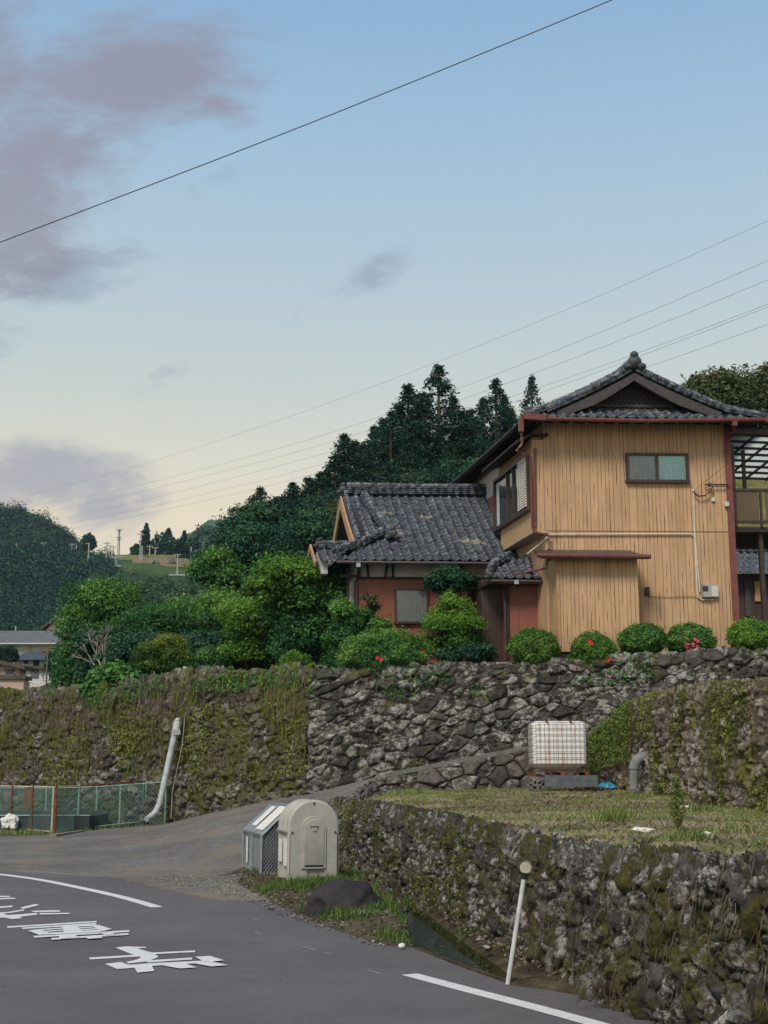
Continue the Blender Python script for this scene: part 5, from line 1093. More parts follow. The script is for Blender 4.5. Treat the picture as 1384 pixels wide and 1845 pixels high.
# ------------------------------------------------------------------ garden trees and shrubs
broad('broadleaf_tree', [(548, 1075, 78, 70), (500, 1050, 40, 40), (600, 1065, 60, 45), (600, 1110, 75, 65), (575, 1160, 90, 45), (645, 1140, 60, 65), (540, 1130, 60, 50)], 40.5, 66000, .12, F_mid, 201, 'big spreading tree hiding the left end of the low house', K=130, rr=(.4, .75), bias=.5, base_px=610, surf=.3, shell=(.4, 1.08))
broad('broadleaf_tree', [(250, 1190, 90, 40), (380, 1185, 90, 40), (500, 1180, 80, 40), (600, 1170, 60, 45)], 44.5, 40000, .13, F_dark, 216, 'long dark hedge of undergrowth closing the garden behind the shrubs', 'hedge', K=120, rr=(.4, .7), trunk=False, surf=.2)
broad('broadleaf_tree', [(520, 1035, 50, 28), (470, 1065, 34, 28), (565, 1035, 40, 22)], 39.9, 15000, .11, F_lite, 202, 'bright yellow green young tree top rising left of the low roof', K=46, rr=(.22, .42), base_px=500, trunk=False, shell=(.3, 1.15))
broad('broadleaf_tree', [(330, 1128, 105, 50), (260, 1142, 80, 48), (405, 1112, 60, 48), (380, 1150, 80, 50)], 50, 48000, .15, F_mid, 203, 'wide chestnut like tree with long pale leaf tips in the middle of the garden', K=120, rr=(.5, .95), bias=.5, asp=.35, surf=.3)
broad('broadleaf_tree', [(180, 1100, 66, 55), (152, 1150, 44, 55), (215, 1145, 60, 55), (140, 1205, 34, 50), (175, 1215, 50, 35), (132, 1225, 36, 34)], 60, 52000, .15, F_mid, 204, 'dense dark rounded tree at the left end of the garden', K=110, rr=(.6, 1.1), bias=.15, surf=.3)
broad('broadleaf_tree', [(445, 1120, 45, 50), (440, 1175, 45, 35)], 43.5, 20000, .11, F_lite, 205, 'light green bushy tree between the chestnut tree and the big spreading tree', K=50, rr=(.35, .6), surf=.3)
broad('broadleaf_tree', [(270, 1180, 70, 40), (190, 1185, 60, 50), (340, 1180, 50, 30)], 47, 26000, .13, F_dark, 206, 'dark low tree filling the shade behind the yellow green hedge', K=50, rr=(.35, .6))
broad('hedge_shrub', [(290, 1190, 55, 34), (310, 1180, 34, 34), (325, 1215, 30, 25)], 42.2, 20000, .085, F_yel, 207, 'feathery yellow green shrub growing on the wall above the white pipe', 'shrub', K=60, rr=(.25, .45), bias=.8, surf=.3)
broad('round_shrub', [(387, 1190, 28, 28)], 41.5, 6500, .09, F_mid, 208, 'small rounded grey green shrub beside the fallen pole', 'shrub', K=24, rr=(.18, .32), bias=.3)
broad('broadleaf_shrub', [(200, 1222, 38, 28), (175, 1240, 22, 20), (235, 1225, 22, 18)], 41.4, 2800, .24, F_mid, 209, 'large leaved bright shrub sagging over the wall at the left', 'shrub', K=26, rr=(.25, .4), bias=.3, asp=.55)
broad('creeping_shrub', [(540, 1212, 24, 24), (535, 1190, 30, 20)], 37.4, 5000, .08, F_lite, 210, 'tuft of fresh green creeper beside the corner of the tall stone wall', 'shrub', K=22, rr=(.18, .3))
broad('nandina_shrub', [(815, 1095, 38, 32), (825, 1130, 58, 34), (790, 1125, 30, 20), (840, 1165, 50, 30), (800, 1160, 40, 24)], 37.0, 26000, .08, F_lite, 211, 'feathery bright green shrub standing before the window of the low house', 'shrub', base_z=4.3, K=80, rr=(.18, .38), bias=.6, shell=(.3, 1.2))
broad('round_shrub', [(815, 1050, 48, 27)], 38.0, 8000, .09, F_dark, 212, 'dark green rounded bush under the eaves between low house and entrance', 'shrub', base_z=4.3, K=30, rr=(.2, .36))
broad('low_shrub', [(860, 1178, 36, 20), (800, 1185, 20, 14)], 36.3, 5000, .08, F_dark, 213, 'low dark shrub on the wall top below the feathery bright one', 'shrub', base_z=4.3, K=22, rr=(.16, .3))
broad('slender_shrub', [(668, 1092, 22, 20), (655, 1120, 18, 24)], 38.0, 2400, .085, F_olive, 214, 'thin reddish brown tipped shrub against the red corrugated wall', 'shrub', base_z=4.3, K=16, rr=(.14, .26), shell=(.2, 1.2))
broad('broadleaf_tree', [(645, 1165, 52, 48), (668, 1125, 26, 40), (600, 1200, 40, 22), (630, 1120, 40, 50)], 37.9, 22000, .10, F_mid, 215, 'dark bush between the big spreading tree and the azalea mound', 'shrub', K=30, rr=(.25, .42))
# dead branches
rg = np.random.default_rng(5); b_ = MB(); root = at(190, 1218, 42.6)
def twig(p, d, L, r, lev):
    q = p + d * L; b_.tube([p, p + d * L * .5 + Vector(rg.normal(size=3)) * L * .06, q], [r, r * .8, r * .55], 5)
    if lev > 0:
        for _ in range(3): dd = (d + Vector(rg.normal(size=3)) * .42 + Vector((-.08, 0, .12))).normalized(); twig(q, dd, L * rg.uniform(.55, .85), r * .58, lev - 1)
t = thing('dead_shrub', root, 'bare pale branches of a dead shrub leaning left over the wall', 'shrub')
for dd in ((-.55, 0, .55), (-.1, .1, .9), (-.35, -.1, .75)): twig(root, Vector(dd).normalized(), .6, .035, 3)
b_.build('branches', M_deadwood, t, True)
# ------------------------------------------------------------------ wall growth
def wall_growth(name, wall, n, size, asp, mat, seed, thr, fr, off=(.01, .07), vrange=(0, 1), droop=.0, label=None, urange=None, hang=False, nz=1.0):
    W = WALLS[wall]; rg = np.random.default_rng(seed); nr, nc = W['nr'], W['nc']; i = rg.integers(0, nr + 3, n * 3); j = rg.integers(0, nc, n * 3); i = np.minimum(i, W['P'].shape[0] - 1)
    U = W['U'][i, j]; Vv = W['V'][i, j]; f = fbm(U * fr, Vv * fr * .7, 0, 4, seed); vv = i / nr; k = (f > thr) & (vv >= vrange[0]) & (vv <= vrange[1])
    if urange is not None: k &= (U > urange[0]) & (U < urange[1])
    i = i[k][:n]; j = j[k][:n]; P = W['P'][i, j] + W['N'][i, j] * rg.uniform(off[0], off[1], len(i))[:, None]; N = W['N'][i, j]
    if hang:
        L = size * rg.uniform(.4, 1.5, len(i)); w_ = size * asp; t_ = np.cross(N, [0, 0, 1.0]); dn = np.array([0, 0, -1.0]) + rg.normal(size=(len(i), 3)) * .22; P2 = P + dn * L[:, None] + N * .02
        V = np.stack([P - t_ * w_ * .5, P + t_ * w_ * .5, P2 + t_ * w_ * .2, P2 - t_ * w_ * .2], 1).reshape(-1, 3); F = np.arange(len(i) * 4).reshape(-1, 4)
    else: V, F = leaf_arrays(P, N * nz + np.array([0, 0, .5]) + rg.normal(size=P.shape) * .5, size, asp, rg)
    o = mesh_np(name, V, F, mat, None, False, fattr={'rnd': np.clip(rg.random(len(i)) * .7 + .6 * np.clip(f[k][:n] - thr, 0, .5), 0, 1)}); o['kind'] = 'stuff'
    if label: o['label'] = label
    return o
wall_growth('wall_creeper', 'vine_wall', 13000, .08, .5, F_vine, 1, .04, 1.0, (.02, .12), (.25, 1.1), label='yellow green creeper on the tall wall')
wall_growth('hanging_stalks', 'vine_wall', 3200, .28, .045, F_straw, 2, .04, .8, (.04, .16), (.35, 1.1), hang=True, label='dry brown stalks hanging down the tall wall')
wall_growth('hanging_stalks', 'vine_wall', 5200, .28, .06, F_vine, 3, 0.06, .9, (.04, .14), (.4, 1.1), hang=True, label='green stalks hanging down the tall wall')
wall_growth('wall_creeper', 'vine_wall', 9000, .10, .5, F_mid, 11, -.05, .7, (.02, .2), (.88, 1.2), label='leafy growth along the top of the tall vine wall')
wall_growth('hanging_stalks', 'vine_wall', 3000, .45, .03, F_straw, 12, -.05, .5, (.04, .2), (.75, 1.1), hang=True, label='long dry stalks falling from the top of the vine wall')
wall_growth('wall_creeper', 'upper_field_wall', 20000, .05, .55, F_vine, 4, .06, .8, (.01, .06), (.0, 1.1), label='yellow creeper on the brown terrace wall')
wall_growth('wall_creeper', 'upper_field_wall', 9000, .06, .55, F_yel, 14, -.25, .8, (.03, .18), (.35, 1.15), urange=(0, 2.6), label='green ivy over the end of the brown terrace wall')
wall_growth('hanging_stalks', 'upper_field_wall', 3500, .22, .04, F_straw, 5, -.1, .8, (.02, .08), (.3, 1.1), hang=True, label='dry roots hanging down the brown terrace wall')
wall_growth('wall_creeper', 'field_wall', 14000, .034, .6, F_vine, 6, .05, 1.3, (.005, .04), (.15, .98), urange=(0, 12), label='yellow green creeper on the ditch wall')
wall_growth('hanging_stalks', 'field_wall', 4500, .10, .06, F_straw, 7, -.1, 1.1, (.01, .05), (.25, 1.02), hang=True, label='dry strands hanging down the ditch wall')
wall_growth('dry_grass', 'upper_field_wall', 9000, .07, .3, F_straw, 19, -.9, .8, (-.03, .03), (.96, 1.3), urange=(3.2, 30), label='dry grass lip along the top of the brown terrace wall')
wall_growth('wall_weeds', 'terrace_wall', 3500, .07, .6, F_mid, 8, .2, .7, (.01, .08), (.75, 1.15), label='weeds along the top of the lichen covered wall')
# ------------------------------------------------------------------ grass
def blades(name, P, h, wd, mat, seed, label=None, lean=.35):
    rg = np.random.default_rng(seed); n = len(P); hh = h * rg.uniform(.4, 1.3, n); a = rg.uniform(0, 6.28, n); x = np.stack([np.cos(a), np.sin(a), 0 * a], 1) * wd * .5; tip = P + np.stack([rg.normal(size=n) * lean, rg.normal(size=n) * lean, np.ones(n)], 1) * hh[:, None]; mid = P * .5 + tip * .5 + np.array([0, 0, 1]) * (hh * .08)[:, None]
    V = np.stack([P - x, P + x, mid + x * .7, tip, mid - x * .7], 1).reshape(-1, 3); i = np.arange(n) * 5
    F = np.concatenate([np.stack([i, i + 1, i + 2, i + 4], 1), np.stack([i + 4, i + 2, i + 3, i + 3], 1)]); F = F[:n]
    F3 = np.concatenate([np.stack([i, i + 1, i + 2], 1), np.stack([i, i + 2, i + 4], 1), np.stack([i + 4, i + 2, i + 3], 1)])
    o = mesh_np(name, V, F3, mat, None, False, fattr={'rnd': np.tile(rg.random(n), 3)}); o['kind'] = 'stuff'
    if label: o['label'] = label
    return o
def zv(q): return np.c_[q, verge_h(q[:, 0], q[:, 1])]
VP = [(v.x, v.y) for v in VERGE]
q = rnd_in(VP, 26000, 3); f = fbm(q[:, 0] * 2.6, q[:, 1] * 2.6, 0, 4, 9); blades('verge_grass', zv(q[(f > .10) & (verge_h(q[:, 0], q[:, 1]) > .072)][:4200]), .075, .012, F_grass, 4, 'bright green grass round the bins and the boulder')
ex = []
for (px, py, s_, n) in [(600, 1650, .10, 260), (640, 1655, .12, 300), (700, 1648, .10, 420), (715, 1640, .07, 250), (560, 1600, .3, 600), (520, 1600, .25, 420), (480, 1605, .14, 200), (700, 1690, .14, 320), (720, 1700, .1, 200), (590, 1592, .2, 400), (540, 1640, .1, 120)]:
    c = gr(px, py, .05); r_ = np.random.default_rng(px).normal(size=(n, 2)) * s_ + np.array([c.x, c.y]); ex.append(r_)
ex = np.concatenate(ex); ex = ex[in_poly(ex[:, 0], ex[:, 1], VP)]; blades('verge_grass', zv(ex[::2]), .11, .012, F_grass, 5, 'longer grass tufts round the boulder and the bins', .4)
q = rnd_in(VP, 3000, 13); q = zv(q); q[:, 2] += .01; rg = np.random.default_rng(3); V, F = leaf_arrays(q, np.array([0, 0, 1.0]) + rg.normal(size=q.shape) * .4, .05, .5, rg); o = mesh_np('leaf_litter', V, F, F_straw, None, False, fattr={'rnd': rg.random(len(q))}); o['kind'] = 'stuff'
q = rnd_in([(p[0], p[1]) for p in LP[::6]] + [(p[0], p[1]) for p in WB[::-6]], 9000, 14); q3 = np.c_[q, np.full(len(q), .02) + .05 * rg.random(len(q))]; V, F = leaf_arrays(q3, np.array([0, 0, 1.0]) + rg.normal(size=q3.shape) * .5, .045, .5, rg); o = mesh_np('leaf_litter', V, F, F_straw, None, False, fattr={'rnd': rg.random(len(q3)) ** 1.6}); o['kind'] = 'stuff'; o['label'] = 'dead leaves on the ledge beside the ditch'
q = q[::9]; rg = np.random.default_rng(9); k_ = rg.integers(0, len(LP), 3600); f = fbm(lt[k_] * .9, lt[k_] * 0, 0, 3, 7); k_ = k_[f > .0]; q4 = LP[k_] + np.stack([rg.normal(size=len(k_)) * .015 - .02, rg.normal(size=len(k_)) * .02 - .02, -np.abs(rg.normal(size=len(k_))) * .06], 1); V, F = leaf_arrays(q4, np.array([-1.0, -.4, .4]) + rg.normal(size=q4.shape) * .5, .026, .6, rg); o = mesh_np('bank_moss', V, F, F_moss, None, False, fattr={'rnd': rg.random(len(q4)) * .7}); o['kind'] = 'stuff'; o['label'] = 'moss and small ferns hanging over the ditch wall'
scatter_stones('ledge_stones', np.c_[q, np.full(len(q), .03)], .012, .05, M_pebble, 'small stones on the ledge', 9)
blades('ditch_weeds', np.concatenate([np.random.default_rng(k).normal(size=(60, 3)) * np.array([.07, .12, .01]) + np.array(gr(a, b__, -.06)) for k, (a, b__) in enumerate([(722, 1618), (735, 1630), (728, 1612), (905, 1690), (845, 1690), (1075, 1770), (990, 1720), (940, 1660)])]), .12, .014, F_grass, 8, 'weeds growing at the foot of the ditch wall')
fpoly = [(p[0], p[1]) for p in fa[::2]] + [(p[0], p[1]) for p in fb_[::-1]]
q = rnd_in(fpoly, 60000, 21); f = fbm(q[:, 0] * .6, q[:, 1] * .4, 0, 4, 33) + .25 * vnoise(q[:, 0] * 3, q[:, 1] * 3, 0, 2)
q1 = q[f > .08][:18000]; blades('field_grass', np.c_[q1, field_z(q1[:, 0], q1[:, 1])], .038, .013, F_fgrass, 22, 'short patchy grass on the fallow field', .8)
q1 = q[f <= .08][:13000]; blades('dry_grass', np.c_[q1, field_z(q1[:, 0], q1[:, 1])], .04, .016, F_straw, 23, 'dry mown grass on the fallow field', 1.2)
def tuft(px, py, n, sp, h, label, mat=F_fgrass, nm='weed_tuft', lean=.4, Y=None):
    # picture point on the field surface
    d = ray(px, py); z = 1.15
    for _ in range(8): p = gr(px, py, z); z = float(field_z(np.array(p.x), np.array(p.y)))
    r_ = np.random.default_rng(px).normal(size=(n, 2)) * sp + np.array([p.x, p.y]); o = blades(nm, np.c_[r_, field_z(r_[:, 0], r_[:, 1])], h, .02, mat, px, None, lean); del o['kind']; reg(o, label, 'weed', 'weed tufts on the field'); return p
for a in [(735, 1432, 260, .22, .11, 'weed tuft at the far left corner of the field'), (860, 1420, 160, .3, .09, 'low weed tuft left of the caged water tank'), (1105, 1480, 220, .12, .15, 'round green weed tuft in the middle of the field'),
          (1240, 1515, 220, .10, .10, 'bright weed tuft near the field wall on the right'), (1262, 1472, 120, .10, .09, 'small weed tuft near the brown terrace wall'), (1045, 1440, 120, .25, .07, 'thin weed tuft in front of the caged water tank'), (1330, 1500, 140, .14, .09, 'weed tuft at the right edge of the field')]: tuft(*a)
# tall single weed
p = gr(1222, 1490, 1.12); t = thing('tall_weed', (p.x, p.y, 1.1), 'tall feathery single weed standing upright in the field', 'weed'); h_ = (1490 - 1400) * p.y / 2400
b_ = MB(); b_.tube([p, p + Vector((-.02, 0, h_))], [.008, .003], 5); b_.build('stem', F_grass, t); rg = np.random.default_rng(2); z = rg.random(900); r_ = .065 * np.sin(np.pi * z) ** .7 + .01; a = rg.uniform(0, 6.28, 900)
P = np.stack([p.x + np.cos(a) * r_ * rg.random(900), p.y + np.sin(a) * r_ * rg.random(900), p.z + z * h_], 1); V, F = leaf_arrays(P, rg.normal(size=P.shape), .045, .25, rg); mesh_np('foliage', V, F, F_fgrass, t, False, fattr={'rnd': rg.random(900)})

# ================================================================== objects by the road
M_bin = flat('ivory_plastic_shell', (.37, .37, .325), .5, .4, 0, .16, 5); M_galv = flat('galvanised_steel', (.26, .29, .31), .5, .4, .35, .3, 6); M_paper = flat('paper_notice', (.68, .68, .64), .9, .1, 0, .12, 14); M_rust = flat('rust', (.20, .07, .04), .9, .1, 0, .5, 8)
M_hole = flat('dark_slot', (.02, .02, .02), .9); M_bolt = flat('rusty_bolt', (.09, .04, .03), .7)
c0 = gr(518, 1590, .06); c1 = gr(610, 1590, .06); aa = R(15); Ub = Vector((math.cos(aa), math.sin(aa), 0)); Vb = Vector((-math.sin(aa), math.cos(aa), 0)); wb = (c1.x - c0.x) / math.cos(aa) * 1.0
bn = thing('dome_bin', c0 + Ub * wb / 2 + Vb * .35 - Vector((0, 0, 0)), 'round topped ivory waste bin with an arched panel on its end', 'bin')
def BP(u, v, z): return c0 + Ub * u + Vb * v + Vector((0, 0, z - .0))
hb = (1590 - 1452) * c0.y / 2400 * 1.02; rad = wb / 2
def arch(r_, cx, zb_, zt_, n=16, sq=1.0):
    """arched outline: from bottom left round to bottom right"""
    pts = [(cx - r_, zb_)]
    for i in range(n + 1): a = math.pi - math.pi * i / n; pts.append((cx + r_ * math.cos(a), zt_ - r_ * sq + r_ * sq * math.sin(a)))
    pts.append((cx + r_, zb_)); return pts
def loft(secs, closed=True, caps=True):
    V = []; F = []; n = len(secs[0])
    for s_ in secs: V += s_
    for i in range(len(secs) - 1):
        for j in range(n): j2 = (j + 1) % n; F.append((i * n + j, i * n + j2, (i + 1) * n + j2, (i + 1) * n + j))
    if caps: F.append(tuple(range(n))); F.append(tuple(reversed(range((len(secs) - 1) * n, len(secs) * n))))
    return V, F
secs = []; D_b = .78
prof_v = [(0, .03), (.025, 0.0), (.09, 0.0), (.095, .018), (.10, 0.018)]
v_ = .10
while v_ < D_b - .12:
    prof_v += [(v_ + .015, .035), (v_ + .05, .035), (v_ + .065, .018), (v_ + .085, .018)]; v_ += .085
prof_v += [(D_b - .09, .018), (D_b - .085, 0), (D_b - .02, 0), (D_b, .03)]
for v_, ins in prof_v:
    secs.append([BP(u, v_, z) for u, z in arch(rad - ins, wb / 2, .0, hb - ins)])
b_ = MB(); b_.add(*loft(secs)); b_.build('shell', M_bin, bn, True, autos=35)
def panel(pts_out, dv, v0_, name, mat, par, inset=.012):
    b_ = MB(); a = [BP(u, v0_, z) for u, z in pts_out]; cx = sum(u for u, z in pts_out) / len(pts_out); cz_ = sum(z for u, z in pts_out) / len(pts_out)
    bb = [BP(u + (cx - u) * inset * 4, v0_ - dv, z + (cz_ - z) * inset * 4) for u, z in pts_out]; b_.add(*loft([a, bb])); return b_.build(name, mat, par, True, autos=30)
# frame lip, raised arched panel, grip, slot
panel(arch(wb * .245, wb * .50, .16, hb * .80), .022, .001, 'end_panel', M_bin, bn); ep = panel(arch(wb * .20, wb * .50, .20, hb * .76), .012, -.022, 'inner_panel', M_bin, bn)
def bbox(u0, u1, z0, z1, v0_, v1_, name, m_, par=bn, bev=.004):
    b_ = MB(); b_.obox(BP(u0, v0_, z0), Ub * (u1 - u0), Vb * (v1_ - v0_), (0, 0, z1 - z0)); return b_.build(name, m_, par, bevel=bev)
bbox(wb * .33, wb * .67, .205, .235, -.04, -.034, 'slot', M_hole); bbox(wb * .32, wb * .68, .185, .204, -.05, -.034, 'slot_lip', M_bin)
bbox(wb * .42, wb * .58, hb * .665, hb * .675, -.05, -.034, 'grip_slot', M_hole); b_ = MB(); b_.prism([BP(wb * .43, -.035, hb * .66), BP(wb * .57, -.035, hb * .66), BP(wb * .53, -.035, hb * .615), BP(wb * .47, -.035, hb * .615)], -Vb * .012); b_.build('grip', M_bin, bn)
b_ = MB()
for dz_ in (0, .05, .10): b_.obox(BP(wb * .45, -.0362, hb * .5 - dz_), Ub * wb * .10, Vb * .002, (0, 0, .010))
b_.obox(BP(wb * .45, -.0364, hb * .5 - .16), Ub * .012, Vb * .002, (0, 0, .17)); b_.build('faded_lettering', flat('faded_grey_print', (.36, .355, .30), .6), bn)
for (u, z) in ((wb * .50, hb * .955), (wb * .08, hb * .60), (wb * .92, hb * .60)):
    b_ = MB(); b_.tube([BP(u, .002, z), BP(u, -.014, z)], .016, 10); b_.build('bolt', M_bolt, bn)
bbox(wb * .035, wb * .045, .10, hb * .58, -.002, .01, 'seam', M_hole, bn, 0); bbox(wb * .955, wb * .965, .10, hb * .58, -.002, .01, 'seam', M_hole, bn, 0)
bbox(-.012, -.001, .22, .60, .07, .30, 'notice', M_paper, bn, 0); bbox(-.012, -.001, .26, .58, .42, .66, 'notice', M_paper, bn, 0); bbox(-.02, .02, hb * .60, hb * .63, .02, D_b - .03, 'door_rail', M_bin)
# steel mesh bin
s0 = gr(479, 1588, .0) + Vector((0, .25, 0)); s0 = Vector(((479 - 692) / 2400 * (s0.y) , s0.y, 0)); sb_ = thing('steel_bin', s0, 'grey galvanised mesh waste bin with a sloping notice covered lid', 'bin')
def SP(u, v, z): return s0 + Ub * u + Vb * v + Vector((0, 0, z))
Ls = 1.75; Ws = .62; z0_, zf_, zbk = .08, .66, 1.06
b_ = MB(); b_.prism([SP(0, 0, z0_), SP(0, Ls, z0_), SP(0, Ls, zf_), SP(0, 0, zf_)], Ub * .02); fp = b_.build('front_panel', M_galv, sb_)
b_ = MB(); b_.prism([SP(-.02, -.02, zf_ + .004), SP(-.02, Ls + .02, zf_ + .004), SP(.42, Ls + .02, zbk), SP(.42, -.02, zbk)], Vector((.01, 0, .02))); lid = b_.build('lid', M_galv, sb_)
b_ = MB(); b_.prism([SP(.42, -.02, zbk + .012), SP(.42, Ls + .02, zbk + .012), SP(Ws, Ls + .02, zbk + .012), SP(Ws, -.02, zbk + .012)], (0, 0, .02)); b_.build('top_panel', M_galv, sb_)
b_ = MB(); b_.prism([SP(Ws, 0, z0_), SP(Ws, Ls, z0_), SP(Ws, Ls, zbk), SP(Ws, 0, zbk)], Ub * .02); b_.prism([SP(0, Ls, z0_), SP(Ws, Ls, z0_), SP(Ws, Ls, zbk), SP(.42, Ls, zbk), SP(0, Ls, zf_)], Vb * .02); b_.build('back_panel', M_galv, sb_)
b_ = MB()
for a, c in (((0, 0, 0), (0, 0, zf_)), ((Ws, 0, 0), (Ws, 0, zbk)), ((0, 0, z0_), (Ws, 0, z0_)), ((0, 0, zf_), (.42, 0, zbk)), ((0, Ls, 0), (0, Ls, zf_)), ((0, 0, zf_), (0, Ls, zf_)), ((0, 0, z0_), (0, Ls, z0_)), ((0, Ls * .5, z0_), (0, Ls * .5, zf_))): b_.bar(SP(*a) - Ub * .012 - Vb * .012, SP(*c) - Ub * .012 - Vb * .012, .035, .035, up=(.3, .9, .1))
b_.build('frame', M_galv, sb_)
b_ = MB()
for k in range(-16, 20):                                            # diamond mesh on the end
    for sg in (1, -1):
        pts = [(.31 + k * .05 + sg * i * .02, z0_ + .0 + i * .02 * 1.3) for i in range(44)]; pts = [q for q in pts if 0 < q[0] < Ws and q[1] < (zf_ + (zbk - zf_) * min(1, q[0] / .42))]
        if len(pts) > 1: b_.bar(SP(pts[0][0], .005, pts[0][1]), SP(pts[-1][0], .005, pts[-1][1]), .010, .005, up=(0, 1, 0))
b_.build('mesh_panel', M_galv, sb_)
b_ = MB(); b_.prism([SP(-.012, Ls * .72, .18), SP(-.012, Ls * .80, .18), SP(-.012, Ls * .80, .58), SP(-.012, Ls * .72, .58)], -Ub * .003); b_.build('notice', M_paper, fp)
def lidp(u, v): k = (u + .02) / .44; return SP(u, v, zf_ + .004 + (zbk - zf_ - .004) * k) + Vector((.0, 0, .026))
for (u0, u1, v0_, v1_) in ((.06, .38, .95, 1.35), (.02, .40, .10, .75)):
    b_ = MB(); b_.prism([lidp(u0, v0_), lidp(u1, v0_), lidp(u1, v1_), lidp(u0, v1_)], (0, 0, .003)); b_.build('notice', M_paper, lid)
# boulder and slab
bc = gr(622, 1646, .05); b_ = MB(); b_.blob((bc.x, bc.y + .25, .05), (.455, .36, .37), .16, 1.3, 5, 11, flat=-.1)
for i, v in enumerate(b_.v):
    x, y, z = v; d = mnoise.noise(Vector((x * 9, y * 9, z * 9))) * .02 + mnoise.noise(Vector((x * 3.3, y * 3.3, z * 3.3))) * .05; z2 = min(z, .385 + .25 * (z - .385) if z > .385 else z); b_.v[i] = (x + d, y + d, z2 + d * .6)
M_bould = NM('dark_boulder_rock', .75, .3); gg = M_bould.noise(38, 7, .75); c = M_bould.ramp(gg, [(.35, (.012, .010, .013)), (.55, (.03, .026, .03)), (.72, (.08, .07, .072))]); c = M_bould.mix(M_bould.ramp(M_bould.noise(3, 5, .7), [(.5, 0.0), (.7, .5)]), c, (.06, .053, .052)); M_bould.color(c); M_bould.bump(gg, .6, .02)
o = b_.build('boulder', M_bould.m, None, True); reg(o, 'dark rounded boulder in the grass before the ivory bin', 'rock')
b_ = MB(); sc_ = gr(665, 1660, .0); b_.obox(Vector((sc_.x - .2, sc_.y - .08, .03)), (.42, .02, 0), (.04, .24, 0), (0, 0, .075)); o = b_.build('stone_slab', M_conc, None, bevel=.012); reg(o, 'small flat stone slab lying in grass between boulder and ditch', 'rock')
for k, (px, py, lb) in enumerate([(724, 1704, 'small white stone beside the orange brown tuft at the ditch mouth')]):
    b_ = MB(); p = gr(px, py, .03); b_.blob(p, (.035, .03, .025), .2, 2, 2, k); o = b_.build('white_stone', M_paper, None, True); reg(o, lb, 'stone')
# delineator
pb_ = gr(915, 1773, 0); hpx = 2400 / pb_.y; t = thing('road_marker_post', pb_, 'leaning white road marker post with round pale reflector', 'marker post')
topp = Vector(((937 - 692) / 2400 * pb_.y * .995, pb_.y, (1773 - 1598) / hpx)); M_pole = flat('white_pole_paint', (.55, .56, .55), .5, .4, 0, .25, 9)
pole_d = (topp - pb_).normalized(); b_ = MB(); b_.tube([pb_ - pole_d * .1, topp], .0185, 12); b_.build('post', M_pole, t, True, autos=40)
b_ = MB(); b_.tube([topp - pole_d * .002, topp + pole_d * .045], .026, 12); b_.build('collar', M_hole, t, True, autos=40)
rc = topp + pole_d * .085; nn = Vector((-.16, -1, .02)).normalized(); b_ = MB(); b_.tube([rc + nn * .012, rc - nn * .045], .048, 20); b_.build('housing', flat('grey_housing', (.2, .2, .19), .6), t, True, autos=40)
M_refl = flat('yellowed_reflector', (.42, .40, .31), .35, .5, 0, .25, 14); b_ = MB(); b_.tube([rc + nn * .022, rc + nn * .0125], .044, 20); b_.build('reflector', M_refl, t, True, autos=40)
b_ = MB(); b_.tube([rc + nn * .0, rc + nn * .026], .05, 20, cap=False); b_.tube([rc - nn * .04, rc + nn * .0225], .050, 20, cap=False); b_.build('rim', M_pole, t, True)
# ------------------------------------------------------------------ caged tank on pallet
Yt = 27.0; k = Yt / 2400; tx0 = at(958, 1350, Yt).x; tx1 = at(1061, 1350, Yt).x; zf = lambda py: EYE + (1390 - py) * k * 1.0
tk = thing('caged_water_tank', ((tx0 + tx1) / 2, Yt + .5, zf(1395)), 'white plastic water tank in a rusty wire cage beside the stone wall', 'water tank')
M_tank = NM('stained_white_plastic', .5, .3); vv_ = M_tank.coord((9, 9, .35)); n1_ = M_tank.noise(1, 4, .6, vec=vv_); c = M_tank.ramp(n1_, [(.40, (.78, .78, .77)), (.54, (.74, .72, .70)), (.60, (.50, .35, .27)), (.64, (.74, .73, .72))]); M_tank.color(c); M_tank = M_tank.m
ztk0, ztk1 = zf(1388), zf(1301); Wt = tx1 - tx0
b_ = MB(); rc_ = .07
def rrect(x0, x1, y0, y1, z, r): 
    P = []
    for (cx, cy, a0) in ((x1 - r, y1 - r, 0), (x0 + r, y1 - r, 90), (x0 + r, y0 + r, 180), (x1 - r, y0 + r, 270)):
        for q in range(5): a = R(a0 + q * 22.5); P.append(Vector((cx + r * math.cos(a), cy + r * math.sin(a), z)))
    return P
secs = []
for (z, ins) in ((ztk0, .20), (ztk0 + .02, .17), (ztk0 + .11, .05), (ztk0 + .13, .03), (ztk1 - .10, .03), (ztk1 - .03, .05), (ztk1, .11)): secs.append(rrect(tx0 + ins, tx1 - ins, Yt + ins, Yt + 1.0 - ins, z, .09))
b_.add(*loft(secs)); b_.build('tank', M_tank, tk, True, autos=40)
b_ = MB(); M_cage = flat('rusty_cage_wire', (.10, .075, .065), .7, .3, .3, .4, 8)
for q in range(14): x = tx0 + Wt * q / 13; b_.bar((x, Yt, ztk0 - .03), (x, Yt, ztk1 - .02), .005, .005, up=(0, 1, 0)); b_.bar((x, Yt + 1, ztk0 - .03), (x, Yt + 1, ztk1 - .02), .005, .005, up=(0, 1, 0))
for q in range(6):
    y = Yt + q / 5
    for x in (tx0, tx1): b_.bar((x, y, ztk0 - .03), (x, y, ztk1 - .02), .008, .008, up=(0, 1, 0))
for q in range(9):
    z = ztk0 + .02 + (ztk1 - ztk0 - .05) * q / 8
    for a, c in (((tx0, Yt, z), (tx1, Yt, z)), ((tx0, Yt, z), (tx0, Yt + 1, z)), ((tx1, Yt, z), (tx1, Yt + 1, z)), ((tx0, Yt + 1, z), (tx1, Yt + 1, z))): b_.bar(a, c, .009, .009)
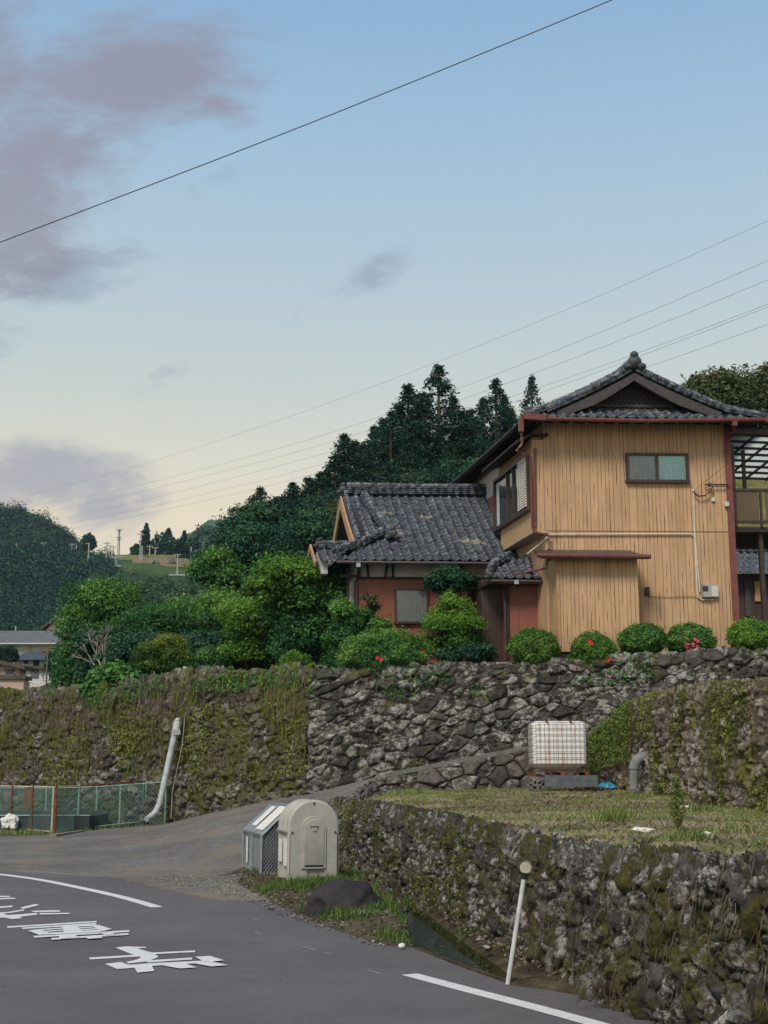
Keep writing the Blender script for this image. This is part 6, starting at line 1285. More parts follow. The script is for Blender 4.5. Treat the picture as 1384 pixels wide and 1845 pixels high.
b_.build('cage', M_cage, tk)
for q in (.28, .70): b_ = MB(); b_.bar((tx0 + Wt * q, Yt - .01, ztk1 + .01), (tx0 + Wt * q, Yt + 1.01, ztk1 + .01), .05, .02); b_.build('cage_strap', M_rust, tk)
b_ = MB()
for q in (0, .5, .93): b_.box(tx0 + Wt * q, tx0 + Wt * q + .08, Yt + .02, Yt + .98, zf(1397), ztk0 - .03)
b_.box(tx0, tx1, Yt + .05, Yt + .12, ztk0 - .032, ztk0 - .01); b_.build('pallet', M_rust, tk)
# support: blocks and grey boards
zb_ = 1.24
pl = thing('timber_platform', ((tx0 + tx1) / 2, Yt, zb_), 'low platform of grey boards under the caged water tank', 'platform')
b_ = MB(); 
for q in range(2): b_.box(tx0 + .24, tx1 + .16, Yt - .05, Yt - .0, zf(1416) + q * .115, zf(1416) + q * .115 + .11)
b_.box(tx0 + .1, tx1 + .12, Yt + .0, Yt + 1.0, zf(1398), zf(1397) - .003); b_.build('boards', flat('grey_boards', (.12, .135, .15), .8, .2, 0, .35, 7, .3), pl)
for z in (zb_, zb_ + .10 + .004):
    b_ = MB()
    for q in (0, .2): b_.box(tx0 - .02 + q, tx0 - .02 + q + .02, Yt - .02, Yt + .3, z, z + .095)
    b_.box(tx0 - .02, tx0 + .2, Yt - .02, Yt + .3, z + .078, z + .095); b_.box(tx0 - .02, tx0 + .2, Yt - .02, Yt + .3, z, z + .016); b_.box(tx0 + .08, tx0 + .10, Yt - .02, Yt + .3, z + .017, z + .077); o = b_.build('concrete_block', M_conc, None)
    reg(o, ('lower' if z == zb_ else 'upper') + ' hollow concrete block under the left corner of the tank', 'block')
for z in (0, 1): pass
# blue sheet
for (px, rx, sd_, lb) in ((1092, .20, 3, 'crumpled blue plastic sheet right beside the tank platform'), (1125, .17, 5, 'crumpled blue plastic sheet nearer the grey bent pipe')):
    c = at(px, 1412, 27.4); s_, t_ = np.meshgrid(np.linspace(-1, 1, 26), np.linspace(-1, 1, 16)); hgt = .10 * np.clip(1 - s_ ** 2, 0, 1) * np.clip(1 - t_ ** 2, 0, 1) ** .5 * (1 + .9 * fbm(s_ * 3, t_ * 3, 0, 4, sd_)) + .03 * np.abs(fbm(s_ * 5, t_ * 5, 0, 3, sd_ + 1)); P = np.stack([c.x + s_ * rx, c.y + t_ * .25, 1.275 + hgt], -1)
    o = mesh_np('plastic_sheet', P.reshape(-1, 3), grid_faces(16, 26), flat('blue_sheet', (.05, .25, .42), .4, .4, 0, .5, 14), None, False); reg(o, lb, 'plastic sheet', 'blue plastic sheets by the tank')
# bent grey pipe
Yp = 25.3; kp = Yp / 2400; t = thing('bent_pipe', at(1142, 1418, Yp), 'fat grey pipe rising from the field and bending into the wall', 'pipe'); M_pvc = flat('grey_pipe', (.20, .205, .20), .6, .3, 0, .3, 6, .2)
b_ = MB(); pp = [at(1142, 1422, Yp), at(1143, 1385, Yp)]; b_.tube(pp, .085, 16); b_.build('riser', M_pvc, t, True, autos=40)
b_ = MB(); cc = at(1165, 1386, Yp); rr_ = 22 * kp; pts = [Vector((cc.x - rr_ * math.cos(R(a)), Yp, cc.z + rr_ * math.sin(R(a)))) for a in range(0, 96, 12)] + [at(1185, 1369, Yp + .3)]; b_.tube(pts, .10, 16); b_.build('elbow', M_pvc, t, True, autos=40)
# litter
for (px, py, s_, lb) in ((1156, 1475, .07, 'white plastic scrap lying in the open field'), (1233, 1454, .06, 'smaller white scrap beside the tall feathery weed'), (1272, 1481, .04, 'tiny pale scrap lying furthest right in the field')):
    p = gr(px, py, 1.14 if px < 1200 else 1.13); b_ = MB(); b_.blob((p.x, p.y, float(field_z(np.array(p.x), np.array(p.y))) + .02), (s_ * 1.5, s_, s_ * .45), .5, 2, 3, px); o = b_.build('plastic_scrap', M_paper, None); reg(o, lb, 'litter', 'white scraps on the field')
b_ = MB(); rg = np.random.default_rng(8); p = gr(1165, 1520, 1.08)
for q in range(5): limb(rg, b_, p + Vector((q * .02 - .05, 0, 0)), p + Vector((rg.normal() * .07, rg.normal() * .06, rg.uniform(.03, .08))), .005, .0025, 4, .3)
o = b_.build('dry_twigs', M_bark, None, True); reg(o, 'little heap of dry twigs on the field wall edge', 'twigs')
# dry grass bundle at the foot of the wall on the right
pz_ = gr(1090, 1800, .05); rg = np.random.default_rng(4); b_ = MB()
for q in range(70):
    x0 = pz_ + Vector((rg.normal() * .05, rg.normal() * .03, 0)); L = rg.uniform(.1, .32); d = Vector((rg.uniform(-.6, 1.0), -.25 + rg.normal() * .15, 0)); b_.tube([x0, x0 + d * L * .5 + Vector((0, 0, L * .42)), x0 + d * L + Vector((0, 0, L * .28)), x0 + d * L * 1.35 + Vector((0, 0, .0))], .0022, 3)
o = b_.build('dry_grass_clump', F_straw, None); reg(o, 'arching clump of pale dry grass at the foot of the field wall', 'grass clump')

# ================================================================== fence, pool and pipe on the left
M_fgreen = flat('pale_green_paint', (.26, .40, .33), .5, .4, 0, .25, 7); M_fcream = flat('cream_rusted_paint', (.46, .42, .34), .6, .3, 0, .4, 7); M_fnet = flat('green_netting', (.10, .19, .17), .6, .3, 0, .3, 5)
fn = thing('mesh_fence', gr(95, 1502, 0), 'green chain link fence with pale posts round the sunken basin', 'fence')
fpts = [('px', -170, 1478, 0.0), ('px', 0, 1495, 0.0), ('px', 95, 1503, 0.0), ('px', 141, 1497, .02), ('px', 258, 1484, .14), ('px', 305, 1477, .18)]
FG = [gr(a, b__, z) for _, a, b__, z in fpts]; HF_ = 1.2
def net(a, c, h, name='netting', pitch=.11, th=.008):
    a, c = Vector(a), Vector(c); L = (Vector((c.x, c.y, 0)) - Vector((a.x, a.y, 0))).length; d = (c - a) / L; b_ = MB(); n = int((L + h) / pitch)
    for k_ in range(n):
        s0_ = k_ * pitch - h
        for sg in (1, -1):
            x0, z0 = (s0_, 0.0); x1, z1 = (s0_ + h, h)
            if x0 < 0: z0 = -x0; x0 = 0
            if x1 > L: z1 = h - (x1 - L); x1 = L
            if z1 <= z0: continue
            if sg < 0: z0, z1 = h - z0, h - z1
            b_.bar(a + d * x0 + Vector((0, 0, z0 + .04)), a + d * x1 + Vector((0, 0, z1 + .04)), th, th * .6, up=(0, 1, 0))
    return b_.build(name, M_fnet, fn)
gate = [(-.2, M_fcream)]
for a, c in zip(FG[:-1], FG[1:]): net(a, c, HF_ - .08)
for i, (a, c) in enumerate(zip(FG[:-1], FG[1:])):
    m_ = M_fcream if i < 2 else M_fgreen; b_ = MB()
    b_.tube([a + Vector((0, 0, HF_)), c + Vector((0, 0, HF_))], .024 if i < 2 else .018, 8); b_.build('top_rail', M_fcream if i < 3 else M_rust, fn)
    b_ = MB(); b_.tube([a + Vector((0, 0, .06)), c + Vector((0, 0, .06))], .02, 8); b_.build('bottom_rail', m_, fn)
def fpost(px, py, z, m_, r=.026): p = gr(px, py, z); b_ = MB(); b_.tube([p - Vector((0, 0, .1)), p + Vector((0, 0, HF_ + .03))], r, 8); b_.build('post', m_, fn)
for (px, py, z, m_, r) in [(18, 1497, 0, M_rust, .026), (56, 1500, 0, M_rust, .022), (93, 1503, 0, M_fcream, .028), (98, 1503, 0, M_rust, .035), (140, 1497, .02, M_fgreen, .03), (256, 1484, .14, M_fgreen, .032), (261, 1484, .14, M_fgreen, .018), (302, 1478, .18, M_fgreen, .02), (307, 1477, .18, M_fcream, .024)]: fpost(px, py, z, m_, r)
b_ = MB(); b_.tube([gr(93, 1503, 0) + Vector((0, .02, 1.2)), gr(300, 1478, .0) + Vector((0, 2.6, 1.35))], .012, 6) if 0 else None
fn2 = thing('mesh_fence', gr(200, 1460, 0), 'farther rear run of green chain link fence beyond the basin', 'fence'); fn_keep = fn; fn = fn2
BG = [Vector((at(-120, 1400, 41.5).x, 41.5, -.1)), Vector((at(85, 1400, 40.4).x, 40.4, -.1)), Vector((at(176, 1400, 39.6).x, 39.6, -.05)), Vector((at(218, 1400, 39.2).x, 39.2, .0)), Vector((at(300, 1400, 38.4).x, 38.4, .1))]
for a, c in zip(BG[:-1], BG[1:]):
    net(a, c, 1.15, pitch=.13); b_ = MB(); b_.tube([a + Vector((0, 0, 1.22)), c + Vector((0, 0, 1.22))], .016, 6); b_.build('top_rail', M_fgreen, fn2)
for p in BG: b_ = MB(); b_.tube([p, p + Vector((0, 0, 1.25))], .026, 8); b_.build('post', M_fgreen, fn2)
fn = fn_keep
b_ = MB(); a = gr(96, 1510, 0); c = gr(150, 1502, 0); b_.bar(a + Vector((0, 0, .03)), c + Vector((0, 0, .03)), .16, .12); o = b_.build('kerb', M_conc, None); o['kind'] = 'structure'
# basin
bs = thing('water_basin', gr(60, 1492, 0), 'low concrete water basin with dark water and pale green rim behind the fence', 'basin'); bx0 = at(-150, 1400, 38).x; bx1 = at(178, 1400, 38).x
b_ = MB(); b_.box(bx0, bx1, 37.0, 37.25, -.4, .42); b_.box(bx0, bx1, 39.4, 39.6, -.4, .5); b_.box(bx1 - .2, bx1, 37.252, 39.398, -.4, .418); b_.build('basin_wall', flat('dark_wet_concrete', (.05, .065, .065), .7, .3, 0, .4, 4, .3), bs)
b_ = MB(); b_.box(bx0, bx1 + .02, 36.97, 37.05, .425, .455); b_.build('rim', M_fgreen, bs)
b_ = MB(); b_.box(bx0, bx1 - .21, 37.26, 39.39, -.3, .3); b_.build('water', M_water, bs)
b_ = MB(); pq = at(50, 1440, 39.0); b_.box(pq.x - .11, pq.x + .11, 39.0, 39.08, pq.z - .25, pq.z + .35); o = b_.build('rusty_panel', M_rust, None); reg(o, 'narrow rust red panel standing behind the left fence', 'panel')
b_ = MB(); b_.blob(gr(6, 1484, .25) + Vector((0, .6, 0)), (.22, .2, .22), .5, 1.8, 3, 8); o = b_.build('plastic_bundle', M_paper, None); reg(o, 'white wrapped bundle behind the fence at the left edge', 'bundle')
q = rnd_in([(bx0, 35.6), (at(100, 1400, 35.2).x, 35.2), (at(290, 1400, 38).x, 38.0), (at(300, 1400, 38.2).x, 38.6), (bx1, 39.5), (bx1, 36.9), (bx0, 36.9)], 1500, 5); blades('basin_weeds', np.c_[q, np.zeros(len(q)) - .02], .14, .03, F_fgrass, 9, 'weeds between the fence and the basin')
b_ = None; c = gr(222, 1483, .1); broad('fern', [(222, 1474, 20, 9)], c.y + .5, 500, .14, F_lite, 230, 'bright green fern behind the middle of the fence', 'plant', base_z=.0, K=8, rr=(.12, .2), trunk=False)
# yard floor behind the fence
sheet('yard', [(-22, 36.4), (-9.4, 34.8), (-8.2, 35.3), (-6.0, 38.2), (-4.9, 38.4), (-6, 41), (-12, 44), (-26, 50)], .004, -.85, M_verge)
# leaning white pipe on the wall
p0 = at(267, 1478, 37.8); t = thing('leaning_pipe', (p0.x, p0.y, 0), 'long pale pipe leaning up the vine covered wall', 'pipe'); M_wp = flat('pale_grey_pipe', (.40, .44, .44), .5, .3, 0, .3, 5)
b_ = MB(); b_.tube([at(264, 1476, 37.6), at(271, 1472, 37.75), at(280, 1464, 37.9), at(288, 1448, 38.0), at(316, 1318, 38.3)], [.075, .085, .09, .09, .09], 12); b_.build('pipe', M_wp, t, True, autos=50)
b_ = MB(); b_.tube([at(316, 1320, 38.3), at(320, 1300, 38.35)], .105, 12); b_.blob(at(320, 1297, 38.35), (.08, .08, .06), .05, 2, 2); b_.build('pipe_cap', flat('white_cap', (.5, .5, .48), .6), t, True, autos=50)
b_ = MB(); b_.bar(at(311, 1320, 38.2), at(325, 1318, 38.2), .06, .16); b_.build('clamp', M_gry, t)
b_ = MB(); b_.tube([at(308, 1475, 37.9), at(311, 1425, 38.0), at(328, 1345, 38.2), at(336, 1265, 38.6)], .014, 5); o = b_.build('bamboo_cane', M_deadwood, None); reg(o, 'thin dry cane leaning on the wall just right of the pale pipe', 'cane')
b_ = MB(); b_.tube([at(331, 1203, 40.3), at(407, 1228, 39.2)], .045, 8); o = b_.build('fallen_pole', flat('yellowed_pole', (.45, .38, .25), .7), None); reg(o, 'slanting yellowish pole lying in front of the garden shrubs', 'pole')
for (px, py, Y, w_, h_, lb, m_) in [(352, 1180, 45, .34, .5, 'small red brown shed glimpsed between two garden shrubs', M_red), (470, 1182, 44, .7, .45, 'low brown shed half hidden under the big spreading tree', M_brownc)]:
    c = at(px, py, Y); t = thing('garden_shed', (c.x, Y, 3.7), lb, 'shed'); F0 = Frame((c.x, Y, 0), 2, 10); wallbox(F0, 'wall', [(-w_, w_, 0, 1.5, 3.6, c.z + h_)], m_, t); b_ = MB(); b_.add([F0.p(-w_ - .1, -.2, c.z + h_), F0.p(w_ + .1, -.2, c.z + h_), F0.p(w_ + .1, 1.6, c.z + h_ + .35), F0.p(-w_ - .1, 1.6, c.z + h_ + .35)], [(0, 1, 2, 3)]); b_.build('roof', M_timber, t)
    b_ = MB(); b_.box(c.x + w_ * .2, c.x + w_ * .7, Y - .05, Y - .01, c.z - .1, c.z + .25); b_.build('window', M_plaster, t)
# ================================================================== far landscape
# hillside given as distance per picture row, left valley side
def interp_rows(rows, py): return np.interp(py, [r[0] for r in rows], [r[1] for r in rows])
ROWS = [(905, 480), (985, 420), (1003, 380), (1015, 350), (1030, 325), (1060, 290), (1100, 255), (1150, 215), (1200, 175), (1250, 135), (1330, 100)]
SKY_L = [(-300, 880), (0, 908), (45, 915), (80, 928), (115, 950), (140, 966), (160, 985), (175, 998), (215, 1002), (300, 1000), (400, 1002), (560, 1000), (800, 985), (1100, 975)]
nx, ny = 150, 90; cols = np.linspace(-380, 1000, nx); top = np.interp(cols, [a for a, b in SKY_L], [b for a, b in SKY_L])
P = np.zeros((ny, nx, 3)); thv = np.linspace(0, 1, ny)
for j, px in enumerate(cols):
    for i, t_ in enumerate(thv):
        py = 1330 + (top[j] + 6 - 1330) * t_; Y = interp_rows(ROWS, py); q = at(px, py, Y); P[i, j] = q
P[..., 2] += 1.2 * fbm(P[..., 0] * .03, P[..., 1] * .03, 0, 3, 3) * (thv[:, None] > 0)
HILL = P
M_hill = NM('hillside_scrub', .95, .1); a = M_hill.noise(.05, 6, .7); g_ = M_hill.noise(.8, 5, .7); c = M_hill.ramp(a, [(.35, (.022, .05, .024)), (.55, (.035, .07, .03)), (.7, (.06, .085, .04))]); c = M_hill.mix(.6, c, M_hill.ramp(g_, [(.3, .5), (.7, 1.5)]), 'MULTIPLY'); M_hill.color(c); M_hill = M_hill.m
o = mesh_np('hillside', P.reshape(-1, 3), grid_faces(ny, nx), M_hill, None, True); o['kind'] = 'structure'
def hillp(px, py):                                  # point on the hillside mesh
    j = np.interp(px, cols, np.arange(nx)); t0 = np.interp(px, [a for a, b in SKY_L], [b for a, b in SKY_L]); i = np.clip((py - 1330) / (t0 + 6 - 1330), 0, 1) * (ny - 1)
    j0, i0 = int(min(j, nx - 2)), int(min(i, ny - 2)); fj, fi = j - j0, i - i0
    return Vector(HILL[i0, j0] * (1 - fi) * (1 - fj) + HILL[i0 + 1, j0] * fi * (1 - fj) + HILL[i0, j0 + 1] * (1 - fi) * fj + HILL[i0 + 1, j0 + 1] * fi * fj)
def forest(name, pts, rad, nl, size, mat, seed, label, conic=0.0, tall=1.0):
    """pts: list of crown feet; one object"""
    rg = np.random.default_rng(seed); pts = np.asarray(pts, float); m = len(pts); r = rad * rg.uniform(.6, 1.35, m); h = r * tall * rg.uniform(1.0, 1.7, m); n = nl * m
    i = np.repeat(np.arange(m), nl); d = rg.normal(size=(n, 3)); d /= np.linalg.norm(d, axis=1)[:, None]; d[:, 2] = np.abs(d[:, 2]) ** .8 * np.sign(d[:, 2] + .35); k = 1 + .3 * vnoise(d[:, 0] * 2.5 + i, d[:, 1] * 2.5, d[:, 2] * 2.5, seed)
    tap = 1 - conic * np.clip(d[:, 2], 0, 1); P = pts[i] + np.stack([d[:, 0] * tap, d[:, 1] * tap, d[:, 2]], 1) * (k * rg.uniform(.8, 1.05, n))[:, None] * np.stack([r[i], r[i], h[i]], 1); P[:, 2] += h[i] * .2
    V, F = leaf_arrays(P, d + np.array([0, 0, .4]) + rg.normal(size=(n, 3)) * .4, size, .6, rg); cr = rg.random(m)
    o = mesh_np(name, V, F, mat, None, False, fattr={'rnd': np.clip(cr[i] * .75 + rg.random(n) * .3 + .12 * fbm(pts[i][:, 0] * .03, pts[i][:, 2] * .05, 0, 2, 3), 0, 1)}); o['kind'] = 'stuff'; o['label'] = label; return o
rg = np.random.default_rng(77); pts = []
while len(pts) < 2600:
    px = rg.uniform(-130, 200); py = rg.uniform(895, 1160); t0 = np.interp(px, [a for a, b in SKY_L], [b for a, b in SKY_L])
    if py < t0 + 12: continue
    if px > 110 and 988 < py < 1035 and rg.random() < .6: continue
    pts.append(hillp(px, py))
pn = [p for p in pts if p[1] < 290]; pf = [p for p in pts if p[1] >= 290]
forest('hill_forest', pf, 2.1, 120, .62, F_far, 5, 'dark broadleaf forest covering the hill on the left')
forest('hill_forest', pn, 1.6, 170, .38, F_far, 15, 'nearer dark forest on the foot of the left hill')
pts = []
while len(pts) < 700:
    px = rg.uniform(150, 520); py = rg.uniform(1004, 1150)
    if 195 < px < 395 and py < 1058 and rg.random() < .9: continue
    pts.append(hillp(px, py))
forest('valley_scrub', pts, 1.1, 110, .5, foliage('scrub_leaves', [(0, (.018, .05, .028)), (.5, (.05, .11, .042)), (1, (.12, .18, .06))], .15), 6, 'low scrub and tea bushes below the terraces')
# terraces (tea fields)
def terrace(pxs, pyt, pyb, mat, label, nm='tea_terrace'):
    V = []; n = 24
    for i in range(n):
        px = pxs[0] + (pxs[1] - pxs[0]) * i / (n - 1); a = hillp(px, np.interp(px, *zip(*pyb))); b_ = hillp(px, np.interp(px, *zip(*pyt))); V.append((a + Vector((0, -1.2, .3)), b_ + Vector((0, -1.2, .8))))
    s_, t_ = np.meshgrid(np.arange(n), np.linspace(0, 1, 12)); A = np.array([tuple(v[0]) for v in V]); B = np.array([tuple(v[1]) for v in V]); P = A[None] * (1 - t_[..., None]) + B[None] * t_[..., None]; P[..., 2] += .25 * fbm(P[..., 0] * .5, P[..., 1] * .5, 0, 3, 3)
    P = np.concatenate([P, P[-1:] + np.array([0, 3.0, -.6])]); P = np.concatenate([P[:1] + np.array([0, .4, -2.2]), P]); o = mesh_np(nm, P.reshape(-1, 3), grid_faces(14, n), mat, None, True); o['kind'] = 'structure'; o['label'] = label
M_t1 = m_soil('pale_green_terrace', [(.3, (.11, .15, .045)), (.7, (.19, .20, .08))], .15, 3); M_t2 = m_soil('tan_terrace', [(.3, (.15, .14, .08)), (.7, (.24, .18, .13))], .15, 3); M_t3 = m_soil('green_terrace', [(.3, (.04, .075, .03)), (.7, (.08, .12, .045))], .2, 2)
terrace((214, 318), [(214, 1006), (260, 1004), (318, 1009)], [(214, 1012), (260, 1015), (318, 1011)], M_t1, 'light green upper tea terrace')
terrace((240, 374), [(240, 1018), (330, 1014), (360, 1017), (374, 1024)], [(240, 1020), (300, 1026), (374, 1028)], M_t2, 'tan lower terrace')
terrace((222, 385), [(222, 1024), (300, 1030), (385, 1033)], [(222, 1034), (300, 1037), (385, 1041)], M_t3, 'green bank below the tan terrace')
# far hazy mountain and second ridge
def ridge_hill(name, prof, Y, base, depth, mat, label=None, seed=1, amp=1):
    n = 160; pxs = np.linspace(prof[0][0], prof[-1][0], n); pys = np.interp(pxs, [a for a, b in prof], [b for a, b in prof]) + amp * fbm(pxs * .11, pxs * 0, 0, 4, seed); rows = 14; P = np.zeros((rows, n, 3))
    for j in range(n):
        tp = at(pxs[j], pys[j], Y)
        for i in range(rows): k_ = i / (rows - 1); P[i, j] = (tp.x * (1 - depth * (1 - k_) / Y), Y - depth * (1 - k_), base + (tp.z - base) * (k_ ** .8))
    back = P[-1:].copy(); back[..., 1] += depth; back[..., 2] = base; P = np.concatenate([P, back]); o = mesh_np(name, P.reshape(-1, 3), grid_faces(rows + 1, n), mat, None, True); o['kind'] = 'structure'; return o
M_mtn = m_soil('forested_mountain', [(.3, (.035, .07, .035)), (.6, (.065, .11, .05))], .012, .12)
ridge_hill('mountain', [(180, 1010), (300, 985), (345, 960), (375, 937), (395, 934), (415, 938), (440, 920), (470, 905), (540, 890), (640, 880), (800, 900)], 1500, 0, 500, M_mtn, seed=4, amp=4)
# cedars and trees round the terraces
def far_tree(px, pyt, pyb, rx, kind, label, seed, Y=None, mat=F_far, nl=1500):
    ft = hillp(px, min(pyb, 1300)) if Y is None else at(px, pyb, Y); Y = ft.y; k_ = Y / FPX; H_ = (pyb - pyt) * k_; rr_ = rx * k_; t = thing('cedar_tree' if kind == 'c' else 'broadleaf_tree', ft, label, 'tree', 'trees on the far hillside'); rg = np.random.default_rng(seed); n = nl
    z = rg.random(n) ** (1.15 if kind == 'c' else .9)
    if kind == 'c':
        r0 = rr_ * (1 - z) ** .75 * (1 + .35 * vnoise(z * 13, z * 0 + seed, 0, seed)) + .1; a = rg.uniform(0, 6.28, n); ro = r0 * (1 + .35 * vnoise(np.cos(a) * 2, np.sin(a) * 2, z * 9, seed)); q = rg.uniform(.5, 1, n); P = np.stack([np.cos(a) * ro * q, np.sin(a) * ro * q, z * H_], 1)
    else:
        d = rg.normal(size=(n, 3)); d /= np.linalg.norm(d, axis=1)[:, None]; k2 = 1 + .4 * vnoise(d[:, 0] * 2.4, d[:, 1] * 2.4, d[:, 2] * 2.4, seed); P = d * k2[:, None] * rg.uniform(.75, 1.02, n)[:, None] * np.array([rr_, rr_, H_ * .5]); P[:, 2] += H_ * .5
    P = P + np.array(ft); V, F = leaf_arrays(P, rg.normal(size=(n, 3)) + np.array([0, -.3, .6]), .75 * Y / 320, .5, rg); mesh_np('foliage', V, F, mat, t, False, fattr={'rnd': rg.random(n)})
    b_ = MB(); b_.tube([ft, ft + Vector((0, 0, H_ * .9))], [.25, .05], 6); b_.build('trunk', M_bark, t); return t
FT = [(262, 936, 1000, 16, 'c', 'tallest pointed cedar left of the light green terrace'), (292, 955, 998, 20, 'b', 'rounded tree right of the tallest far cedar'), (302, 943, 996, 15, 'c', 'second cedar with a blunt top in the far row'), (318, 962, 998, 18, 'b', 'dark tree between the blunt cedar and the thin one'), (331, 950, 1000, 9, 'c', 'thin small cedar in the far row'),
      (345, 970, 1002, 16, 'b', 'low dark tree right of the thin cedar'), (372, 945, 1008, 34, 'b', 'large dome shaped dark tree below the hazy mountain'), (398, 962, 1010, 26, 'b', 'smaller dome of dark trees beside the large one'), (362, 990, 1018, 18, 'b', 'small pale green round tree above the tan terrace'), (160, 946, 975, 12, 'b', 'tree standing proud on the left ridge line'), (278, 975, 1000, 18, 'b', 'dark bush at the foot of the far cedars'), (248, 975, 1000, 12, 'b', 'small dark tree at the left end of the far row')]
for i, (a, b__, c, d, e, f_l) in enumerate(FT): far_tree(a, b__, c, d, e, f_l, 300 + i, mat=F_far)
# poles and masts on the hillside
M_cp = flat('concrete_pole', (.36, .36, .34), .8, .2, 0, .2, 1)
PL = [(36, 985, 997, 0, 'short far pole on the left hillside'), (135, 986, 1002, 1, 'pole with crossarm left of the pair on the hill road'), (143, 988, 1007, 0, 'plain pole just right of the crossarm pole'), (165, 988, 1020, 2, 'lamp pole with a white head on the hill road'), (197, 988, 1029, 1, 'tall pole left of the grey water tower'), (203, 984, 1000, 1, 'short crossarm pole near the steel mast'), (209, 983, 997, 1, 'small crossarm pole beside the steel mast'),
      (257, 973, 1018, 1, 'tallest pale pole before the light green terrace'), (260.5, 996, 1018, 0, 'short pale pole close beside the tallest one'), (274, 984, 998, 1, 'small lamp pole under the far cedars'), (284, 987, 998, 1, 'small crossarm pole right of the far cedars'), (348, 992, 1013, 0, 'pale pole at the right end of the tan terrace'), (324, 1007, 1037, 1, 'pale pole below the tan terrace'), (360, 1014, 1030, 0, 'short pole at the far right of the terraces'), (84, 985, 1000, 1, 'far pole between the ridge wood and the hill road')]
for (px, a, b__, k_, lb) in PL:
    f_ = hillp(px, b__) + Vector((0, -4, 0)); f_.z += .5; H_ = (b__ - a) * f_.y / FPX; t = thing('utility_pole', f_, lb, 'pole', 'poles on the far hillside'); b_ = MB(); b_.tube([f_ - Vector((0, 0, 1)), f_ + Vector((0, 0, H_))], [.22, .15], 8); b_.build('pole', M_cp, t)
    if k_: b_ = MB(); b_.bar(f_ + Vector((-.9, 0, H_ * .95)), f_ + Vector((.9 if k_ == 1 else -.1, 0, H_ * .95)), .18, .18); b_.build('crossarm' if k_ == 1 else 'lamp_arm', M_cp, t)
f_ = hillp(217, 1000) + Vector((0, -3, 0)); H_ = 50 * f_.y / FPX; t = thing('steel_mast', f_, 'tall thin lattice steel mast on the saddle against the sky', 'mast'); b_ = MB(); M_st = flat('dark_steel', (.10, .10, .11), .6, .3, .3)
for (dx, dy) in ((-.35, 0), (.35, 0), (0, .5)): b_.tube([f_ + Vector((dx, dy, 0)), f_ + Vector((dx * .5, dy * .5, H_))], .07, 5)
for q in range(14): z0, z1 = H_ * q / 14, H_ * (q + 1) / 14; s_ = 1 - .5 * q / 14; b_.bar(f_ + Vector((-.35 * s_, 0, z0)), f_ + Vector((.35 * s_, 0, z1)), .06, .06, up=(0, 1, 0))
b_.build('lattice_tower', M_st, t)
for z, w_ in ((.99, .9), (.94, .5), (.7, .7), (.62, .5)): b_ = MB(); b_.bar(f_ + Vector((-w_, 0, H_ * z)), f_ + Vector((w_, 0, H_ * z)), .14, .2); b_.build('antenna', M_st, t)
f_ = hillp(215, 1032) + Vector((0, -4, .4)); kk = f_.y / FPX; t = thing('water_tower', f_, 'squat grey concrete tower with side arms above the garden trees', 'tower'); b_ = MB(); b_.tube([f_ - Vector((0, 0, 1)), f_ + Vector((0, 0, 20 * kk))], [3.2 * kk, 2.6 * kk], 12); b_.tube([f_ + Vector((0, 0, 12 * kk)), f_ + Vector((0, 0, 19 * kk))], 3.6 * kk, 12); b_.build('shaft', flat('blue_grey_concrete', (.25, .29, .32), .8), t)
b_ = MB(); b_.bar(f_ + Vector((-10 * kk, 0, 17 * kk)), f_ + Vector((13 * kk, 0, 17 * kk)), .5, .25); b_.bar(f_ + Vector((-9 * kk, -.5, 0)), f_ + Vector((10 * kk, -.5, 0)), .6, .4); b_.build('arm', M_cp, t)
f_ = hillp(325, 1045) + Vector((0, -4, .5)); kk = f_.y / FPX; b_ = MB(); b_.bar(f_ + Vector((-16 * kk, 0, 0)), f_ + Vector((25 * kk, 0, 0)), .6, .35); o = b_.build('guard_rail', M_cp, None); reg(o, 'low pale guard rail on the hill road below the terraces', 'guard rail')

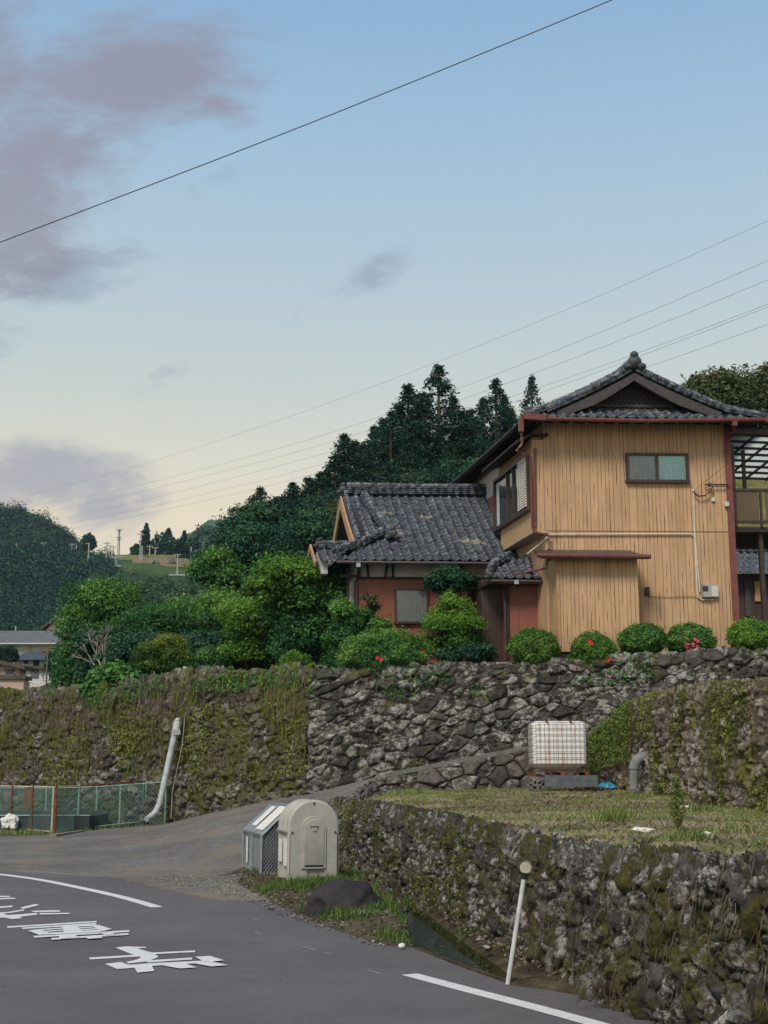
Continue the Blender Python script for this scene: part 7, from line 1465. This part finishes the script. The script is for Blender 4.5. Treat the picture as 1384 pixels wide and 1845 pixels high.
# ================================================================== village houses at the left edge
M_pink = flat('pink_render', (.50, .36, .30), .85, .2, 0, .12, 1); M_wr = flat('white_render', (.62, .62, .60), .85, .2, 0, .1, 1); M_roofd = flat('dark_slate_roof', (.06, .075, .095), .6, .3, 0, .3, 2); M_roofb = flat('brown_roof', (.10, .075, .06), .7, .2, 0, .3, 2); M_shed = flat('cream_cladding', (.50, .46, .41), .8, .2, 0, .12, 1); M_grit = flat('grey_corrugated_roof', (.13, .135, .145), .6, .3, 0, .3, 2); M_gls = flat('dark_window', (.03, .04, .05), .15, .5)
def vhouse(name, px0, px1, pyt, pyb, Y, dep, wall_m, roof_m, label, kind='gable', rise=.0, wins=(), overhang=.6, over=None, extra=None):
    a = at(px0, pyb, Y); c = at(px1, pyt, Y); t = thing(name, ((a.x + c.x) / 2, Y, a.z), label, 'house'); x0, x1, z0, z1 = a.x, c.x, a.z - 3, c.z
    b_ = MB(); b_.box(x0, x1, Y, Y + dep, z0, z1); w_ = b_.build('wall', wall_m, t); o_ = overhang; b_ = MB(); ym = Y + dep / 2
    if kind == 'hip': b_.add([(x0 - o_, Y - o_, z1), (x1 + o_, Y - o_, z1), (x1 + o_, Y + dep + o_, z1), (x0 - o_, Y + dep + o_, z1), (x0 + (x1 - x0) * .3, ym, z1 + rise), (x1 - (x1 - x0) * .3, ym, z1 + rise), ] , [(0, 1, 5, 4), (1, 2, 5), (2, 3, 4, 5), (3, 0, 4), (0, 3, 2, 1)])
    elif kind == 'side': b_.prism([(x0 - o_, Y - o_, z1), (x0 - o_, ym, z1 + rise), (x0 - o_, Y + dep + o_, z1)], (x1 - x0 + 2 * o_, 0, 0))
    elif kind == 'front': b_.prism([(x0 - o_, Y - o_, z1 - .1), (x0 - o_, Y - o_, z1 + .25), ((x0 + x1) / 2, Y - o_, z1 + rise + .25), (x1 + o_, Y - o_, z1 + .25), (x1 + o_, Y - o_, z1 - .1), ((x0 + x1) / 2, Y - o_, z1 + rise - .1)], (0, dep + 2 * o_, 0))
    else: b_.box(x0 - o_, x1 + o_, Y - o_, Y + dep, z1 + .002, z1 + .3)
    b_.build('roof', roof_m, t)
    if kind == 'front': b_ = MB(); b_.prism([(x0, Y + .001, z1), (x1, Y + .001, z1), ((x0 + x1) / 2, Y + .001, z1 + rise)], (0, dep - .01, 0)); b_.build('gable', wall_m, t)
    for wn in wins:
        nm_, (u0, v0_, u1, v1_), m_, th_ = wn; p = at(u0, v1_, Y); q_ = at(u1, v0_, Y); b_ = MB(); b_.box(p.x, q_.x, Y - th_, Y - .01, p.z, q_.z); f_ = b_.build(nm_, m_, t)
        if nm_ == 'window': b_ = MB(); b_.box(p.x - .1, q_.x + .1, Y - th_ - .1, Y - .01, q_.z + .01, q_.z + .15); b_.build('hood', roof_m, f_)
    return t
vhouse('pink_house', -30, 35, 1205, 1241, 118, 2.2, M_pink, M_roofb, 'pink house with brown hood over one window and grey balcony', 'front', .45, [('window', (10, 1209, 24, 1215), M_gls, .12), ('balcony', (4, 1216, 31, 1227), flat('brown_grey_panel', (.13, .12, .12), .6), .9), ('door', (-20, 1222, -12, 1240), M_gls, .1)])
vhouse('pink_house_block', -30, 43, 1224, 1245, 116, 2, M_pink, M_roofb, 'lower pink block with brown base stripe standing before the pink house', 'flat', 0, [('base_stripe', (-30, 1243, 42, 1245), M_rust, .05), ('vent', (4, 1238, 6, 1240), M_gls, .1)], .2)
vhouse('white_house', 27, 82, 1190, 1206, 130, 3, M_wr, M_roofd, 'white two storey house with blue grey hipped roof', 'hip', 1.0, [('window', (60, 1191, 71, 1204), M_gls, .1), ('window', (43, 1191, 51, 1196), M_gls, .1)], .8)
vhouse('white_annex', 40, 94, 1206, 1227, 126, 1.5, M_wr, M_roofb, 'single storey white annex with dark sliding door below the hipped roof', 'flat', 0, [('sliding_door', (55, 1206, 70, 1221), M_grit, .1), ('post', (78, 1205, 79, 1227), M_gls, .1)], .4)
vhouse('warehouse', -40, 104, 1161, 1185, 160, 5, M_shed, M_grit, 'long cream warehouse with grey roof and skylights', 'side', 1.9, [('panel', (23, 1163, 30, 1184), M_pink, .1), ('panel', (48, 1163, 56, 1184), M_pink, .1), ('window', (76, 1175, 81, 1183), M_gls, .1), ('gutter', (-40, 1159.5, 104, 1161.5), M_wr, .9)], .5)
for i, px in enumerate((36, 57, 83, 104)): pass
vhouse('peach_house', 83, 120, 1134, 1150, 185, 3, M_pink, M_roofb, 'peach house with a dark window standing above the warehouse', 'front', 1.6, [('window', (91, 1137, 102, 1143), M_gls, .1)], .6)
b_ = MB(); b_.box(at(-80, 1247, 110).x, at(68, 1247, 110).x, 110, 110.4, at(0, 1249, 110).z, at(0, 1245.5, 110).z); o = b_.build('road_barrier', M_wr, None); reg(o, 'low white road barrier in front of the pink house', 'barrier')
def streetpole(px, pyt, pyb, Y, r, label, arm=None, m_=M_cp, nm='utility_pole'):
    f_ = at(px, pyb, Y); H_ = (pyb - pyt) * Y / FPX; t = thing(nm, f_, label, 'pole' if nm == 'utility_pole' else 'street lamp'); b_ = MB(); b_.tube([f_ - Vector((0, 0, 2)), f_ + Vector((0, 0, H_))], r, 8); b_.build('pole', m_, t)
    if arm == 'lamp': b_ = MB(); b_.tube([f_ + Vector((0, 0, H_)), f_ + Vector((-.15, 0, H_ + .25)), f_ + Vector((-.45, 0, H_ + .3))], .05, 6); b_.bar(f_ + Vector((-.35, 0, H_ + .3)), f_ + Vector((-.75, 0, H_ + .34)), .2, .12); b_.build('lamp_head', m_, t)
    if arm == 'cross': b_ = MB(); b_.bar(f_ + Vector((-.6, 0, H_ * .93)), f_ + Vector((.6, 0, H_ * .93)), .08, .1); b_.build('crossarm', m_, t)
streetpole(83, 1167, 1243, 105, .075, 'brown utility pole before the white house', 'cross', flat('brown_pole', (.16, .13, .11), .8)); streetpole(108.5, 1203, 1240, 100, .08, 'white street lamp at the end of the annex', 'lamp', M_wr, 'street_lamp'); streetpole(27, 1128, 1160, 165, .1, 'thin pale mast behind the warehouse roof')
b_ = MB(); p = [at(52, 1228, 104), at(60, 1230, 104), at(69, 1232, 104), at(72, 1236, 104), at(72, 1244, 104)]; b_.tube(p, .07, 6); o = b_.build('hand_rail', M_wr, None); reg(o, 'curved white hand rail beside the pink house', 'rail')
for (px, py, rx, ry, Y, lb) in [(12, 1180, 22, 14, 125, 'low olive tree in front of the cream warehouse'), (95, 1190, 14, 20, 122, 'dark tree between warehouse and street lamp')]:
    far_tree(px, py - ry, py + ry, rx, 'b', lb, px, Y, F_far, 1800)
b_ = MB(); b_.box(at(92, 1235, 112).x, at(104, 1235, 112).x, 112, 114, at(0, 1243, 112).z, at(0, 1212, 112).z); o = b_.build('dark_shed', M_gls, None); reg(o, 'dark shed at the right end of the white annex', 'shed')
b_ = MB(); b_.box(at(104, 1235, 100).x, at(136, 1235, 100).x, 100, 100.5, at(0, 1250, 100).z, at(0, 1231, 100).z); o = b_.build('block_wall', M_conc, None); reg(o, 'grey block wall below the white street lamp', 'wall')

# ================================================================== wooded slope behind the houses
WS = patch([(-18, 54, 3.6), (-6, 56, 4.2), (4, 58, 4.6), (14, 58, 4.6), (26, 54, 4.6), (40, 50, 5)], [(-22, 118, 12), (-6, 118, 18), (4, 118, 20), (14, 118, 17), (30, 118, 16), (50, 110, 18)])
s, t = np.meshgrid(np.linspace(0, 1, 60), np.linspace(0, 1, 40)); P = WS(s, t); P[..., 2] += .6 * fbm(P[..., 0] * .1, P[..., 1] * .1, 0, 3, 3); o = mesh_np('wooded_slope', P.reshape(-1, 3), grid_faces(40, 60), M_hill, None, True); o['kind'] = 'structure'
def cedar_mesh(seed, n=30000, H=1.0, R_=.16):
    rg = np.random.default_rng(seed); cl = []
    for k_ in range(330):
        z = 1 - ((k_ + rg.random()) / 330) ** 1.35; a = rg.uniform(0, 6.28); d_ = 1 - z; rad_ = R_ * (min(d_, .2) * 2.7 + max(0, d_ - .2) * .55) * rg.uniform(.5, 1.0) + .002; cl.append(((math.cos(a) * rad_, math.sin(a) * rad_, z * .985 - .04 * rad_ / R_), .012 + .03 * min(1, d_ * 2.5) * rg.uniform(.6, 1.2)))
    P, N, i = clump_points(cl, n, rg, (.2, 1.1), 1.35, .35, .7); cr = rg.random(len(cl)); V, F = leaf_arrays(P, N, .0105, .45, rg); return V, F, np.clip(cr[i] * .55 + rg.random(n) * .4, 0, 1)
CM = []
for k_ in range(4):
    V, F, rn_ = cedar_mesh(500 + k_, R_=(.17, .15, .20, .13)[k_]); o = mesh_np('foliage', V, F, F_ced, None, False, fattr={'rnd': rn_}); m1 = o.data; bpy.data.objects.remove(o)
    b_ = MB(); b_.tube([(0, 0, -.02), (.003, 0, .5), (0, 0, .97)], [.014, .009, .002], 7); o = b_.build('trunk', M_bark, None, True); m2 = o.data; bpy.data.objects.remove(o); CM.append((m1, m2))
CED = [(604, 818, 70, 0, 1.3, 'cedar just left of the knobbly small topped one'), (640, 792, 74, 1, 1.3, 'cedar just right of the knobbly small topped one'), (576, 850, 67, 2, 1.2, 'short cedar on the lower part of the slope'), (690, 752, 78, 0, 1.3, 'full cedar below the slim topped one on its left'), (720, 725, 80, 1, 1.2, 'cedar tucked close left of the slim topped one'), (750, 735, 81, 3, 1.4, 'narrow cedar between the slim topped and the tallest'), (835, 745, 83, 3, 1.3, 'narrow cedar in the gap right of the shouldered one'), (908, 712, 91, 3, 1.1, 'thin cedar touching the broad one on its right'), (870, 715, 90, 3, 1.1, 'thin cedar touching the broad one on its left'), (500, 893, 62, 0, 1.4, 'small cedar right of the creeper covered one'), (790, 655, 82, 0, 1.15, 'tallest cedar, pointed, in the middle of the dark wood'), (735, 690, 79, 3, 1.3, 'slim thin topped cedar left of the tallest'), (893, 680, 88, 0, 1.0, 'broad cedar whose top shows left of the two storey roof'), (958, 675, 98, 1, .8, 'narrow cedar peeping just left of the two storey roof corner'), (704, 738, 76, 2, .95, 'cedar stepping down left of the slim topped one'), (762, 705, 78, 1, 1.2, 'cedar filling in just left of the tallest'),
       (818, 712, 84, 2, 1.0, 'shouldered cedar right of the tallest'), (848, 735, 86, 1, 1.1, 'lower cedar between the shouldered and the broad one'), (620, 780, 72, 3, 1.4, 'knobbly small topped cedar at the step of the tree line'), (655, 795, 73, 2, 1.0, 'round shouldered cedar right of the knobbly one'), (590, 842, 68, 1, 1.1, 'low cedar left of the knobbly one'), (920, 735, 90, 2, .9, 'cedar just behind the left eave of the two storey house'),
       (675, 765, 80, 1, 1.1, 'dark cedar rising behind the ridge of the low house'), (740, 780, 74, 0, 1.1, 'front cedar standing right above the low roof ridge'), (470, 876, 60, 2, 1.25, 'bushy creeper covered cedar at the left end of the wood'), (528, 868, 64, 3, 1.5, 'brownish topped cedar near the left end of the wood'), (556, 858, 66, 1, 1.3, 'cedar right of the brownish topped one'), (700, 830, 70, 2, 1.0, 'low front cedar left above the low roof'), (812, 800, 76, 2, 1.0, 'front cedar above the right end of the low roof'), (870, 790, 80, 0, 1.0, 'front cedar hidden half by the long side eave'), (640, 850, 66, 0, 1.1, 'low front cedar over the gable of the low house')]
for i, (px, py, Y, k_, w_, lb) in enumerate(CED):
    tp = at(px, py, Y); zb__ = float(np.interp(Y, [56, 118], [4.5, 18])) - 1; H_ = tp.z - zb__; t = thing('cedar_tree', (tp.x, Y, zb__), lb, 'tree', 'cedars in the wood behind the houses'); t.scale = (H_ * w_ * 1.22, H_ * w_ * 1.22, H_); t.rotation_euler = (0, 0, i * 1.7)
    for nm_, me_ in zip(('foliage', 'trunk'), CM[k_]): o = bpy.data.objects.new(nm_, me_); col.objects.link(o); o.parent = t
W2 = [(510, 945, 48, 45, 58, F_ced, 'dark broadleaf tree left of the low house roof'), (445, 955, 42, 55, 57, F_dark, 'creeper hung tree sloping down at the left end of the wood'), (580, 935, 45, 40, 61, F_ced, 'rounded dark tree directly over the low gable'), (660, 905, 45, 35, 63, F_ced, 'rounded tree showing above the left of the low ridge'), (770, 885, 60, 34, 66, F_ced, 'wide rounded tree behind the low roof ridge'), (420, 1000, 40, 40, 56, F_dark, 'lowest dark tree at the left foot of the wood'), (840, 860, 50, 40, 68, F_dark, 'tree closing the gap under the long side eave'),
      (400, 1030, 50, 30, 55, F_mid, 'lighter leafy tree below the wood beside the chestnut tree'), (480, 990, 60, 45, 55, F_dark, 'dense tree behind the bright young tree top'), (560, 960, 50, 40, 56, F_dark, 'dark tree behind the little side wing roof'), (620, 940, 40, 40, 60, F_olive, 'olive toned tree behind the low gable')]
for i, (px, py, rx, ry, Y, m_, lb) in enumerate(W2): broad('broadleaf_tree', [(px, py, rx, ry), (px + rx * .3, py + ry * .6, rx * .9, ry * .8)], Y, 16000, .15, m_, 600 + i, lb, base_z=4.0, K=40, rr=(.5, .95), group='broadleaf trees of the wood', bias=.3)
# right side: wood on the hill and a terraced slope
for i, (px, py, rx, ry, lb) in enumerate([(1290, 705, 62, 42, 'olive topped tree showing right of the two storey roof'), (1370, 700, 60, 42, 'tallest olive tree at the right edge behind the roof'), (1340, 770, 70, 50, 'dark tree behind the balcony canopy'), (1440, 740, 60, 60, 'olive tree beyond the right edge of the wood')]):
    broad('broadleaf_tree', [(px, py, rx, ry), (px + 10, py + ry, rx, ry)], 70 + i * 3, 12000, .24, F_olive if i != 2 else F_dark, 650 + i, lb, base_z=8.0, K=50, rr=(.7, 1.2), group='trees on the right hill', bias=.5)
s, t = np.meshgrid(np.linspace(0, 1, 50), np.linspace(0, 1, 60)); P = patch([at(1290, 1050, 50), at(1420, 1050, 50), at(1560, 1050, 50)], [at(1290, 800, 66), at(1420, 790, 66), at(1560, 780, 66)])(s, t); P[..., 1] += 1.0 * (np.floor(t * 9) / 9 - t) * 4; P[..., 2] += .15 * fbm(P[..., 0], P[..., 1], 0, 3, 2)
o = mesh_np('terraced_slope', P.reshape(-1, 3), grid_faces(60, 50), m_soil('terrace_grass', [(.35, (.09, .10, .035)), (.55, (.16, .14, .06)), (.7, (.20, .15, .09))], .6, 6), None, True); o['kind'] = 'structure'

# ================================================================== wires
M_wire = flat('black_cable', (.03, .03, .035), .6); M_wireg = flat('grey_wire', (.27, .28, .29), .6)
def wire(pts, r, label, m_=M_wireg):
    P, _ = resample([tuple(at(*p)) for p in pts], 60)
    for _ in range(40): P[1:-1] = (P[:-2] + 2 * P[1:-1] + P[2:]) / 4
    b_ = MB(); b_.tube([Vector(q) for q in P], r, 5, False); o = b_.build('overhead_wire', m_, None, True); reg(o, label, 'wire', 'wires crossing the sky')
wire([(-300, 550, 17), (0, 437, 17), (552, 226, 17), (1105, 0, 17), (1500, -170, 17)], .0072, 'single dark wire crossing high above everything', M_wire)
WR = [([(1700, 252, 60), (1384, 408, 70), (900, 612, 100), (560, 740, 130), (220, 850, 190), (-100, 930, 260)], 'faintest and highest of the thin wires over the wood'), ([(1700, 330, 55), (1384, 480, 62), (830, 705, 90), (540, 800, 120), (200, 888, 180), (-50, 930, 240)], 'second thin wire passing over the broad cedar'), ([(1700, 372, 55), (1384, 512, 62), (930, 690, 88), (600, 800, 115), (200, 900, 180), (-50, 945, 240)], 'third thin wire, clearest one right of the cedars'),
      ([(1700, 425, 55), (1384, 550, 62), (1130, 655, 75), (600, 815, 115), (220, 912, 180), (-50, 965, 240)], 'fourth thin wire disappearing behind the roof peak'), ([(1700, 428, 55.5), (1384, 554, 62.5), (1130, 659, 75.5), (600, 836, 115), (220, 925, 180), (-50, 975, 240)], 'fifth thin wire doubling the one behind the roof peak'), ([(1700, 470, 55), (1384, 585, 62), (1170, 666, 75), (600, 850, 115), (200, 940, 185), (-50, 985, 240)], 'lowest thin wire, leaving the right slope of the big roof')]
for p_, lb in WR: wire(p_, .010, lb)
# ================================================================== evening haze
hz = MB(); hz.box(-900, 900, -40, 2020, -1.9, 345); o = hz.build('haze', []) if 0 else None
me = bpy.data.meshes.new('haze'); me.from_pydata(hz.v, [], hz.f); mh = bpy.data.materials.new('haze_air'); mh.use_nodes = True; t_ = mh.node_tree; t_.nodes.clear()
oo = t_.nodes.new('ShaderNodeOutputMaterial'); vv = t_.nodes.new('ShaderNodeVolumePrincipled'); vv.inputs['Density'].default_value = .00013; vv.inputs['Color'].default_value = (.62, .86, 1, 1); t_.links.new(vv.outputs[0], oo.inputs['Volume'])
me.materials.append(mh); o = link('haze', me); o['kind'] = 'stuff'
